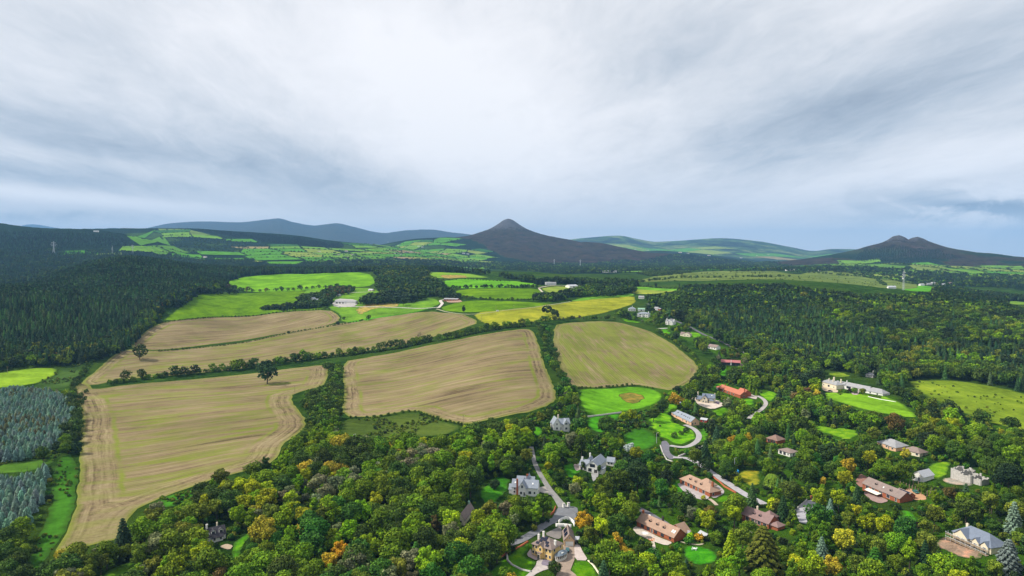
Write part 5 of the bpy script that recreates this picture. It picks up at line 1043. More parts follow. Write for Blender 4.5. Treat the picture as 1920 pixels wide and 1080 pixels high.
def crown_broad(seed, n, size, R=5.0, z0=2.5, z1=12.0, lobes=16, lr=(.36, .54), top=.0, gap=0.0, flat=.85):
    """broad crown built of leaf clumps on many bulging lobes"""
    rs = np.random.RandomState(seed)
    zc, hz_ = (z0 + z1) / 2, (z1 - z0) / 2
    lobes = int(lobes * 1.5); lr = (lr[0] * .68, lr[1] * .86)
    d = unit(rs.normal(size=(lobes, 3))); d[:, 2] = d[:, 2] * .85 + .12
    k = rs.uniform(.48, .86, size=(lobes, 1))
    sh = 1 - top * np.clip(d[:, 2:3], 0, 1)
    cen = np.concatenate([d[:, :2] * R * k * sh, zc + d[:, 2:3] * hz_ * k * 1.05], 1)
    rad = rs.uniform(*lr, size=lobes) * R * (1 - .3 * np.clip(d[:, 2], 0, 1) * (top > 0))
    cen = np.vstack([cen, [[0, 0, zc]]]); rad = np.append(rad, R * .60); L = len(rad)
    lt = rs.uniform(.72, 1.28, size=L)
    w = rad ** 2 * rs.uniform(1 - gap, 1, size=L); li = rs.choice(L, n, p=w / w.sum())
    dd = rs.normal(size=(n, 3)); dd[:, 2] += .35; dd = unit(dd)
    rr = rad[li][:, None] * (1.12 - .55 * rs.uniform(0, 1, size=(n, 1)) ** 1.6) * (1 + .16 * np.sin(dd[:, :1] * 5 + li[:, None]) * np.cos(dd[:, 1:2] * 6 + li[:, None] * 2))
    p = cen[li] + dd * rr * np.array([1, 1, flat])
    keep = np.ones(n, bool)
    for j in range(L):
        q = (p - cen[j]) / np.array([1, 1, flat]); keep &= ~((np.linalg.norm(q, axis=1) < rad[j] * .74) & (li != j))
    p, dd, li = p[keep], dd[keep], li[keep]
    V, F = cards(p, dd + rs.normal(size=dd.shape) * .62 + np.array([0, 0, .25]), rs.uniform(.55, 1.35, len(p)) * size, rs)
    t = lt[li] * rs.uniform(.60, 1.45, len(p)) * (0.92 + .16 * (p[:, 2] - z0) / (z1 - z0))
    return V, F, t
def crown_conifer(seed, n, size, R=3.2, z0=1.2, z1=16.0, pw=.85, levels=17, droop=.35, gapz=.5):
    rs = np.random.RandomState(seed)
    lv = rs.randint(0, levels, n); tz = (lv + .15 + rs.uniform(0, gapz, n)) / levels
    tz = 1 - (1 - tz) ** 1.12
    rmax = R * (1 - tz) ** pw + .12
    br = rs.randint(0, 9, n); a = (br + lv * .37 + rs.normal(0, .13, n)) * 2 * math.pi / 9
    ln = .72 + .42 * np.sin(br * 2.3 + lv * 1.7)
    rad = rmax * np.sqrt(rs.uniform(.12, 1, n)) * (.70 + .30 * ln)
    z = z0 + (z1 - z0) * tz - rad * droop * rs.uniform(.6, 1.2, n)
    c = np.stack([np.cos(a) * rad, np.sin(a) * rad, z], -1)
    out = np.stack([np.cos(a), np.sin(a), -droop * np.ones(n)], -1)
    nrm = np.stack([np.cos(a) * .55, np.sin(a) * .55, np.ones(n)], -1) + rs.normal(size=(n, 3)) * .30
    V, F = cards(c, nrm, size * rs.uniform(.7, 1.3, n) * (.55 + .55 * (1 - tz)), rs, 1.6, out)
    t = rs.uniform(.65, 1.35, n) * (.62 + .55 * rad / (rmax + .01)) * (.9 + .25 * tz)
    return V, F, t
def tubes(paths, sides=5):
    V, F = [], []; base = 0
    for pts in paths:
        P_ = np.array([p[:3] for p in pts], float); r = np.array([p[3] for p in pts])
        n = len(P_)
        for i in range(n):
            t = unit(P_[min(i + 1, n - 1)] - P_[max(i - 1, 0)]); a = unit(np.cross(t, [.3, .9, .2])); b = np.cross(t, a)
            for k in range(sides):
                an = 2 * math.pi * k / sides; V.append(P_[i] + (a * math.cos(an) + b * math.sin(an)) * r[i])
        for i in range(n - 1):
            for k in range(sides):
                F.append([base + i * sides + k, base + i * sides + (k + 1) % sides, base + (i + 1) * sides + (k + 1) % sides, base + (i + 1) * sides + k])
        base += n * sides
    return np.array(V), np.array(F)
def trunk_mesh(name, seed, h, r, nb=6, spread=2.6, z0=.28, m=None, twig=0):
    rs = np.random.RandomState(seed)
    ps = [[(0, 0, -.8, r * 1.3), (0, 0, .4, r * 1.05), (rs.normal() * .15, rs.normal() * .15, h * .45, r * .7), (rs.normal() * .3, rs.normal() * .3, h * .85, r * .22)]]
    for i in range(nb):
        a = i * 2.4 + rs.rand(); zz = h * (z0 + .5 * i / max(nb, 1)); L = spread * (1.1 - .45 * i / max(nb, 1)); up = h * .2
        e = (math.cos(a) * L, math.sin(a) * L, zz + up); mid = (math.cos(a) * L * .5, math.sin(a) * L * .5, zz + up * .35)
        ps.append([(0, 0, zz, r * .42), (*mid, r * .26), (*e, r * .08)])
        for j in range(twig):
            a2 = a + rs.normal() * .8; l2 = L * rs.uniform(.3, .6); s = rs.uniform(.3, 1)
            s0 = np.array(mid) * (1 - s) + np.array(e) * s
            ps.append([(*s0, r * .12), (s0[0] + math.cos(a2) * l2, s0[1] + math.sin(a2) * l2, s0[2] + h * rs.uniform(.06, .2), r * .05)])
    V, F = tubes(ps, 5 if not twig else 4)
    return mesh_np(name, V, F, m or m_bark, True)
def crown_mesh(name, vft, m=None):
    V, F, t = vft
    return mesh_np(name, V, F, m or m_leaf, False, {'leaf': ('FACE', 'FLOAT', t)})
def drooping(seed):
    rs = np.random.RandomState(seed); n = 900
    a = rs.uniform(0, 6.283, n); s = rs.uniform(0, 1, n); r = 3.6 * s ** .7; z = 9.5 + 1.4 * np.sin(s * 2.2) - 5.2 * s ** 2.2 - rs.uniform(0, .6, n)
    c = np.stack([np.cos(a) * r, np.sin(a) * r, z], -1); dz_ = 3.2 * np.cos(s * 2.2) - 11 * s ** 1.2
    out = unit(np.stack([np.cos(a) * 3.6, np.sin(a) * 3.6, dz_], -1))
    V, F = cards(c, np.stack([np.cos(a), np.sin(a), np.full(n, 1.)], -1), .45, rs, 4.2, out)
    return V, F, rs.uniform(.6, 1.5, n)
# variants: near (detailed), mid, far
NB = 4600
MESH = {}
specs = {'oak': dict(R=5.0, z0=2.2, z1=11.5, lobes=17), 'round': dict(R=4.6, z0=1.8, z1=12.5, lobes=13, lr=(.40, .58)),
         'ash': dict(R=4.4, z0=3.2, z1=15.0, lobes=20, lr=(.26, .42), gap=.6), 'tall': dict(R=3.3, z0=2.0, z1=15.5, lobes=15, lr=(.36, .52), top=.35),
         'lime': dict(R=4.8, z0=2.6, z1=13.5, lobes=24, lr=(.24, .38), gap=.3)}
for i, (k, s) in enumerate(specs.items()):
    MESH[k, 'n'] = crown_mesh('crown_' + k, crown_broad(10 + i, NB, .56, **s))
    MESH[k, 'm'] = crown_mesh('crown_mid_' + k, crown_broad(30 + i, 1100, 1.05, **s))
    MESH[k, 'f'] = crown_mesh('crown_far_' + k, crown_broad(50 + i, 190, 2.2, **s))
    MESH[k, 't'] = trunk_mesh('trunk_' + k, 70 + i, s['z1'] * .8, .32)
for k, s in {'spruce': dict(R=3.0, z1=16.0), 'fir': dict(R=3.8, z1=14.0, pw=.7, levels=12, droop=.2, gapz=.4)}.items():
    MESH[k, 'n'] = crown_mesh('crown_' + k, crown_conifer(5, 2600, .70, **s))
    MESH[k, 'm'] = crown_mesh('crown_mid_' + k, crown_conifer(6, 520, 1.45, **s))
    MESH[k, 'f'] = crown_mesh('crown_far_' + k, crown_conifer(7, 130, 2.6, **s))
    MESH[k, 't'] = trunk_mesh('trunk_' + k, 90, s['z1'] * .9, .25, nb=0)
MESH['bluespruce', 'n'] = crown_mesh('crown_bluespruce', crown_conifer(15, 1500, .80, R=2.6, z0=.6, z1=9.5, pw=.60, levels=10, droop=.05, gapz=.8))
MESH['bluespruce', 't'] = MESH['spruce', 't']
MESH['cedar', 'n'] = crown_mesh('crown_cedar', crown_conifer(21, 5200, .95, R=7.6, z0=1.5, z1=19.0, pw=.62, levels=13, droop=.08, gapz=.30))
MESH['cedar', 't'] = trunk_mesh('trunk_cedar', 91, 16, .5, nb=8, spread=5)
MESH['column', 'n'] = crown_mesh('crown_column', crown_broad(22, 1500, .42, R=1.15, z0=.3, z1=7.5, lobes=12, lr=(.7, .95)))
MESH['column', 't'] = trunk_mesh('trunk_column', 92, 5, .12, nb=0)
MESH['yew', 'n'] = crown_mesh('crown_yew', crown_broad(23, 3000, .60, R=4.2, z0=.3, z1=8.5, lobes=14, lr=(.42, .6)))
MESH['yew', 'm'] = crown_mesh('crown_mid_yew', crown_broad(24, 700, 1.0, R=4.2, z0=.3, z1=8.5, lobes=14, lr=(.42, .6)))
MESH['yew', 'f'] = crown_mesh('crown_far_yew', crown_broad(25, 150, 2.0, R=4.2, z0=.3, z1=8.5, lobes=12, lr=(.42, .6)))
MESH['yew', 't'] = trunk_mesh('trunk_yew', 93, 6, .25, nb=3)
MESH['weeping', 'n'] = crown_mesh('crown_weeping', drooping(3)); MESH['weeping', 't'] = trunk_mesh('trunk_weeping', 94, 11, .28, nb=3, spread=1.5)
MESH['bush', 'n'] = crown_mesh('crown_bush', crown_broad(26, 700, .40, R=1.7, z0=-.1, z1=2.6, lobes=9, lr=(.42, .62)))
MESH['bush', 'f'] = crown_mesh('crown_far_bush', crown_broad(27, 70, 1.2, R=1.9, z0=-.1, z1=2.8, lobes=7, lr=(.42, .62)))
MESH['bare', 'n'] = crown_mesh('crown_bare', crown_broad(28, 420, .42, R=3.6, z0=3.0, z1=12.0, lobes=18, lr=(.22, .36), gap=.9))
MESH['bare', 't'] = trunk_mesh('trunk_bare', 95, 12.5, .20, nb=13, spread=3.2, z0=.2, m=m_twig, twig=4)
HT = {'oak': 11.5, 'round': 12.5, 'ash': 15, 'tall': 15.5, 'lime': 13.5, 'spruce': 16, 'fir': 14, 'bluespruce': 9.5, 'cedar': 19, 'column': 7.5, 'yew': 8.5, 'weeping': 10.5, 'bush': 2.6, 'bare': 12.5}
RD = {'oak': 5, 'round': 4.6, 'ash': 4.4, 'tall': 3.3, 'lime': 4.8, 'spruce': 2.8, 'fir': 3.4, 'bluespruce': 2.4, 'cedar': 7, 'column': 1.2, 'yew': 4.2, 'weeping': 3.4, 'bush': 1.8, 'bare': 3.4}
PAL = {'dark': (0.035, 0.0665, 0.007), 'deep': (0.0182, 0.035, 0.0098), 'green': (0.0735, 0.133, 0.0049), 'bright': (0.1295, 0.217, 0.0042), 'lime': (0.21, 0.266, 0.0056),
       'olive': (0.088, 0.118, 0.0098), 'yellow': (0.266, 0.217, 0.014), 'orange': (0.31, 0.185, 0.0084), 'russet': (0.0805, 0.0595, 0.0154), 'greygreen': (0.119, 0.133, 0.0595),
       'bluegreen': (0.125, 0.205, 0.155), 'emerald': (0.030, 0.095, 0.0095), 'spruce': (0.0266, 0.0595, 0.0224), 'spruce2': (0.049, 0.1015, 0.0294), 'purple': (0.0245, 0.0112, 0.014), 'white': (0.55, 0.52, 0.50)}
CNAME = {'dark': 'dark green', 'deep': 'blackish green', 'green': 'mid green', 'bright': 'bright green', 'lime': 'yellow green', 'olive': 'olive', 'yellow': 'yellow',
         'orange': 'orange and yellow', 'russet': 'rust brown', 'greygreen': 'grey green', 'bluegreen': 'pale blue green', 'emerald': 'emerald green', 'spruce': 'dark green', 'spruce2': 'mid green', 'purple': 'dark purple', 'white': 'pale grey'}
SNAME = {'oak': 'broad crowned', 'round': 'round crowned', 'ash': 'loose tall', 'tall': 'tall narrow', 'lime': 'lumpy crowned', 'spruce': 'pointed spruce', 'fir': 'pointed fir', 'bluespruce': 'spruce', 'cedar': 'huge layered conifer',
         'column': 'slim columnar', 'yew': 'dense low', 'weeping': 'weeping', 'bush': 'rounded', 'bare': 'half bare twiggy'}
TREES = []       # individual trees: (x, y, species, colour key, scale, label, group, picture x, y)
def jitter_col(key, rs, amt=.28):
    amt = .42 if 'spruce' in key else amt; c = np.array(PAL[key]) * (1.30 if 'spruce' in key else 1.28); f = rs.uniform(1 - amt, 1 + amt); return c * f * rs.uniform(1 - amt * .5, 1 + amt * .5, 3)
# ------------------------------------------------------------------ clearings seen in the picture: crowns keep out of them
mw, mh = 1100, 640
MASK = np.zeros((mh, mw), bool); MASKB = np.zeros((mh, mw), bool)
gx_, gy_ = np.meshgrid(np.arange(mw) * 2.0 - 100, np.arange(mh) * 2.0 - 60)
for q, MK in [(q, MASK) for q in VIS] + [(q, MASKB) for q in BUILD_VIS]:
    q = [(float(a), float(b)) for a, b in q]
    x0 = int(max(0, (min(a for a, b in q) + 100) // 2)); x1 = int(min(mw, (max(a for a, b in q) + 100) // 2 + 2))
    y0 = int(max(0, (min(b for a, b in q) + 60) // 2)); y1 = int(min(mh, (max(b for a, b in q) + 60) // 2 + 2))
    if x1 <= x0 or y1 <= y0: continue
    MK[y0:y1, x0:x1] |= inpoly(q, gx_[y0:y1, x0:x1], gy_[y0:y1, x0:x1])
def masked(x, y):
    def at(M, x, y):
        i = np.clip(((y + 60) / 2).astype(int), 0, mh - 1); j = np.clip(((x + 100) / 2).astype(int), 0, mw - 1)
        return M[i, j]
    k = np.clip((y - 500) / 260, .12, 1) * 16
    return at(MASKB, x, y) * 2.2 + at(MASK, x + (fbm(x / 13, y / 13, 2) - .5) * k, y + (fbm(x / 13 + 50, y / 13, 2) - .5) * k)
def clear_ok(x, y, R, Ht, lim=.13):
    """crown (and foot) of a tree at x, y does not stand before a clearing"""
    z = TZ(x, y); tot = 0; cnt = 0
    bx, by = PR(x, y, z); bad = masked(bx, by)
    for fx, fz in ((0, .98), (0, .75), (-.65, .8), (.65, .8), (-.9, .5), (.9, .5), (0, .5), (-.7, .25), (.7, .25), (0, .2)):
        px, py = PR(x + fx * R, y, z + fz * Ht); m = masked(px, py); tot = tot + m; cnt += 1
    return (bad < .5) & (tot / cnt <= lim), bx, by
ZONES = []
CANDS = {'n': [], 's': []}
def scatter(px, spacing, mix, hmin, hmax, seed, dmin=0, group='', lim=.13, kind='broad', big=1.0, clump=None, keep=1.0, world=None, force=False):
    """points of a wood; picture outline of its ground"""
    rs = np.random.RandomState(seed)
    w = world or [P(a, b, dmin)[:2] for a, b in px]
    xs = [a for a, b in w]; ys = [b for a, b in w]
    gx = np.arange(min(xs), max(xs), spacing); gy = np.arange(min(ys), max(ys), spacing * .88)
    X, Y = np.meshgrid(gx, gy); X = X + (np.arange(len(gy)) % 2)[:, None] * spacing / 2
    X = X.ravel() + rs.normal(0, spacing * .22, X.size); Y = Y.ravel() + rs.normal(0, spacing * .22, Y.size)
    wob = min(70, .03 * np.mean(ys)); m = inpoly(w, X + (fbm(X / 60, Y / 60, 3) - .5) * wob, Y + (fbm(X / 60 + 30, Y / 60, 3) - .5) * wob * 2) & (rs.rand(X.size) < keep); X, Y = X[m], Y[m]
    n = len(X)
    sp = list({a for a, b, c in mix}); 
    pr = np.array([c for a, b, c in mix], float)
    # neighbouring trees share kinds: weights swing with slow noise
    nz = np.stack([fbm(X / 55 + 13 * i + seed, Y / 55 - 7 * i, 2) for i in range(len(mix))], 1)
    ww = pr * np.exp((nz - .5) * 9); ww /= ww.sum(1, keepdims=True)
    ch = (ww.cumsum(1) > rs.rand(n, 1)).argmax(1)
    hh = rs.uniform(hmin, hmax, n) * (0.85 + .3 * fbm(X / 40, Y / 40, 2))
    spn = np.array([a for a, b, c in mix])[ch]; col = np.array([b for a, b, c in mix])[ch]
    ht0 = np.array([HT[s] for s in spn]); sc = hh / ht0; R = np.array([RD[s] for s in spn]) * sc
    ok, bx, by = clear_ok(X, Y, R, hh, lim)
    if force:
        tz_ = TZ(X, Y) + hh * .5; qx, qy = PR(X, Y, tz_); ok = masked(qx, qy) < 2
    for i in np.nonzero(ok)[0]:
        CANDS['n'].append((X[i], Y[i], spn[i], col[i], sc[i], group, float(bx[i]), float(by[i])))
# ------------------------------------------------------------------ woods
BIG = 1
MIXV = [('round', 'green', 3), ('oak', 'dark', 2.6), ('oak', 'green', 2.2), ('lime', 'bright', 2.2), ('ash', 'lime', 1.3), ('ash', 'olive', 1.5), ('round', 'dark', 2), ('tall', 'green', 1.2), ('yew', 'deep', 1.3), ('oak', 'yellow', .04), ('round', 'russet', .05), ('ash', 'greygreen', .5), ('tall', 'bright', .8), ('round', 'emerald', .5), ('spruce', 'spruce2', .5), ('fir', 'spruce', .5)]
MIXF = [('round', 'green', 3), ('oak', 'dark', 2), ('lime', 'bright', 2.6), ('ash', 'lime', 1.5), ('ash', 'olive', 2.0), ('ash', 'greygreen', 1.1), ('tall', 'bright', 1.0), ('round', 'emerald', .5), ('oak', 'yellow', .04), ('round', 'russet', .04), ('bare', 'greygreen', .5)]
MIXC = [('spruce', 'spruce', 4), ('spruce', 'spruce2', 3), ('fir', 'spruce', 2)]
MIXB = [('oak', 'dark', 3), ('round', 'green', 3.2), ('oak', 'olive', .9), ('round', 'russet', .18), ('lime', 'bright', .7), ('yew', 'deep', 2), ('ash', 'lime', .2), ('round', 'dark', 3.4)]
# foreground wood, left part
scatter([(170, 1230), (120, 1100), (215, 1010), (262, 975), (400, 905), (520, 872), (545, 838), (640, 815), (800, 815), (880, 800), (960, 790), (1000, 850), (1040, 950), (1045, 985), (960, 1030), (900, 1090), (880, 1230)], 7.6, MIXF, 8, 18, 101, group='broadleaf trees of the foreground wood')
scatter([(880, 1230), (900, 1060), (960, 1020), (1045, 985), (1000, 860), (960, 795), (1000, 772), (1048, 745), (1085, 728), (1110, 728), (1230, 735), (1300, 705), (1345, 665), (1410, 665), (1470, 690), (1545, 715), (1700, 750), (1990, 830), (2150, 900), (2250, 1230)], 9.2, MIXV, 5, 17, 102, group='garden and hedgerow trees of the village', keep=.84)
scatter([(560, 890), (600, 850), (640, 812), (800, 812), (850, 845), (720, 870), (590, 925)], 7.5, [('bare', 'greygreen', 3), ('bare', 'olive', 2), ('ash', 'greygreen', 1.5), ('ash', 'lime', 1), ('yew', 'green', 2)], 8, 12, 131, group='half bare ash trees at the top of the foreground wood')
# lower left corner
scatter([(-260, 1230), (-160, 1040), (0, 1008), (50, 1010), (96, 960), (125, 900), (128, 940), (95, 1040), (120, 1100), (170, 1230)], 8.0, [('oak', 'dark', 3), ('round', 'green', 3), ('yew', 'green', 2)], 8, 13, 103, group='broadleaf trees at the lower left')
scatter([(118, 735), (150, 745), (152, 800), (146, 860), (110, 865), (80, 858), (112, 840), (128, 790)], 8.0, [('yew', 'dark', 3), ('oak', 'green', 2), ('yew', 'deep', 2)], 7, 11, 104, group='bushy trees beside the spruce plantation')
scatter([(535, 838), (550, 815), (578, 800), (574, 780), (560, 745), (600, 728), (640, 700), (640, 815), (600, 850)], 7.0, [('yew', 'dark', 3), ('yew', 'green', 2), ('oak', 'dark', 2), ('round', 'olive', 1)], 4.5, 10, 105, group='scrubby trees between the stubble fields')
# blue green plantations
scatter([(-160, 728), (112, 730), (128, 770), (122, 815), (105, 842), (60, 862), (-160, 868)], 4.3, [('bluespruce', 'bluegreen', 5), ('bluespruce', 'bluegreen', 4), ('bluespruce', 'greygreen', .5)], 6, 9, 106, group='young blue green spruces of the plantation')
scatter([(-160, 895), (0, 888), (60, 880), (95, 872), (100, 905), (70, 950), (30, 1000), (-160, 1020)], 4.6, [('bluespruce', 'bluegreen', 8), ('bluespruce', 'bluegreen', 4), ('bare', 'russet', .12)], 6, 10, 107, group='young blue green spruces of the plantation')
# left hillside forest
LF = [(-260, 690), (150, 689), (208, 668), (236, 648), (262, 622), (292, 606), (312, 592), (345, 560), (372, 549), (410, 540), (424, 526), (455, 518), (540, 513), (640, 512), (640, 503), (500, 500), (420, 497), (300, 487), (240, 484), (180, 492), (60, 540), (-260, 560)]
scatter(LF, 6.6, MIXC, 12, 18, 108, group='spruces of the hillside plantation', lim=.2)
scatter([(-200, 695), (0, 697), (60, 690), (150, 690), (210, 668), (240, 645), (222, 632), (150, 655), (0, 660), (-200, 660)], 9, MIXB, 9, 15, 109, group='broadleaf trees along the foot of the forest')
scatter([(240, 645), (300, 603), (345, 562), (372, 549), (424, 545), (424, 528), (380, 532), (330, 548), (280, 590), (226, 632)], 9, MIXB, 9, 15, 110, group='broadleaf trees along the foot of the forest')
# mid grove
scatter([(700, 508), (760, 503), (800, 510), (826, 528), (848, 545), (842, 554), (760, 560), (700, 553), (690, 545), (706, 532)], 7.5, [('spruce', 'spruce2', 3), ('oak', 'dark', 3), ('spruce', 'spruce', 2), ('round', 'olive', 1)], 11, 18, 111, group='trees of the grove behind the farm', lim=.25)
# right hand wood
RW = [(1196, 553), (1215, 548), (1290, 543), (1440, 536), (1560, 532), (1680, 538), (1780, 546), (1900, 560), (2150, 590), (2150, 770), (1990, 752), (1880, 725), (1800, 710), (1700, 710), (1650, 735), (1600, 700), (1545, 700), (1500, 725), (1460, 690), (1400, 660), (1340, 636), (1300, 614), (1262, 600), (1225, 575)]
scatter(RW, 8.8, [('oak', 'dark', 3), ('round', 'green', 2.2), ('oak', 'olive', .6), ('lime', 'bright', .35), ('yew', 'deep', 2), ('round', 'dark', 3.4), ('spruce', 'spruce2', 3.0), ('spruce', 'spruce', 3.5)], 11, 17, 112, group='broadleaf trees of the right hand wood', lim=.2)
scatter([(1290, 575), (1400, 565), (1500, 572), (1560, 610), (1640, 640), (1660, 680), (1600, 690), (1500, 680), (1420, 655), (1340, 625)], 6.2, MIXC, 13, 19, 113, group='spruces in the heart of the right hand wood', lim=.2)
scatter([(1300, 545), (1440, 538), (1560, 534), (1680, 540), (1900, 562), (1900, 585), (1700, 565), (1500, 560), (1340, 565)], 7.2, [('spruce', 'spruce', 3), ('fir', 'deep', 2)], 13, 19, 114, group='spruces on the crest of the right hand wood', lim=.2)
# middle distance belts
scatter([(424, 517), (540, 511), (700, 509), (790, 509), (900, 515), (1010, 529), (1040, 530), (1120, 532), (1240, 530), (1290, 535), (1280, 541), (1110, 536), (1040, 535), (1000, 531), (930, 520), (860, 510), (790, 504), (600, 500), (430, 502)], 7.5, [('spruce', 'spruce', 3), ('oak', 'dark', 2), ('spruce', 'deep', 1.5)], 11, 17, 115, dmin=1500, group='trees of the dark belt across the valley', lim=.3)
scatter([(560, 576), (560, 562), (600, 556), (640, 548), (628, 560), (615, 576)], 10, [('yew', 'dark', 3), ('oak', 'dark', 2)], 8, 14, 116, force=True, group='trees round the farmhouse', lim=.25)
scatter([(615, 548), (640, 543), (655, 545), (650, 555), (628, 556)], 10, [('oak', 'dark', 3), ('round', 'russet', 1)], 8, 14, 117, force=True, group='trees round the farmhouse', lim=.3)
scatter([(684, 572), (690, 560), (730, 556), (790, 556), (806, 562), (770, 570), (740, 568)], 9, [('yew', 'deep', 3), ('oak', 'dark', 2)], 10, 16, 118, force=True, group='dark trees between farm and stables', lim=.5)
scatter([(1080, 560), (1050, 562), (1000, 566), (1000, 560), (1060, 552), (1090, 545), (1130, 540), (1190, 545), (1190, 553), (1150, 556)], 9, [('oak', 'dark', 3), ('round', 'green', 2), ('yew', 'deep', 1)], 8, 14, 119, force=True, group='trees by the riding ring', lim=.3)
scatter([(1112, 545), (1160, 538), (1200, 543), (1190, 552), (1150, 556), (1115, 553)], 10, [('oak', 'dark', 3), ('round', 'deep', 1)], 9, 15, 120, force=True, group='trees by the riding ring', lim=.35)
scatter([(1150, 585), (1175, 580), (1225, 575), (1262, 603), (1310, 632), (1345, 650), (1320, 668), (1300, 640), (1270, 628), (1240, 618), (1200, 606), (1165, 598)], 8.5, MIXV, 6, 12, 121, group='garden and hedgerow trees of the village', lim=.2)
scatter([(486, 583), (500, 577), (540, 574), (548, 580), (530, 583)], 8, [('yew', 'deep', 2), ('yew', 'dark', 2)], 5, 9, 141, force=True, group='trees round the farmhouse')
scatter([(545, 578), (556, 566), (575, 562), (596, 566), (612, 570), (618, 577), (590, 579)], 9, [('yew', 'deep', 3), ('oak', 'dark', 2)], 8, 14, 142, force=True, group='trees round the farmhouse')
scatter([(615, 562), (605, 552), (612, 543), (645, 543), (640, 550)], 10, [('oak', 'dark', 3), ('yew', 'deep', 2), ('round', 'russet', .6)], 8, 14, 143, force=True, group='trees round the farmhouse')
scatter([(790, 552), (830, 548), (846, 553), (870, 560), (862, 564), (820, 560)], 9, [('oak', 'dark', 3), ('yew', 'deep', 2)], 8, 13, 144, force=True, group='dark trees between farm and stables')
# valley beyond
for k_, (pl, sp, sd_) in enumerate([([(560, 503), (700, 503), (900, 503), (1100, 512), (1300, 508), (1480, 500), (1400, 490), (1200, 490), (960, 492), (700, 490), (560, 495)], 16, 122),
        ([(1300, 512), (1450, 503), (1600, 500), (1800, 515), (1960, 520), (1960, 560), (1800, 548), (1700, 538), (1500, 508)], 17, 123)]):
    scatter(pl, sp, [('oak', 'dark', 3), ('yew', 'deep', 2), ('round', 'green', 1), ('spruce', 'spruce', 1)], 8, 15, sd_, dmin=2150, group='far', lim=.45, keep=(.8, .45)[k_])
scatter([(-120, 548), (60, 530), (200, 498), (330, 488), (470, 498), (480, 490), (340, 482), (240, 476), (200, 474), (-120, 466)], 12, [('spruce', 'spruce', 3), ('oak', 'dark', 1)], 10, 16, 124, dmin=1750, group='far', lim=.5, keep=.9)
scatter([(-60, 436), (60, 436), (150, 437), (232, 446), (250, 464), (100, 470), (-60, 490)], 17, [('spruce', 'spruce', 3), ('spruce', 'deep', 1)], 10, 15, 125, dmin=3000, group='far', lim=.5, keep=.8)
scatter([(365, 432), (480, 438), (640, 458), (640, 466), (570, 462), (470, 450)], 15, [('spruce', 'deep', 3)], 10, 15, 126, dmin=3500, group='far', lim=.9)
scatter([(305, 448), (430, 449), (470, 462), (480, 472), (350, 474)], 24, [('spruce', 'spruce', 3), ('yew', 'dark', 2)], 6, 12, 127, dmin=3200, group='far', lim=.9, keep=.5)
scatter([(1620, 468), (1760, 470), (1800, 486), (1700, 492), (1600, 490)], 17, [('spruce', 'deep', 3)], 9, 13, 128, dmin=4300, group='far', lim=.9)
# ------------------------------------------------------------------ hedges with their trees
def along(px, spacing, mix, hmin, hmax, seed, group, wob=1.5, dmin=0, lab=None):
    rs = np.random.RandomState(seed); w = np.array([P(a, b, dmin)[:2] for a, b in px])
    d = np.concatenate([[0], np.cumsum(np.hypot(*np.diff(w, axis=0).T))]); s = 0
    while s < d[-1]:
        x = np.interp(s, d, w[:, 0]) + rs.normal() * wob; y = np.interp(s, d, w[:, 1]) + rs.normal() * wob
        i = rs.choice(len(mix), p=np.array([m[2] for m in mix]) / sum(m[2] for m in mix)); spn, col = mix[i][:2]
        h = rs.uniform(hmin, hmax); sc = h / HT[spn]; z = float(TZ(x, y)); bx, by = PR(x, y, z)
        CANDS['n'].append((x, y, spn, col, sc, group, float(bx), float(by)))
        s += spacing * rs.uniform(.7, 1.4)
HM = [('yew', 'dark', 3), ('yew', 'green', 2), ('round', 'dark', .6), ('bush', 'green', .6)]
HG = 'hedge trees between the stubble fields'
along([(205, 722), (240, 716), (330, 704), (400, 698), (500, 686)], 4.2, [('bush', 'dark', 4), ('bush', 'green', 3), ('yew', 'dark', 1.8)], 3.2, 6, 201, HG, 1)
along([(240, 714), (266, 711)], 8, [('yew', 'dark', 1)], 9, 12, 202, HG); along([(328, 706), (364, 702)], 8, [('yew', 'dark', 1), ('yew', 'deep', 1)], 10, 14, 203, HG); along([(398, 697), (425, 694)], 9, [('yew', 'green', 1)], 8, 10, 204, HG)
along([(440, 694), (520, 684), (600, 672), (640, 668), (720, 655), (800, 642), (850, 634)], 8, HM, 6, 13.5, 205, HG)
along([(855, 632), (900, 622), (960, 614), (1000, 610), (1030, 605)], 7, HM, 6, 12, 206, HG)
along([(500, 684), (640, 668), (800, 642), (850, 635), (985, 613)], 3.4, [('bush', 'dark', 3), ('bush', 'green', 1)], 2.6, 4.8, 207, HG, .7)
along([(1040, 604), (1100, 600), (1160, 600)], 9, [('oak', 'dark', 2), ('ash', 'greygreen', 1), ('yew', 'green', 1)], 6, 10, 208, HG)
along([(1020, 590), (1035, 592), (1048, 600)], 9, [('oak', 'dark', 2), ('tall', 'deep', 1)], 12, 17, 209, HG)
along([(1012, 612), (1020, 640), (1030, 680), (1045, 700), (1058, 730), (1066, 752)], 9, [('yew', 'green', 2), ('yew', 'dark', 3), ('bush', 'emerald', 1)], 5, 10, 210, 'bushy hedge trees between the large and the round ended field', 3)
along([(1022, 612), (1034, 650), (1045, 690), (1062, 722), (1084, 745)], 7, [('bush', 'emerald', 2), ('bush', 'dark', 2), ('yew', 'dark', 1)], 3, 6, 211, 'bushy hedge trees between the large and the round ended field', 2)
along([(610, 690), (628, 700), (628, 730), (600, 745)], 8, [('yew', 'dark', 2), ('yew', 'green', 2)], 5, 11, 212, 'scrubby trees between the stubble fields', 3)
along([(298, 659), (420, 648), (560, 622), (690, 599)], 5, [('bush', 'dark', 1)], 1.4, 2.6, 213, 'low', .5)
along([(300, 606), (420, 594), (540, 584), (620, 580)], 6, [('bush', 'dark', 1)], 1.6, 3, 214, 'low', .5)
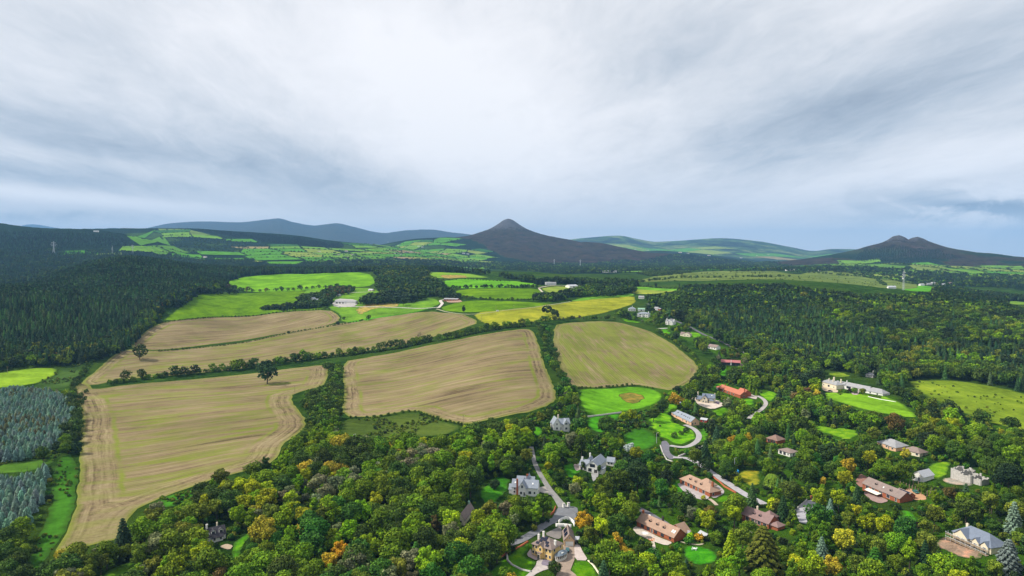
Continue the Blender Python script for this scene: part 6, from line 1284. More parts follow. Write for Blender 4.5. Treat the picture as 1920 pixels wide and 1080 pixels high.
along([(846, 543), (900, 541), (960, 541), (1010, 541)], 8, [('oak', 'dark', 1), ('yew', 'deep', 1)], 6, 11, 215, 'hedge trees of the green fields')
along([(795, 545), (830, 548), (870, 560), (930, 565), (1000, 564), (1040, 566)], 8, [('oak', 'dark', 1), ('yew', 'dark', 2)], 4, 8, 216, 'hedge trees of the green fields')
along([(824, 526), (880, 524), (960, 528)], 9, [('bush', 'dark', 1)], 2, 3.5, 217, 'low'); along([(1140, 541), (1200, 537), (1290, 542)], 9, [('bush', 'dark', 1)], 2, 4, 218, 'low')
along([(430, 542), (480, 548), (540, 546), (600, 541), (650, 540)], 13, [('yew', 'dark', 2), ('yew', 'deep', 1), ('yew', 'russet', .4)], 7, 14, 219, 'trees along the fence of the bright pasture')
along([(372, 551), (440, 551)], 7, [('oak', 'deep', 1), ('yew', 'deep', 1)], 10, 15, 220, 'trees along the fence of the bright pasture', 4)
along([(490, 582), (530, 578), (560, 574)], 7, [('yew', 'deep', 1), ('bush', 'dark', 1)], 5, 9, 221, 'trees round the farmhouse', 4)
along([(1232, 622), (1262, 640), (1300, 668), (1316, 690), (1306, 720), (1270, 736)], 5, [('bush', 'dark', 2), ('bush', 'green', 1), ('yew', 'dark', 1)], 2.5, 6, 222, 'hedge round the round ended field', .8)
along([(1086, 729), (1180, 722), (1230, 730)], 5, [('bush', 'dark', 1)], 1.5, 2.6, 223, 'low', .4)
along([(641, 784), (705, 783), (775, 771), (822, 787), (870, 800)], 6, [('bush', 'dark', 1)], 1.5, 2.6, 224, 'low', .6)
along([(1545, 768), (1600, 788), (1660, 803), (1726, 808)], 6, [('oak', 'dark', 2), ('yew', 'dark', 2), ('round', 'green', 1)], 7, 10.5, 225, 'row of dark trees below the sloping lawn', 3)
along([(1672, 738), (1710, 752), (1760, 772), (1830, 792), (1990, 826)], 8, [('oak', 'dark', 2), ('yew', 'dark', 2)], 8, 13, 226, 'row of dark trees below the upper right field', 3)
along([(175, 678), (150, 705), (140, 725), (152, 760)], 6, [('bush', 'dark', 1), ('yew', 'dark', 1)], 2.5, 5, 227, 'low', 2)
for (x, y, sc_x) in ():
    pass
rs = np.random.RandomState(55)
for (a, b) in HEDGE:
    a = np.array(a); b = np.array(b); L = np.hypot(*(b - a)); n = int(L / 11)
    for k in range(n):
        p = a + (b - a) * (k + rs.rand()) / max(n, 1); big = rs.rand() < .16
        if p[1] < 2300: continue
        CANDS['s'].append((p[0], p[1], 'yew' if big else 'bush', 'dark' if rs.rand() < .6 else 'deep', (rs.uniform(.8, 1.4) if big else rs.uniform(1.1, 2.2)), 'far', 0., 0.))
along([(1482, 510), (1560, 515), (1640, 521), (1735, 535)], 9, [('yew', 'dark', 1), ('bush', 'dark', 2)], 4, 9, 230, 'far', 3, dmin=2000)
along([(1500, 504), (1600, 508), (1720, 514)], 9, [('yew', 'dark', 1), ('bush', 'dark', 2)], 4, 9, 231, 'far', 3, dmin=2000)
along([(1600, 508), (1640, 521), (1660, 535)], 9, [('yew', 'dark', 1), ('bush', 'dark', 2)], 4, 9, 232, 'far', 3, dmin=2000)
along([(1180, 529), (1260, 522), (1340, 521), (1480, 519)], 11, [('yew', 'dark', 1), ('bush', 'dark', 2)], 4, 8, 233, 'far', 4, dmin=1900)
scatter([(1190, 513), (1240, 509), (1310, 511), (1300, 516), (1220, 518)], 9, [('yew', 'deep', 2), ('bush', 'dark', 3)], 3, 7, 234, dmin=1900, group='far', lim=.9)
# ------------------------------------------------------------------ single trees with a place of their own
SPOT = [  # picture foot, species, colour, height m, label
 (262, 674, 'yew', 'dark', 19, 'lone dark green tree at the left end of the stubble strips'),
 (501, 720, 'yew', 'deep', 25, 'lone large blackish green tree standing in the lower left stubble field'),
 (870, 588, 'tall', 'deep', 15, 'lone dark tree at the corner of the yellow green field'),
 (822, 639, 'yew', 'green', 10, 'round green bush tree right of the pale bare tree'),
 (541, 626, 'bush', 'dark', 4.5, 'solitary dark bush on the narrow strip between two stubble fields'),
 (633, 609, 'bush', 'deep', 6, 'solitary dark bush at the tip of the narrow stubble field'),
 (691, 600, 'yew', 'dark', 9, 'dark round tree beside the sandy farm ground'),
 (645, 600, 'yew', 'deep', 6, 'low dark bush tree on the small green paddock'),
 (786, 640, 'bare', 'greygreen', 15, 'pale bare branched tree in the hedge between the stubble fields'),
 (756, 574, 'oak', 'deep', 16, 'large dark tree on the rough grass right of the farm'),
 (413, 921, 'round', 'olive', 13, 'olive green round tree at the lower edge of the left stubble field'),
 (497, 903, 'tall', 'dark', 17, 'tall dark tree at the lower right corner of the left stubble field'),
 (480, 905, 'oak', 'green', 13, 'green tree beside the tall dark one below the left stubble field'),
 (232, 1048, 'fir', 'spruce', 20, 'dark layered fir rising against the stubble at the lower left'),
 (140, 1075, 'round', 'olive', 14, 'round tree turning yellow at its top, lower left corner'),
 (118, 1066, 'oak', 'yellow', 9, 'yellow tinged tree at the foot of the bare field track'),
 (816, 1016, 'tall', 'russet', 15, 'narrow olive brown tree in the wood left of the steep brown cottage'),
 (780, 1075, 'fir', 'emerald', 15, 'dark green spiky pine at the bottom of the wood'),
 (728, 862, 'lime', 'orange', 12, 'orange topped tree in the middle of the foreground wood'),
 (744, 872, 'oak', 'yellow', 11, 'yellowing tree beside the orange topped one in the wood'),
 (705, 965, 'lime', 'lime', 13, 'bright yellow green tree in the middle of the foreground wood'),
 (570, 1000, 'ash', 'lime', 15, 'tall yellow green tree right of the black roofed cottage'),
 (640, 1062, 'lime', 'orange', 12, 'orange and yellow tree at the bottom left of the wood'),
 (620, 1085, 'ash', 'yellow', 13, 'yellow crowned tree at the lower edge of the wood'),
 (480, 985, 'ash', 'yellow', 12, 'yellow green ash above the black roofed cottage garden'),
 (925, 1004, 'lime', 'bright', 13, 'bright green tree right of the steep brown cottage'),
 (899, 1004, 'round', 'bright', 13, 'large light green tree beside the steep brown cottage'),
 (1018, 970, 'lime', 'green', 14, 'big green tree between the white house with the red chimney and the junction'),
 (865, 1060, 'round', 'lime', 13, 'yellow green round tree at the lower centre of the wood'),
 (1095, 1005, 'lime', 'orange', 13, 'orange topped tree right of the road junction'),
 (1128, 1018, 'ash', 'lime', 14, 'tall yellow green tree right of the road junction'),
 (1152, 1060, 'lime', 'yellow', 15, 'large golden yellow tree left of the tan roofed bungalow'),
 (1175, 1075, 'ash', 'yellow', 13, 'yellow and green tree at the bottom, below the golden one'),
 (1210, 1085, 'round', 'lime', 12, 'light yellow green tree at the bottom edge below the bungalow terrace'),
 (1187, 962, 'tall', 'olive', 14, 'cone shaped olive brown tree above the tan roofed bungalow'),
 (1040, 1078, 'yew', 'dark', 6, 'clipped round dark bush beside the paved drive'),
 (946, 1086, 'yew', 'green', 5.5, 'round green bush on the lawn left of the yellow house'),
 (960, 1092, 'bush', 'yellow', 4, 'small yellow shrub at the bottom of the lawn'),
 (1180, 858, 'lime', 'white', 11, 'white flowered tree near the village road'),
 (1192, 870, 'lime', 'lime', 13, 'yellow green tree below the white flowered one'),
 (1135, 820, 'oak', 'dark', 17, 'large dark oak right of the white villa'),
 (1095, 845, 'round', 'green', 16, 'large round green tree below the white villa'),
 (1195, 925, 'oak', 'deep', 19, 'huge blackish green tree right of the white slate roofed house'),
 (1162, 935, 'round', 'dark', 17, 'large dark round tree above the road junction'),
 (1130, 945, 'lime', 'green', 16, 'large green tree with lighter top above the road junction'),
 (1170, 800, 'ash', 'bright', 14, 'tall yellow topped tree above the dark garden slope'),
 (1268, 746, 'round', 'deep', 12, 'dark round tree at the lower corner of the round ended field'),
 (1242, 775, 'oak', 'dark', 13, 'dark spreading tree left of the peach walled cottage'),
 (1225, 792, 'oak', 'dark', 12, 'dark tree on the edge of the cottage lawn'),
 (1300, 726, 'round', 'deep', 12, 'dark round tree left of the red tiled house'),
 (1322, 712, 'round', 'dark', 12, 'dark round tree above the cream courtyard house'),
 (1380, 772, 'round', 'green', 10, 'round green tree beside the courtyard of the cream house'),
 (1372, 843, 'lime', 'orange', 11, 'orange topped tree right of the curved drive'),
 (1400, 838, 'lime', 'yellow', 11, 'yellow tree beside the orange topped one'),
 (1422, 800, 'lime', 'bright', 13, 'bright green tree above the pyramid roofed house'),
 (1352, 862, 'oak', 'olive', 15, 'olive tree with yellow flecks left of the pyramid roofed house'),
 (1624, 846, 'lime', 'orange', 12, 'vivid orange and yellow tree at the end of the long grey roofed house'),
 (1698, 868, 'lime', 'yellow', 10, 'yellow round tree before the grey roofed outbuilding'),
 (1590, 895, 'lime', 'yellow', 13, 'yellow green tree above the brick bungalow'),
 (1583, 925, 'ash', 'lime', 15, 'tall loose yellow green tree left of the brick bungalow'),
 (1448, 928, 'weeping', 'olive', 13, 'weeping tree with drooping pale fronds beside the yellowed lawn'),
 (1442, 900, 'round', 'green', 14, 'bushy green tree behind the weeping one'),
 (1410, 950, 'fir', 'spruce2', 14, 'mid green conifer beside the village lane'),
 (1446, 968, 'column', 'lime', 12, 'slim yellow green conifer behind the purplish roofed bungalow'),
 (1454, 970, 'column', 'olive', 12, 'slim olive brown conifer next to the yellow green one'),
 (1468, 976, 'fir', 'spruce', 14, 'dark blue green conifer left of the pale yard'),
 (1484, 982, 'column', 'dark', 9, 'clipped dark column conifer beside the pale yard'),
 (1488, 983, 'column', 'lime', 8, 'clipped light green column conifer beside the pale yard'),
 (1533, 990, 'yew', 'emerald', 12, 'dense dark green tree right of the pale yard'),
 (1556, 965, 'fir', 'bluegreen', 9, 'pale blue cedar above the pale yard'),
 (1500, 930, 'bush', 'orange', 3.2, 'small orange maple on the lawn by the gates'),
 (1492, 930, 'bush', 'bright', 4.6, 'bright green shrub beside the small orange maple'),
 (1542, 918, 'column', 'yellow', 9, 'ragged yellow tree beside the dark gates'),
 (1430, 1075, 'cedar', 'olive', 22, 'huge layered olive green cypress at the bottom right of the picture'),
 (1370, 1052, 'fir', 'bright', 15, 'pointed light green larch above the lower lawn'),
 (1502, 1068, 'tall', 'bright', 15, 'narrow yellow green tree right of the huge layered cypress'),
 (1492, 1092, 'ash', 'lime', 13, 'loose yellow green tree at the bottom edge beside the cypress'),
 (1540, 1062, 'fir', 'bluegreen', 14, 'pale blue green cedar at the bottom right'),
 (1580, 1050, 'ash', 'yellow', 16, 'large mottled yellow and green tree at the lower right'),
 (1560, 1095, 'lime', 'yellow', 12, 'yellow flecked tree at the bottom edge below the mottled one'),
 (1625, 1010, 'lime', 'lime', 13, 'light yellow topped tree below the brick bungalow'),
 (1700, 1030, 'round', 'emerald', 15, 'large emerald round tree left of the builders mud'),
 (1640, 1085, 'cedar', 'emerald', 14, 'feathery bright green conifer sprawling at the bottom right'),
 (1890, 1075, 'cedar', 'bluegreen', 15, 'wide pale blue cedar in the bottom right corner'),
 (1900, 1005, 'fir', 'bluegreen', 17, 'tall blue green cedar at the right edge'),
 (1890, 925, 'oak', 'deep', 17, 'very large dark tree at the right edge above the cedars'),
 (1810, 958, 'fir', 'spruce', 15, 'dark conifer in front of the stone ruin'),
 (1780, 945, 'lime', 'russet', 10, 'rust and orange tree left of the stone ruin'),
 (1722, 995, 'bush', 'purple', 4, 'dark red shrub below the brick bungalow garden'),
 (1406, 733, 'fir', 'bright', 8, 'pointed light green conifer beside the red tiled house'),
 (1419, 742, 'fir', 'bright', 7.5, 'pointed light green conifer on the lawn right of the red tiled house'),
 (1400, 725, 'fir', 'bright', 7, 'pointed light green conifer behind the red tiled house'),
 (865 + 64, 918, 'yew', 'deep', 6, 'small dark round tree left of the white house with the red chimney'),
 (928, 914, 'bush', 'purple', 4.0, 'dark purple shrub on the lawn left of the white gabled house'),
 (1094, 882, 'column', 'dark', 7, 'dark column conifer left of the balcony gable'),
 (1123, 889, 'column', 'dark', 7, 'dark column conifer right of the balcony gable'),
 (1350, 700, 'yew', 'deep', 12, 'dark round tree beside the lawn of the rose roofed barn'),
 (1340, 688, 'oak', 'dark', 12, 'dark tree left of the rose roofed barn'),
 (1362, 672, 'round', 'olive', 7, 'olive round tree above the rose roofed barn'),
 (1372, 673, 'round', 'olive', 7.5, 'second olive round tree above the rose roofed barn, in the middle of three'),
 (1383, 672, 'round', 'russet', 8, 'rust tinged round tree above the right end of the rose roofed barn'),
 (1395, 676, 'round', 'olive', 9, 'olive tree right of the rose roofed barn'),
 (1268, 640, 'round', 'deep', 14, 'large dark tree left of the cream gabled bungalow'),
 (1318, 663, 'oak', 'olive', 12, 'olive brown tree left of the pale brown roofed bungalow'),
 (1602, 738, 'yew', 'green', 6, 'rounded green shrub before the long white wing'),
 (1594, 737, 'bush', 'purple', 4.5, 'dark red shrub before the long white wing'),
 (1618, 741, 'oak', 'olive', 7, 'grey green tree in the courtyard of the long white wing'),
 (1612, 700, 'round', 'lime', 7, 'pale yellow tree behind the long white wing'),
 (1655, 715, 'oak', 'green', 13, 'broad green tree right of the small stone cottage'),
 (1276, 846 - 30, 'bush', 'dark', 3.4, 'dark shrub on the lawn inside the curved drive'),
 (1288, 812, 'bush', 'deep', 4.2, 'blackish shrub inside the curved drive'),
 (1266, 822, 'bush', 'dark', 4.5, 'dark shrub at the lower end of the cottage lawn'),
 (1238, 800, 'bush', 'purple', 1.4, 'tiny dark shrub alone on the cottage lawn'),
 (1262, 793, 'bush', 'dark', 3.4, 'dark shrub bed below the peach walled cottage'),
 (1222, 1062, 'yew', 'emerald', 8, 'emerald tree left of the lower garden path'),
 (1380, 940, 'bush', 'purple', 2.6, 'dark purple bush beside the village lane'),
 (1296, 1014, 'bush', 'bright', 3.6, 'rounded bright green bush by the garden shed'),
 (1312, 1014, 'bush', 'orange', 3.4, 'orange and yellow shrub below the white shed'),
 (1262, 935, 'lime', 'bright', 8, 'bright green tree left of the terrace of the tan roofed house'),
 (1320, 938, 'bush', 'lime', 2.6, 'yellow green bush at the corner of the stone terrace'),
 (1398, 990, 'bush', 'yellow', 3.0, 'golden bush below the purplish roofed bungalow'),
 (1370, 892, 'bush', 'lime', 4.0, 'yellow green bush left of the blue play tent'),
 (1384, 905, 'bush', 'lime', 4.0, 'yellow green bush below the blue play tent'),
 (1340, 878, 'bush', 'bright', 3.4, 'bright green shrub beside the brick gate pillar')]
for px, py, spn, col, h, lab in SPOT:
    x, y, z = P(px, py); TREES.append((x, y, spn, col, h / HT[spn], lab, None, px, py, col))
# ------------------------------------------------------------------ sort into single trees and the mass of the woods
spx = np.array([(t[0], t[1], RD[t[2]] * t[4]) for t in TREES])
broad = lambda s: s in ('oak', 'round', 'ash', 'tall', 'lime', 'yew', 'bare', 'weeping')
cand = CANDS['n']
def near_spot(c):
    d = np.hypot(spx[:, 0] - c[0], spx[:, 1] - c[1]); return bool((d < spx[:, 2] + RD[c[2]] * c[4] * .55).any())
cand = [c for c in cand if not near_spot(c)]
inview = lambda c: -20 < c[6] < 1940 and c[7] < 1105
size = lambda c: HT[c[2]] * c[4] / c[1]
sing, mass = [], []
NBR, NCO, NBU = 225, 110, 60
lists = {'b': [], 'c': [], 'u': [], 's': []}
for c in cand:
    if c[5] in ('far',) or not inview(c): mass.append(c); continue
    k = 's' if c[2] == 'bluespruce' else 'b' if broad(c[2]) else 'u' if c[2] == 'bush' else 'c'
    lists[k].append(c)
for k, n in (('b', NBR), ('c', 60), ('u', NBU), ('s', 90)):
    L = lists[k]
    if k == 'b':
        hedge = [c for c in L if 'hedge' in c[5] or 'row of' in c[5] or 'fence' in c[5]]; rest = [c for c in L if c not in set(hedge)]
        hedge.sort(key=size, reverse=True); rest.sort(key=size, reverse=True); hedge, over = hedge[:45], hedge[45:]
        L = hedge + rest[:n - len(hedge)]; mass += rest[n - len(hedge):] + over
    else:
        L.sort(key=size, reverse=True); mass += L[n:]; L = L[:n]
    sing += L
# labels: colour, habit, nearest landmark and its side, rank among the like
LAND += [(380, 820, 'the lower left stubble field'), (830, 700, 'the large middle stubble field'), (1160, 665, 'the round ended field'), (1165, 745, 'the bright meadow'), (1060, 965, 'the road junction'), (1635, 762, 'the sloping lawn'), (1820, 760, 'the upper right field'),
         (60, 800, 'the upper spruce plantation'), (40, 940, 'the lower spruce plantation'), (555, 700, 'the lone dark tree'), (920, 925, 'the lawn with the purple shrub'), (755, 800, 'the scrub slope'), (450, 1040, 'the long garden'), (730, 870, 'the orange topped tree'), (780, 1060, 'the spiky pine'), (1320, 1040, 'the lawn with the white table'),
         (640, 1075, 'the orange and yellow tree'), (550, 930, 'the field corner'), (1500, 970, 'the pale yard'), (1580, 1050, 'the mottled yellow tree'), (1700, 1030, 'the emerald round tree'), (1430, 1040, 'the huge layered cypress'), (1405, 895, 'the yellowed lawn'), (560, 780, 'the bend in the bare track'), (640, 900, 'the middle of the foreground wood')]
def side(dx_, dy_):
    if abs(dx_) > abs(dy_) * 1.3: return 'right of' if dx_ > 0 else 'left of'
    return 'below' if dy_ > 0 else 'above'
ORD = ['nearest', 'second', 'third', 'fourth', 'fifth', 'sixth', 'seventh', 'eighth', 'ninth', 'tenth', 'eleventh', 'twelfth']
buck = {}
for c in sing:
    cy2 = c[7] - HT[c[2]] * c[4] * FP / c[1] * .5
    d = [math.hypot(c[6] - a, cy2 - b) for a, b, _ in LAND]; j = int(np.argmin(d)); a, b, ph = LAND[j]
    if ph.startswith(('white', 'grey', 'small', 'pale', 'long', 'low', 'little')): ph = 'the ' + ph
    noun = ('shrub' if c[2] == 'bush' else 'tree'); sn = SNAME[c[2]]
    if c[2] in ('spruce', 'fir'): noun = 'tree'
    key = f"{CNAME[c[3]]} {sn} {noun} {side(c[6] - a, cy2 - b)} {ph}" if c[2] != 'bluespruce' else f"{CNAME[c[3]]} spruce {side(c[6] - a, cy2 - b)} {ph}"
    buck.setdefault(key, []).append((d[j], c))
for key, L in buck.items():
    L.sort(key=lambda q: q[0])
    for i, (dd_, c) in enumerate(L):
        if len(L) == 1: lab = key
        elif i == 0: lab = f"nearest {key}"
        elif i < len(ORD): lab = f"{ORD[i]} nearest {key}"
        elif i < 21: lab = f"{['tenth','eleventh','twelfth','thirteenth','fourteenth','fifteenth','sixteenth','seventeenth','eighteenth','nineteenth','twentieth','twenty-first'][i-9]} nearest {key}"
        else: lab = f"{i + 1}th nearest {key}"
        TREES.append((c[0], c[1], c[2], c[3], c[4], lab, c[5] if c[5] != 'low' else 'low hedge shrubs along the field edges', c[6], c[7], c[3]))
rs = np.random.RandomState(99)
TN = {'oak': 'broadleaf_tree', 'round': 'broadleaf_tree', 'ash': 'broadleaf_tree', 'tall': 'broadleaf_tree', 'lime': 'broadleaf_tree', 'yew': 'broadleaf_tree', 'bare': 'bare_tree', 'spruce': 'spruce_tree', 'fir': 'fir_tree',
      'bluespruce': 'spruce_tree', 'cedar': 'cypress_tree', 'column': 'cypress_tree', 'weeping': 'weeping_tree', 'bush': 'shrub'}
def place_tree(x, y, spn, col, sc, lab, group, lod='n'):
    z = float(TZ(x, y)); rz = rs.uniform(0, 6.28)
    tint = jitter_col(col, rs); s = (sc * rs.uniform(.92, 1.1), sc * rs.uniform(.92, 1.1), sc)
    cat = 'shrub' if spn == 'bush' else 'tree'
    cm = MESH.get((spn, lod)) or MESH[spn, 'n']
    if spn == 'bush':
        o = link(TN[spn], cm); o.location = (x, y, z); o.rotation_euler = (0, 0, rz); o.scale = s; tag(o, lab, cat, group); o['tint'] = [float(v) for v in tint]; return
    e = empty(TN[spn], (x, y, z), rz, lab, cat, group); e.scale = s
    c = link('crown', cm, e); c['tint'] = [float(v) for v in tint]
    link('trunk', MESH[spn, 't'], e)
for t in TREES:
    lod = 'n' if t[1] < 620 * K / 1.0 else 'm'
    place_tree(t[0], t[1], t[2], t[3], t[4], t[5], t[6], lod)
# the mass: one object per kind of woodland, crowns set on points
def forest(name, label, pts, protos):
    """pts rows: x, y, z, scale, rot, r, g, b, variant index"""
    A = np.array(pts, float); n = len(A)
    me = bpy.data.meshes.new(name); me.vertices.add(n); me.vertices.foreach_set('co', np.ascontiguousarray(A[:, :3], dtype=np.float32).ravel())
    for k, typ, arr in (('scl', 'FLOAT', A[:, 3]), ('rotz', 'FLOAT', A[:, 4]), ('tint', 'FLOAT_VECTOR', A[:, 5:8]), ('vi', 'INT', A[:, 8])):
        at = me.attributes.new(k, typ, 'POINT'); at.data.foreach_set({'FLOAT': 'value', 'INT': 'value', 'FLOAT_VECTOR': 'vector'}[typ], np.ascontiguousarray(arr, dtype=np.int32 if typ == 'INT' else np.float32).ravel())
    o = link(name, me)
    nt = bpy.data.node_groups.new(name, 'GeometryNodeTree'); nt.interface.new_socket('Geometry', in_out='INPUT', socket_type='NodeSocketGeometry'); nt.interface.new_socket('Geometry', in_out='OUTPUT', socket_type='NodeSocketGeometry')
    gi = nt.nodes.new('NodeGroupInput'); go = nt.nodes.new('NodeGroupOutput'); jn = nt.nodes.new('GeometryNodeJoinGeometry')
    def named(nm, typ): q = nt.nodes.new('GeometryNodeInputNamedAttribute'); q.data_type = typ; q.inputs[0].default_value = nm; return [s for s in q.outputs if s.enabled and s.name == 'Attribute'][0]
    vi = named('vi', 'INT'); sc_ = named('scl', 'FLOAT'); rz = named('rotz', 'FLOAT'); cb = nt.nodes.new('ShaderNodeCombineXYZ'); nt.links.new(rz, cb.inputs[2])
    for k, pm in enumerate(protos):
        if not (A[:, 8] == k).any(): continue
        po = bpy.data.objects.new(name + '_proto', pm)
        oi = nt.nodes.new('GeometryNodeObjectInfo'); oi.inputs[0].default_value = po; oi.inputs['As Instance'].default_value = True
        cmp_ = nt.nodes.new('FunctionNodeCompare'); cmp_.data_type = 'INT'; cmp_.operation = 'EQUAL'
        ii = [s for s in cmp_.inputs if s.enabled]; nt.links.new(vi, ii[0]); ii[1].default_value = k
        ip = nt.nodes.new('GeometryNodeInstanceOnPoints'); nt.links.new(gi.outputs[0], ip.inputs['Points']); nt.links.new(cmp_.outputs[0], ip.inputs['Selection']); nt.links.new(oi.outputs['Geometry'], ip.inputs['Instance'])
        nt.links.new(cb.outputs[0], ip.inputs['Rotation']); nt.links.new(sc_, ip.inputs['Scale']); nt.links.new(ip.outputs[0], jn.inputs[0])
    nt.links.new(jn.outputs[0], go.inputs[0])
    md = o.modifiers.new('planting', 'NODES'); md.node_group = nt
    tag(o, label, None, None, 'stuff'); return o
def tree_both(k, l):
    """crown with its trunk, for the mass"""
    return MESH[k, l] if (k, l) in MESH else MESH[k, 'n']
kinds = list(HT.keys()); protos = [tree_both(k, l) for k in kinds for l in 'nmf']
groups = {'broadleaf_woodland': [], 'conifer_forest': [], 'distant_trees': [], 'undergrowth': []}
for c in mass + CANDS['s']:
    x, y, spn, col, sc = c[:5]
    z = float(TZ(x, y)); l = 'n' if y < 520 else ('m' if y < 1150 else 'f')
    if spn in ('bush',) and y > 900: l = 'f'
    vi = kinds.index(spn) * 3 + 'nmf'.index(l); tint = jitter_col(col, rs)
    g_ = 'distant_trees' if (y > 2300 or c[5] == 'far') else ('conifer_forest' if spn in ('spruce', 'fir', 'bluespruce', 'cedar', 'column') else 'broadleaf_woodland')
    groups[g_].append((x, y, z, sc, rs.uniform(0, 6.28), *tint, vi))
# low undergrowth under the crowns of the near woods
for pl, n_ in (([(170, 1130), (215, 1010), (262, 975), (400, 905), (520, 872), (640, 812), (800, 812), (960, 790), (1050, 740), (1240, 745), (1300, 700), (1450, 690), (1560, 720), (1990, 830), (1990, 1130)], 9000), ([(-100, 1130), (0, 1000), (110, 860), (130, 780), (150, 760), (148, 900), (100, 1050), (140, 1130)], 900)):
    w = [P(a, b)[:2] for a, b in pl]; xs = [a for a, b in w]; ys = [b for a, b in w]
    X = rs.uniform(min(xs), max(xs), n_ * 2); Y = rs.uniform(min(ys), max(ys), n_ * 2); m = inpoly(w, X, Y); X, Y = X[m], Y[m]
    sc_ = rs.uniform(.5, 1.3, len(X)); ok, _, _ = clear_ok(X, Y, 1.8 * sc_, 2.6 * sc_, .05)
    Z = TZ(X, Y)
    for i in np.nonzero(ok)[0]:
        groups['undergrowth'].append((X[i], Y[i], Z[i], sc_[i], rs.uniform(0, 6.28), *jitter_col(['dark', 'green', 'deep', 'olive', 'emerald'][rs.randint(5)], rs), kinds.index('bush') * 3 + (0 if Y[i] < 480 else 2)))
LB = {'broadleaf_woodland': 'mixed broadleaf woodland in greens, olive and early autumn yellow', 'conifer_forest': 'dense dark conifer forest on the hillsides', 'distant_trees': 'far hedgerow trees and woods across the valley', 'undergrowth': 'low scrub and undergrowth between the garden trees'}
for pl, n_ in (([(112, 862), (146, 880), (128, 985), (95, 1040), (50, 1060), (95, 960), (100, 900)], 420), ([(641, 788), (775, 775), (868, 801), (830, 818), (640, 815)], 420), ([(62, 724), (112, 690), (170, 676), (140, 712), (128, 728)], 260), ([(-20, 872), (115, 845), (110, 862), (-20, 890)], 120), ([(300, 934), (370, 920), (330, 948)], 40), ([(1700, 713), (1990, 755), (1990, 818), (1785, 765)], 120), ([(1180, 530), (1300, 509), (1500, 515), (1500, 530), (1280, 534)], 260), ([(1440, 520), (1640, 515), (1720, 530), (1640, 552), (1480, 535)], 220)):
    w = [P(a, b, 1900 if pl[0][1] < 540 else 0)[:2] for a, b in pl]; xs = [a for a, b in w]; ys = [b for a, b in w]
    X = rs.uniform(min(xs), max(xs), n_ * 2); Y = rs.uniform(min(ys), max(ys), n_ * 2); m = inpoly(w, X, Y) & (fbm(X / 30, Y / 30, 2) > .46); X, Y = X[m], Y[m]; Z = TZ(X, Y)
    for i in range(len(X)):
        groups['undergrowth'].append((X[i], Y[i], Z[i], rs.uniform(.25, .7) * (2 if Y[i] > 1500 else 1), rs.uniform(0, 6.28), *jitter_col(['dark', 'green', 'deep', 'olive', 'olive'][rs.randint(5)], rs), kinds.index('bush') * 3 + (0 if Y[i] < 480 else 2)))
for k, v in groups.items():
    if v: forest(k, LB[k], v, protos)
print('TREES', len(TREES), 'MASS', {k: len(v) for k, v in groups.items()})
# ------------------------------------------------------------------ clipped hedges, walls, fences
def ribbon(px, world=False, n=6):
    w = [np.array(P(a, b)[:2]) for a, b in px] if not world else [np.array(p) for p in px]; q = []
    for i in range(len(w) - 1):
        for t in np.linspace(0, 1, n, endpoint=False): q.append(w[i] * (1 - t) + w[i + 1] * t)
    q.append(w[-1]); q = np.array(q); tn = np.gradient(q, axis=0); tn /= np.linalg.norm(tn, axis=1)[:, None] + 1e-9
    return q, np.stack([-tn[:, 1], tn[:, 0]], -1)
def hedge(label, px, h, wd, col='green', seed=1):
    rs = np.random.RandomState(seed); q, nr = ribbon(px, n=5)
    L = np.concatenate([[0], np.cumsum(np.linalg.norm(np.diff(q, axis=0), axis=1))]); n = int(L[-1] * (wd + 2 * h) * 5)
    s = rs.uniform(0, L[-1], n); x = np.interp(s, L, q[:, 0]); y = np.interp(s, L, q[:, 1]); nx = np.interp(s, L, nr[:, 0]); ny = np.interp(s, L, nr[:, 1])
    per = rs.uniform(0, wd + 2 * h, n); top = (per > h) & (per < h + wd)
    off = np.where(per <= h, -wd / 2, np.where(top, per - h - wd / 2, wd / 2)); zz = np.where(top, h, np.where(per <= h, per, per - h - wd)) + rs.normal(0, .06, n)
    c = np.stack([x + nx * off, y + ny * off, TZ(x, y) + zz], -1)
    nm = np.stack([np.where(top, 0, np.sign(off)) * nx, np.where(top, 0, np.sign(off)) * ny, np.where(top, 1., .25)], -1) + rs.normal(size=(n, 3)) * .3
    o0 = c.mean(0); V, F = cards(c - o0, nm, rs.uniform(.5, .9, n), rs)
    o = link('hedge', mesh_np('hedge', V, F, m_leaf, False, {'leaf': ('FACE', 'FLOAT', rs.uniform(.6, 1.35, n))})); o.location = o0; o['tint'] = [float(v) for v in PAL[col]]
    tag(o, label, 'hedge', 'clipped garden hedges')
def wall_line(name, label, px, h, t, m, cat='wall', group=None):
    q, nr = ribbon(px, n=5); z = TZ(q[:, 0], q[:, 1]); n = len(q); o0 = np.array([q[:, 0].mean(), q[:, 1].mean(), z.mean()]); V = []; F = []
    for sgn, zo in ((-1, -.5), (-1, h), (1, h), (1, -.5)): V.append(np.stack([q[:, 0] + nr[:, 0] * t / 2 * sgn, q[:, 1] + nr[:, 1] * t / 2 * sgn, z + zo], -1))
    V = np.concatenate(V) - o0
    for k in range(3):
        i = np.arange(n - 1) + k * n; F.append(np.stack([i, i + 1, i + n + 1, i + n], -1))
    F.append(np.array([[0, n, 2 * n, 3 * n], [n - 1, 4 * n - 1, 3 * n - 1, 2 * n - 1]]))
    o = link(name, mesh_np(name, V, np.concatenate(F), m)); o.location = o0; tag(o, label, cat, group)
hedge('clipped hedge along the right side of the village lane', [(1330, 877), (1352, 890), (1378, 905), (1401, 919)], 1.8, 1.6, 'green', 1)
hedge('clipped hedge on the left edge of the pale yard', [(1487, 953), (1500, 942), (1515, 931)], 1.8, 1.5, 'green', 2)
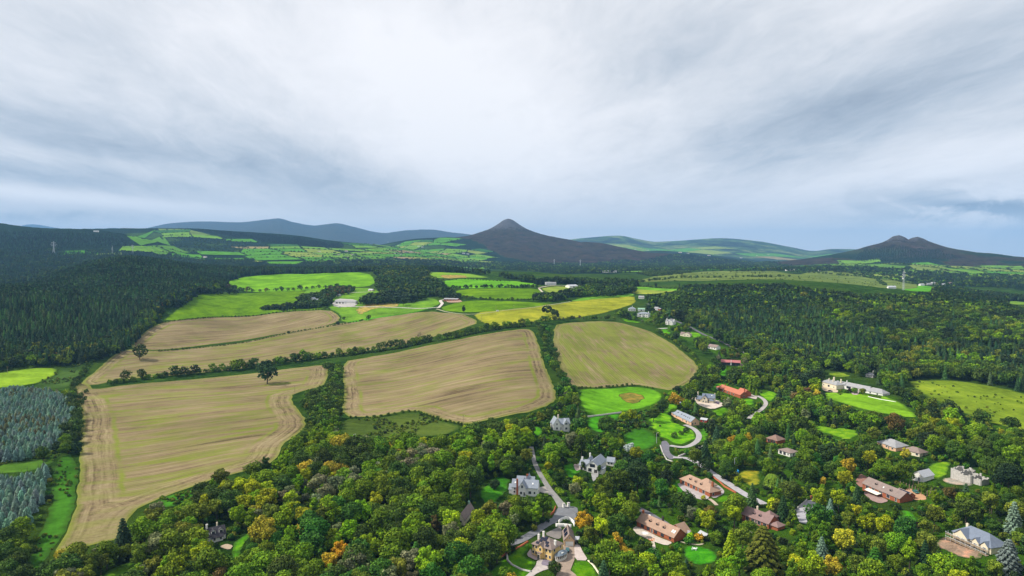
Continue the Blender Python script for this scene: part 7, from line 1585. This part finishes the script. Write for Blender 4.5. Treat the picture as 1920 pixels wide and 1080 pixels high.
hedge('long tall clipped hedge behind the red tiled house', [(1348, 708), (1372, 714), (1410, 722), (1455, 735)], 3.2, 2.2, 'dark', 3)
hedge('clipped hedge between the red tiled house and the cream courtyard house', [(1316, 733), (1335, 739), (1352, 746), (1368, 752)], 2.2, 1.8, 'green', 4)
hedge('wide clipped hedge below the cream courtyard house', [(1268, 747), (1290, 757), (1312, 768), (1340, 781)], 3.0, 3.2, 'dark', 5)
hedge('curved clipped hedge beside the small red shed', [(1308, 804), (1318, 802), (1330, 796)], 2.4, 2.4, 'dark', 6)
hedge('clipped hedge on the bend of the dark tarmac turning', [(1262, 851), (1272, 852), (1290, 846), (1310, 838), (1325, 832)], 1.8, 1.8, 'green', 7)
hedge('bright clipped hedge along the narrow lane', [(1016, 880), (1026, 897), (1040, 915), (1056, 930)], 1.8, 2.6, 'bright', 8)
hedge('short dark hedge inside the curved white gate wall', [(1056, 983), (1067, 983)], 2.2, 2.6, 'dark', 9)
hedge('clipped hedge in front of the long white wing', [(1630, 744), (1652, 747)], 2.6, 2.0, 'green', 10)
hedge('low hedge beside the white gabled garage', [(1712, 909), (1735, 912), (1752, 918)], 1.8, 1.6, 'green', 11)
wall_line('stone_wall', 'low pale stone wall between the two green paddocks', [(1102, 782), (1120, 780), (1150, 776), (1166, 774)], 1.1, .8, STONE)
wall_line('garden_wall', 'curved white wall around the gateway behind the garage', [(1048, 981), (1052, 977), (1060, 974), (1068, 975), (1075, 981), (1077, 987)], 1.6, .6, WHITE)
wall_line('garden_wall', 'straight white wall behind the solar roofed garage', [(1042, 987), (1056, 987), (1072, 989)], 1.6, .6, WHITE)
wall_line('garden_wall', 'pale curved stone edging across the lawn left of the yellow house', [(950, 1040), (952, 1052), (960, 1060), (978, 1069), (996, 1073)], .6, .9, STONE)
wall_line('garden_wall', 'brick edging curving round the upper left of the lawn', [(938, 1046), (955, 1034), (975, 1026), (990, 1016)], .6, .8, BRICK)
wall_line('garden_wall', 'tan edging round the lawn right of the drive', [(1103, 1052), (1113, 1061), (1124, 1077), (1130, 1090)], .5, .8, CREAM)
wall_line('garden_wall', 'red brick wall along the left of the village lane', [(1334, 893), (1350, 905), (1358, 913), (1380, 925)], 1.0, .5, BRICK)
wall_line('garden_wall', 'brick wall curving left of the road junction', [(1030, 968), (1038, 962), (1042, 952)], 1.2, .5, BRICK)
wall_line('garden_wall', 'pale kerb wall round the dark tarmac turning', [(1238, 835), (1243, 850), (1250, 862), (1262, 866)], .5, .8, STONE)
wall_line('garden_wall', 'pale garden wall below the curved drive', [(1272, 857), (1290, 850), (1305, 843), (1324, 836)], 1.0, .8, STONE)
wall_line('garden_wall', 'grey wall left of the pale yard', [(1491, 958), (1500, 950), (1516, 936)], 1.0, .5, STONE)
wall_line('stone_wall', 'white edging along the foot of the sloping lawn terrace', [(1628, 744), (1650, 749), (1680, 754)], .5, .7, WHITE)
wall_line('garden_wall', 'white front wall of the house with three small gables', [(1234, 617), (1252, 616)], 1.2, .8, WHITE)
# gate with pillars
gx, gy, gz = P(1521, 937); g2 = P(1530, 941)
gt = empty('entrance_gate', (gx, gy, gz), math.atan2(g2[1] - gy, g2[0] - gx), 'closed dark timber gates at the top of the pale yard', 'gate'); wd = 7.5
for s in (0, wd):
    b = MB(); b.box(s - .45, s + .45, -.45, .45, -.4, 2.2); b.box(s - .55, s + .55, -.55, .55, 2.2, 2.4); b.build('pillar', BRICK, gt)
for i in range(2):
    b = MB(); x0 = .5 + i * (wd / 2 - .5); b.box(x0, x0 + wd / 2 - .55, -.06, .06, .1, 1.8); b.build('gate_leaf', DKWALL, gt)
for px, py, lab in ((1322, 877, 'square brick gate pillar at the head of the village lane'), (1057, 952, 'white gate pillar on the left of the narrow lane'), (1066, 951, 'white gate pillar on the right of the narrow lane')):
    x, y, z = P(px, py); t = empty('gate_pillar', (x, y, z), .4, lab, 'gate pillar', 'gate pillars'); b = MB(); b.box(-.6, .6, -.6, .6, -.4, 2.4); b.build('shaft', BRICK if 'brick' in lab else WHITE, t); b = MB(); b.box(-.75, .75, -.75, .75, 2.4, 2.65); b.build('cap', STONE, t)
# ------------------------------------------------------------------ vehicles
def car(label, px, py, to, col, van=False):
    x, y, z = P(px, py); x2, y2, _ = P(*to); rz = math.atan2(y2 - y, x2 - x); m = solid('car_paint_' + ''.join(c for c in label.split()[0]), col, .3, .04)
    t = empty('parked_van' if van else 'parked_car', (x, y, z + .3), rz, label, 'van' if van else 'car', 'parked vehicles')
    b = MB(); ht = 2.1 if van else 1.42
    if van: pr = [(-2.4, .35), (2.4, .35), (2.45, .95), (1.9, 1.15), (1.4, 2.05), (-2.4, 2.1)]
    else: pr = [(-2.2, .38), (2.2, .38), (2.25, .72), (2.1, .86), (1.05, .98), (.35, 1.42), (-1.15, 1.44), (-1.9, 1.02), (-2.25, .95)]
    b.ext(pr, 'x', 0, 1); b.V = [(v[1], (v[0] - .5) * 1.8, v[2]) for v in b.V]; bo = b.build('body', m, t)
    g_ = MB(); c0 = [(.36, 1.36), (1.00, 1.02)] if not van else [(1.42, 1.98), (1.86, 1.2)]
    g_.quad([(c0[0][0] + .04, -.72, c0[0][1] + .02), (c0[1][0] + .04, -.8, c0[1][1] + .02), (c0[1][0] + .04, .8, c0[1][1] + .02), (c0[0][0] + .04, .72, c0[0][1] + .02)])
    for s in (-1, 1):
        g_.quad([(-1.35, s * .905, 1.02), (.75, s * .905, 1.02), (.25, s * .905, 1.34), (-1.1, s * .905, 1.36)])
    g_.build('windows', GLASS, t)
    for wx in (-1.4, 1.4):
        for s in (-1, 1):
            w_ = MB(); w_.cyl(0, 0, -.11, .11, .34, 14); o = w_.build('wheel', solid('tyre', (.02, .02, .02), .9), t, (wx, s * .84, .34)); o.rotation_euler = (math.pi / 2, 0, 0)
            r_ = MB(); r_.cyl(0, 0, -.125, .125, .19, 10); r_.build('rim', STEEL, o)
    for s in (-1, 1):
        l_ = MB(); xx = 2.22 if not van else 2.42; l_.box(xx, xx + .05, s * .62 - .2, s * .62 + .2, .66, .8); l_.build('headlight', FRAME, t)
car('teal car parked on the paved drive before the garage', 1064, 1034, (1064.5, 1026), (.05, .13, .15))
car('white car on the dark drive behind the tan roofed bungalow', 1217, 972, (1222, 980), (.75, .76, .78))
car('plum car in the gravel courtyard of the cream house', 1345, 757.5, (1349, 759), (.09, .05, .12))
car('silver car beside the purplish roofed bungalow', 1452, 980, (1458, 982), (.5, .52, .55))
car('green car on the orange yard among timber posts', 1717, 925, (1724, 929), (.02, .14, .12))
car('black car on the gravel before the cream country house', 1557, 734.5, (1563, 735.5), (.03, .03, .04))
car('white van on the far green field by the track', 933, 584, (937, 583.6), (.8, .8, .8), True)
car('beige van at the farm beside the shed', 637, 577, (642, 577), (.6, .58, .5), True)
# ------------------------------------------------------------------ garden things
x, y, z = P(1209, 1008); t = empty('garden_parasol', (x, y, z + .3), 0, 'round white parasol open on the terrace of the tan roofed bungalow', 'parasol')
b = MB(); b.cyl(0, 0, 0, 2.4, .05); b.build('pole', STEEL, t); b = MB(); b.cyl(0, 0, 2.1, 2.8, 1.9, 12, 0, .08); b.build('canopy', WHITE, t)
x, y, z = P(1381, 887); t = empty('play_tent', (x, y, z + .1), .5, 'bright blue play tent on the grass beside the yellowed lawn', 'tent')
b = MB(); b.box(-1.1, 1.1, -1, 1, 0, 1.4); b.build('tent_wall', solid('blue_fabric', (.02, .25, .75)), t); b = MB(); b.ext([(-1.15, 1.4), (0, 2.2), (1.15, 1.4)], 'x', -1.2, 1.2); b.build('tent_roof', solid('light_blue_fabric', (.05, .38, .85)), t)
x, y, z = P(1302, 1031); t = empty('garden_table', (x, y, z + .1), .3, 'white round garden table set with chairs on the lower lawn', 'table')
b = MB(); b.cyl(0, 0, .68, .74, .8, 14); b.build('tabletop', FRAME, t); b = MB(); b.cyl(0, 0, 0, .68, .08); b.cyl(0, 0, 0, .06, .4); b.build('pedestal', FRAME, t)
for k in range(4):
    a = k * 1.57 + .4; c_ = empty('garden_chair', (x + 1.25 * math.cos(a), y + 1.25 * math.sin(a), z + .1), a + math.pi, ['white garden chair on the right of the table', 'white garden chair behind the table', 'white garden chair on the left of the table', 'white garden chair in front of the table'][k] + ' on the lower lawn', 'chair', 'chairs round the garden table')
    b = MB(); b.box(-.25, .25, -.25, .25, .42, .47); b.build('seat', FRAME, c_); b = MB(); b.box(-.27, -.22, -.25, .25, .47, .95); b.build('backrest', FRAME, c_)
    for lx in (-.2, .2):
        for ly in (-.2, .2): b = MB(); b.box(lx - .03, lx + .03, ly - .03, ly + .03, 0, .42); b.build('leg', FRAME, c_)
for A, B, lab, m1, m2 in (((1279, 1004), (1291, 1008), 'small wooden shed with a felt roof beside the garden path', WOOD, SLATE2), ((1310, 1007), (1323, 1013), 'white roofed shed below the clipped bush', DKWALL, GREYM), ((480, 987), (491, 984), 'pale green greenhouse right of the long garden', STEEL, GREENR), ((1270, 758), (1278, 762), 'small blue grey shed beside the wide clipped hedge', DKWALL, SLATE), ((1079, 1019), (1085, 1019.5), 'narrow grey shed right of the solar roofed garage', DKWALL, GREYM), ((1403, 1004), (1421, 1009), 'pale canvas pavilion below the purplish roofed bungalow', CLOTH, CLOTH)):
    house('shed', lab, A, B, [(0, 1, 0, 2.8, 2.0, 'x', .8)], m1, m2, doors=[('F', 0, .5, .05, .9, 1.8)], cat='shed', vis=False)
# awning on the brick bungalow
a, th, w = frame_from((1617, 919), (1687, 943.5)); ct, st = math.cos(th), math.sin(th); ax = w * .18
t = empty('awning', (a[0] + ax * ct, a[1] + ax * st, float(TZ(a[0] + ax * ct, a[1] + ax * st))), th, 'long cream awning rolled out over the terrace of the brick bungalow', 'awning')
b = MB(); L = w * .36
b.V = [(0, -.5, 2.75), (L, -.5, 2.75), (L, -3.6, 2.1), (0, -3.6, 2.1), (0, -.5, 2.82), (L, -.5, 2.82), (L, -3.6, 2.17), (0, -3.6, 2.17)]; b.F = [(0, 1, 2, 3), (7, 6, 5, 4), (0, 4, 5, 1), (1, 5, 6, 2), (2, 6, 7, 3), (3, 7, 4, 0)]; b.I = [0] * 6; b.build('canopy', CLOTH, t)
for s in (.3, L - .3): b = MB(); b.bar((s, -.3, 2.2), (s, -3.5, 2.08), .05); b.build('arm', STEEL, t)
# timber posts
PO = [(1688 + i * 5.6, 913 + i * 2.05) for i in range(12)] + [(1706, 908), (1712, 911), (1722, 914), (1735, 922), (1746, 926), (1752, 930)]
bm_ = MB(); bm_.box(-.16, .16, -.16, .16, -.5, 3.6); first = None
for i, (px, py) in enumerate(PO):
    x, y, z = P(px, py); nm = ['first', 'second', 'third', 'fourth', 'fifth', 'sixth', 'seventh', 'eighth', 'ninth', 'tenth', 'eleventh', 'twelfth', 'thirteenth', 'fourteenth', 'fifteenth', 'sixteenth', 'seventeenth', 'eighteenth']
    rank = sorted(p[0] for p in PO).index(px)
    if first is None: first = bm_.build('timber_post', WOOD); o = first
    else: o = first.copy(); C.objects.link(o)
    o.location = (x, y, z); tag(o, f'bare upright timber post right of the brick bungalow, {nm[rank]} from the left', 'post', 'upright timber posts')
# scaffolding on the cream house
a, th, w = frame_from((1786, 1012), (1858, 1040)); t = empty('scaffolding', (a[0], a[1], float(TZ(a[0], a[1]))), th, 'scaffold of poles and planks along the front of the cream house', 'scaffolding')
for k, x0 in enumerate(np.linspace(-.5, w + .5, 9)):
    for y0 in (-2.2, -3.6): b = MB(); b.bar((x0, y0, -1.5), (x0, y0, 4.6), .06); b.build('pole', STEEL, t)
for zz in (1.2, 3.2):
    b = MB()
    for yy in (-3.5, -3.1, -2.7, -2.35): b.box(-.8, w + .8, yy - .16, yy + .16, zz, zz + .07)
    b.build('plank_deck', WOOD, t)
    b = MB(); b.bar((-.8, -3.65, zz + 1.0), (w + .8, -3.65, zz + 1.0), .05); b.build('rail', STEEL, t)
# ------------------------------------------------------------------ poles, pylons, mast
def pole(px, py, h, label, dmin=0, lamp=False, arm=True):
    x, y, z = P(px, py, dmin); t = empty('street_lamp' if lamp else 'utility_pole', (x, y, z), .3, label, 'lamp' if lamp else 'utility pole', None if lamp else 'utility poles')
    b = MB(); b.cyl(0, 0, -.5, h, .17, 8, 0, .12); b.build('post', WOOD if not lamp else STEEL, t)
    if lamp: b = MB(); b.bar((0, 0, h - .1), (1.2, 0, h + .2), .06); b.build('arm', STEEL, t); b = MB(); b.box(1.0, 1.7, -.14, .14, h + .12, h + .26); b.build('lamp_head', FRAME, t)
    elif arm: b = MB(); b.box(-1.1, 1.1, -.07, .07, h - .7, h - .55); b.build('crossarm', WOOD, t); b = MB(); [b.cyl(q, 0, h - .55, h - .3, .07, 6) for q in (-.9, 0, .9)]; b.build('insulators', FRAME, t)
pole(233, 705, 11, 'utility pole at the left end of the hedge between the stubble strips'); pole(645, 656, 10, 'right one of the paired utility poles in the long stubble field'); pole(640.5, 655, 10, 'left one of the paired utility poles in the long stubble field')
pole(868.5, 801, 9.5, 'utility pole at the lower tip of the large middle stubble field'); pole(553, 739, 8.5, 'utility pole at the bend in the bare track'); pole(903, 604, 11, 'utility pole at the edge of the yellow green field')
pole(663, 832, 7, 'white post lamp among the scrub below the large stubble field', lamp=True); pole(1377, 884, 9, 'pale lamp post beside the blue play tent', lamp=True); pole(1231, 831, 8, 'slim lamp post beside the dark tarmac turning', lamp=True)
pole(573, 617, 9, 'utility pole on the narrow stubble field'); pole(1115, 556, 10, 'utility pole on the thin green strip right of the track'); pole(1187, 553, 10, 'utility pole at the right end of the pale yellow green field'); pole(964, 583, 10, 'utility pole behind the yellow green field'); pole(930, 584, 10, 'utility pole on the green field beside the white van')
pole(1090, 826 + 30, 10, 'utility pole behind the white slate roofed house'); pole(14, 700, 8, 'utility pole at the left edge of the light green field')
def pylon(px, py, h, label, dmin, col=STEEL, wb=.16):
    x, y, z = P(px, py, dmin); t = empty('electricity_pylon', (x, y, z), .5, label, 'pylon', 'electricity pylons'); b = MB(); r = .22 * h / 45
    lv = [0, .2, .38, .54, .68, .8, .9, 1.0]; wv = [wb, .115, .08, .055, .04, .032, .026, .012]
    pt = lambda k, c: (wv[k] * h * (.5 if c in (1, 2) else -.5), wv[k] * h * (.5 if c in (2, 3) else -.5), lv[k] * h - (.6 if k == 0 else 0))
    for k in range(7):
        for c in range(4):
            b.bar(pt(k, c), pt(k + 1, c), r); b.bar(pt(k, c), pt(k + 1, (c + 1) % 4), r * .6); b.bar(pt(k + 1, c), pt(k + 1, (c + 1) % 4), r * .6); b.bar(pt(k, (c + 1) % 4), pt(k + 1, c), r * .6)
    b.build('tower', col, t)
    for zz, L in ((.66, .16), (.78, .20), (.9, .14)):
        a = MB(); a.bar((-L * h, 0, zz * h), (L * h, 0, zz * h), r); a.bar((-L * h, 0, zz * h), (0, 0, (zz + .06) * h), r * .6); a.bar((L * h, 0, zz * h), (0, 0, (zz + .06) * h), r * .6); a.build('crossarm', col, t)
        s = MB(); [s.cyl(q * L * h, 0, zz * h - 2.2, zz * h, .18, 6) for q in (-1, 1)]; s.build('insulators', FRAME, t)
pylon(101, 477, 58, 'tall electricity pylon before the dark wooded hill at the far left', 2300); pylon(249, 476, 44, 'electricity pylon behind the crest of the hillside forest', 2300)
pylon(1039, 498, 44, 'left one of the two small pylons at the foot of the cone shaped mountain', 3400); pylon(1088, 500, 44, 'right one of the two small pylons at the foot of the cone shaped mountain', 3400)
def mast(px, py, h, label, dmin, dishes):
    x, y, z = P(px, py, dmin); t = empty('radio_mast', (x, y, z), .3, label, 'mast'); b = MB(); n = 9; r = .11
    pt = lambda k, c: ((2.1 - 1.1 * k / n) * (1 if c in (1, 2) else -1), (2.1 - 1.1 * k / n) * (1 if c in (2, 3) else -1), h * k / n - (.6 if k == 0 else 0))
    for k in range(n):
        for c in range(4): b.bar(pt(k, c), pt(k + 1, c), r); b.bar(pt(k, c), pt(k + 1, (c + 1) % 4), r * .6); b.bar(pt(k + 1, c), pt(k + 1, (c + 1) % 4), r * .6); b.bar(pt(k, (c + 1) % 4), pt(k + 1, c), r * .6)
    b.build('lattice', STEEL, t); rs = np.random.RandomState(3)
    for k in range(dishes):
        zz = h * (.62 + .36 * rs.rand()); a = rs.uniform(0, 6.28); rr = 2.6
        if k % 2: d = MB(); d.box(-.35, .35, -.2, .2, -1.4, 1.4); o = d.build('panel_antenna', FRAME, t, (rr * math.cos(a), rr * math.sin(a), zz)); o.rotation_euler = (0, 0, a)
        else: d = MB(); d.cyl(0, 0, 0, .5, .2, 14, 0, 1.2); o = d.build('dish', FRAME, t, (rr * math.cos(a), rr * math.sin(a), zz)); o.rotation_euler = (math.pi / 2, 0, a + math.pi / 2)
    d = MB(); [d.bar((q, 0, h), (q, 0, h * 1.14), .09) for q in (-1.4, 0, 1.4)]; d.build('whip_aerials', STEEL, t)
    d = MB(); d.box(-2.8, 2.8, -2.8, 2.8, h * .78, h * .78 + .15); d.box(-2.6, 2.6, -2.6, 2.6, h * .94, h * .94 + .15); d.build('platform', STEEL, t)
mast(1694, 544, 42, 'tall lattice radio mast hung with white dishes behind the right hand wood', 1500, 16)
mast(211, 476, 34, 'short radio mast with pale drums between the two left pylons', 2300, 6)
# ------------------------------------------------------------------ small far houses
def tiny(px, py, w, d, h, label, group, dmin, rz, roof=SLATE2, wall=WHITE):
    x, y, z = P(px, py, dmin); t = empty('farmhouse', (x, y, z), rz, label, 'house', group); a = MB(); a.ext([(0, -2), (d, -2), (d, h), (d / 2, h + d * .3), (0, h)], 'x', -w / 2, w / 2); a.build('wall', wall, t)
    r = MB(); r.ext([(-.5, h - .25), (d / 2, h + d * .3 + .05), (d + .5, h - .25), (d + .5, h + .1), (d / 2, h + d * .3 + .45), (-.5, h + .1)], 'x', -w / 2 - .4, w / 2 + .4); r.build('roof', roof, t)
FH = {'the patchwork fields left of the cone shaped mountain': ([(598, 473), (633, 479), (649, 472), (651, 484), (659, 479), (707, 498), (728, 454), (742, 477), (748, 461), (749, 490), (751, 478), (759, 486), (762, 474), (770, 473), (785, 463), (792, 464), (804, 492), (812, 492), (869, 476), (877, 477)], 3000),
      'the valley floor below the cone shaped mountain': ([(968, 497), (976, 496), (985, 497), (994, 497), (1003, 498), (1012, 498), (1021, 498), (1097, 505), (1106, 506), (1113, 506), (1135, 511), (1142, 512), (1150, 512), (1290, 500), (1300, 502), (1345, 499), (1352, 500)], 2900),
      'the fields below the twin topped hill': ([(1448, 504), (1478, 508), (1484, 508), (1540, 508), (1744, 534), (1752, 533), (1760, 534), (1770, 536), (1783, 534), (1673, 545), (1730, 536), (1888, 518)], 2000),
      'the blue valley between the mountains': ([(1190, 468), (1215, 470), (1275, 474), (1290, 477), (1330, 480), (1390, 484), (1420, 480), (1440, 478)], 6500),
      'the dark slopes at the far left': ([(10, 503), (383, 483), (180, 435)], 2300)}
NMS = ['leftmost', 'second', 'third', 'fourth', 'fifth', 'sixth', 'seventh', 'eighth', 'ninth', 'tenth', 'eleventh', 'twelfth', 'thirteenth', 'fourteenth', 'fifteenth', 'sixteenth', 'seventeenth', 'eighteenth', 'nineteenth', 'twentieth']
rs = np.random.RandomState(12)
for ph, (L, dm) in FH.items():
    for i, (px, py) in enumerate(sorted(L)):
        s = 1.5 if dm > 6000 else 1.0
        tiny(px, py, rs.uniform(14, 26) * s, rs.uniform(8, 11) * s, rs.uniform(3.5, 5.5) * s, f"white house on {ph}, {NMS[i]}" + (' from the left' if i else ''), 'white houses on ' + ph, dm, rs.uniform(-.6, .6), [SLATE2, GREYM, BROWN2][rs.randint(3)])
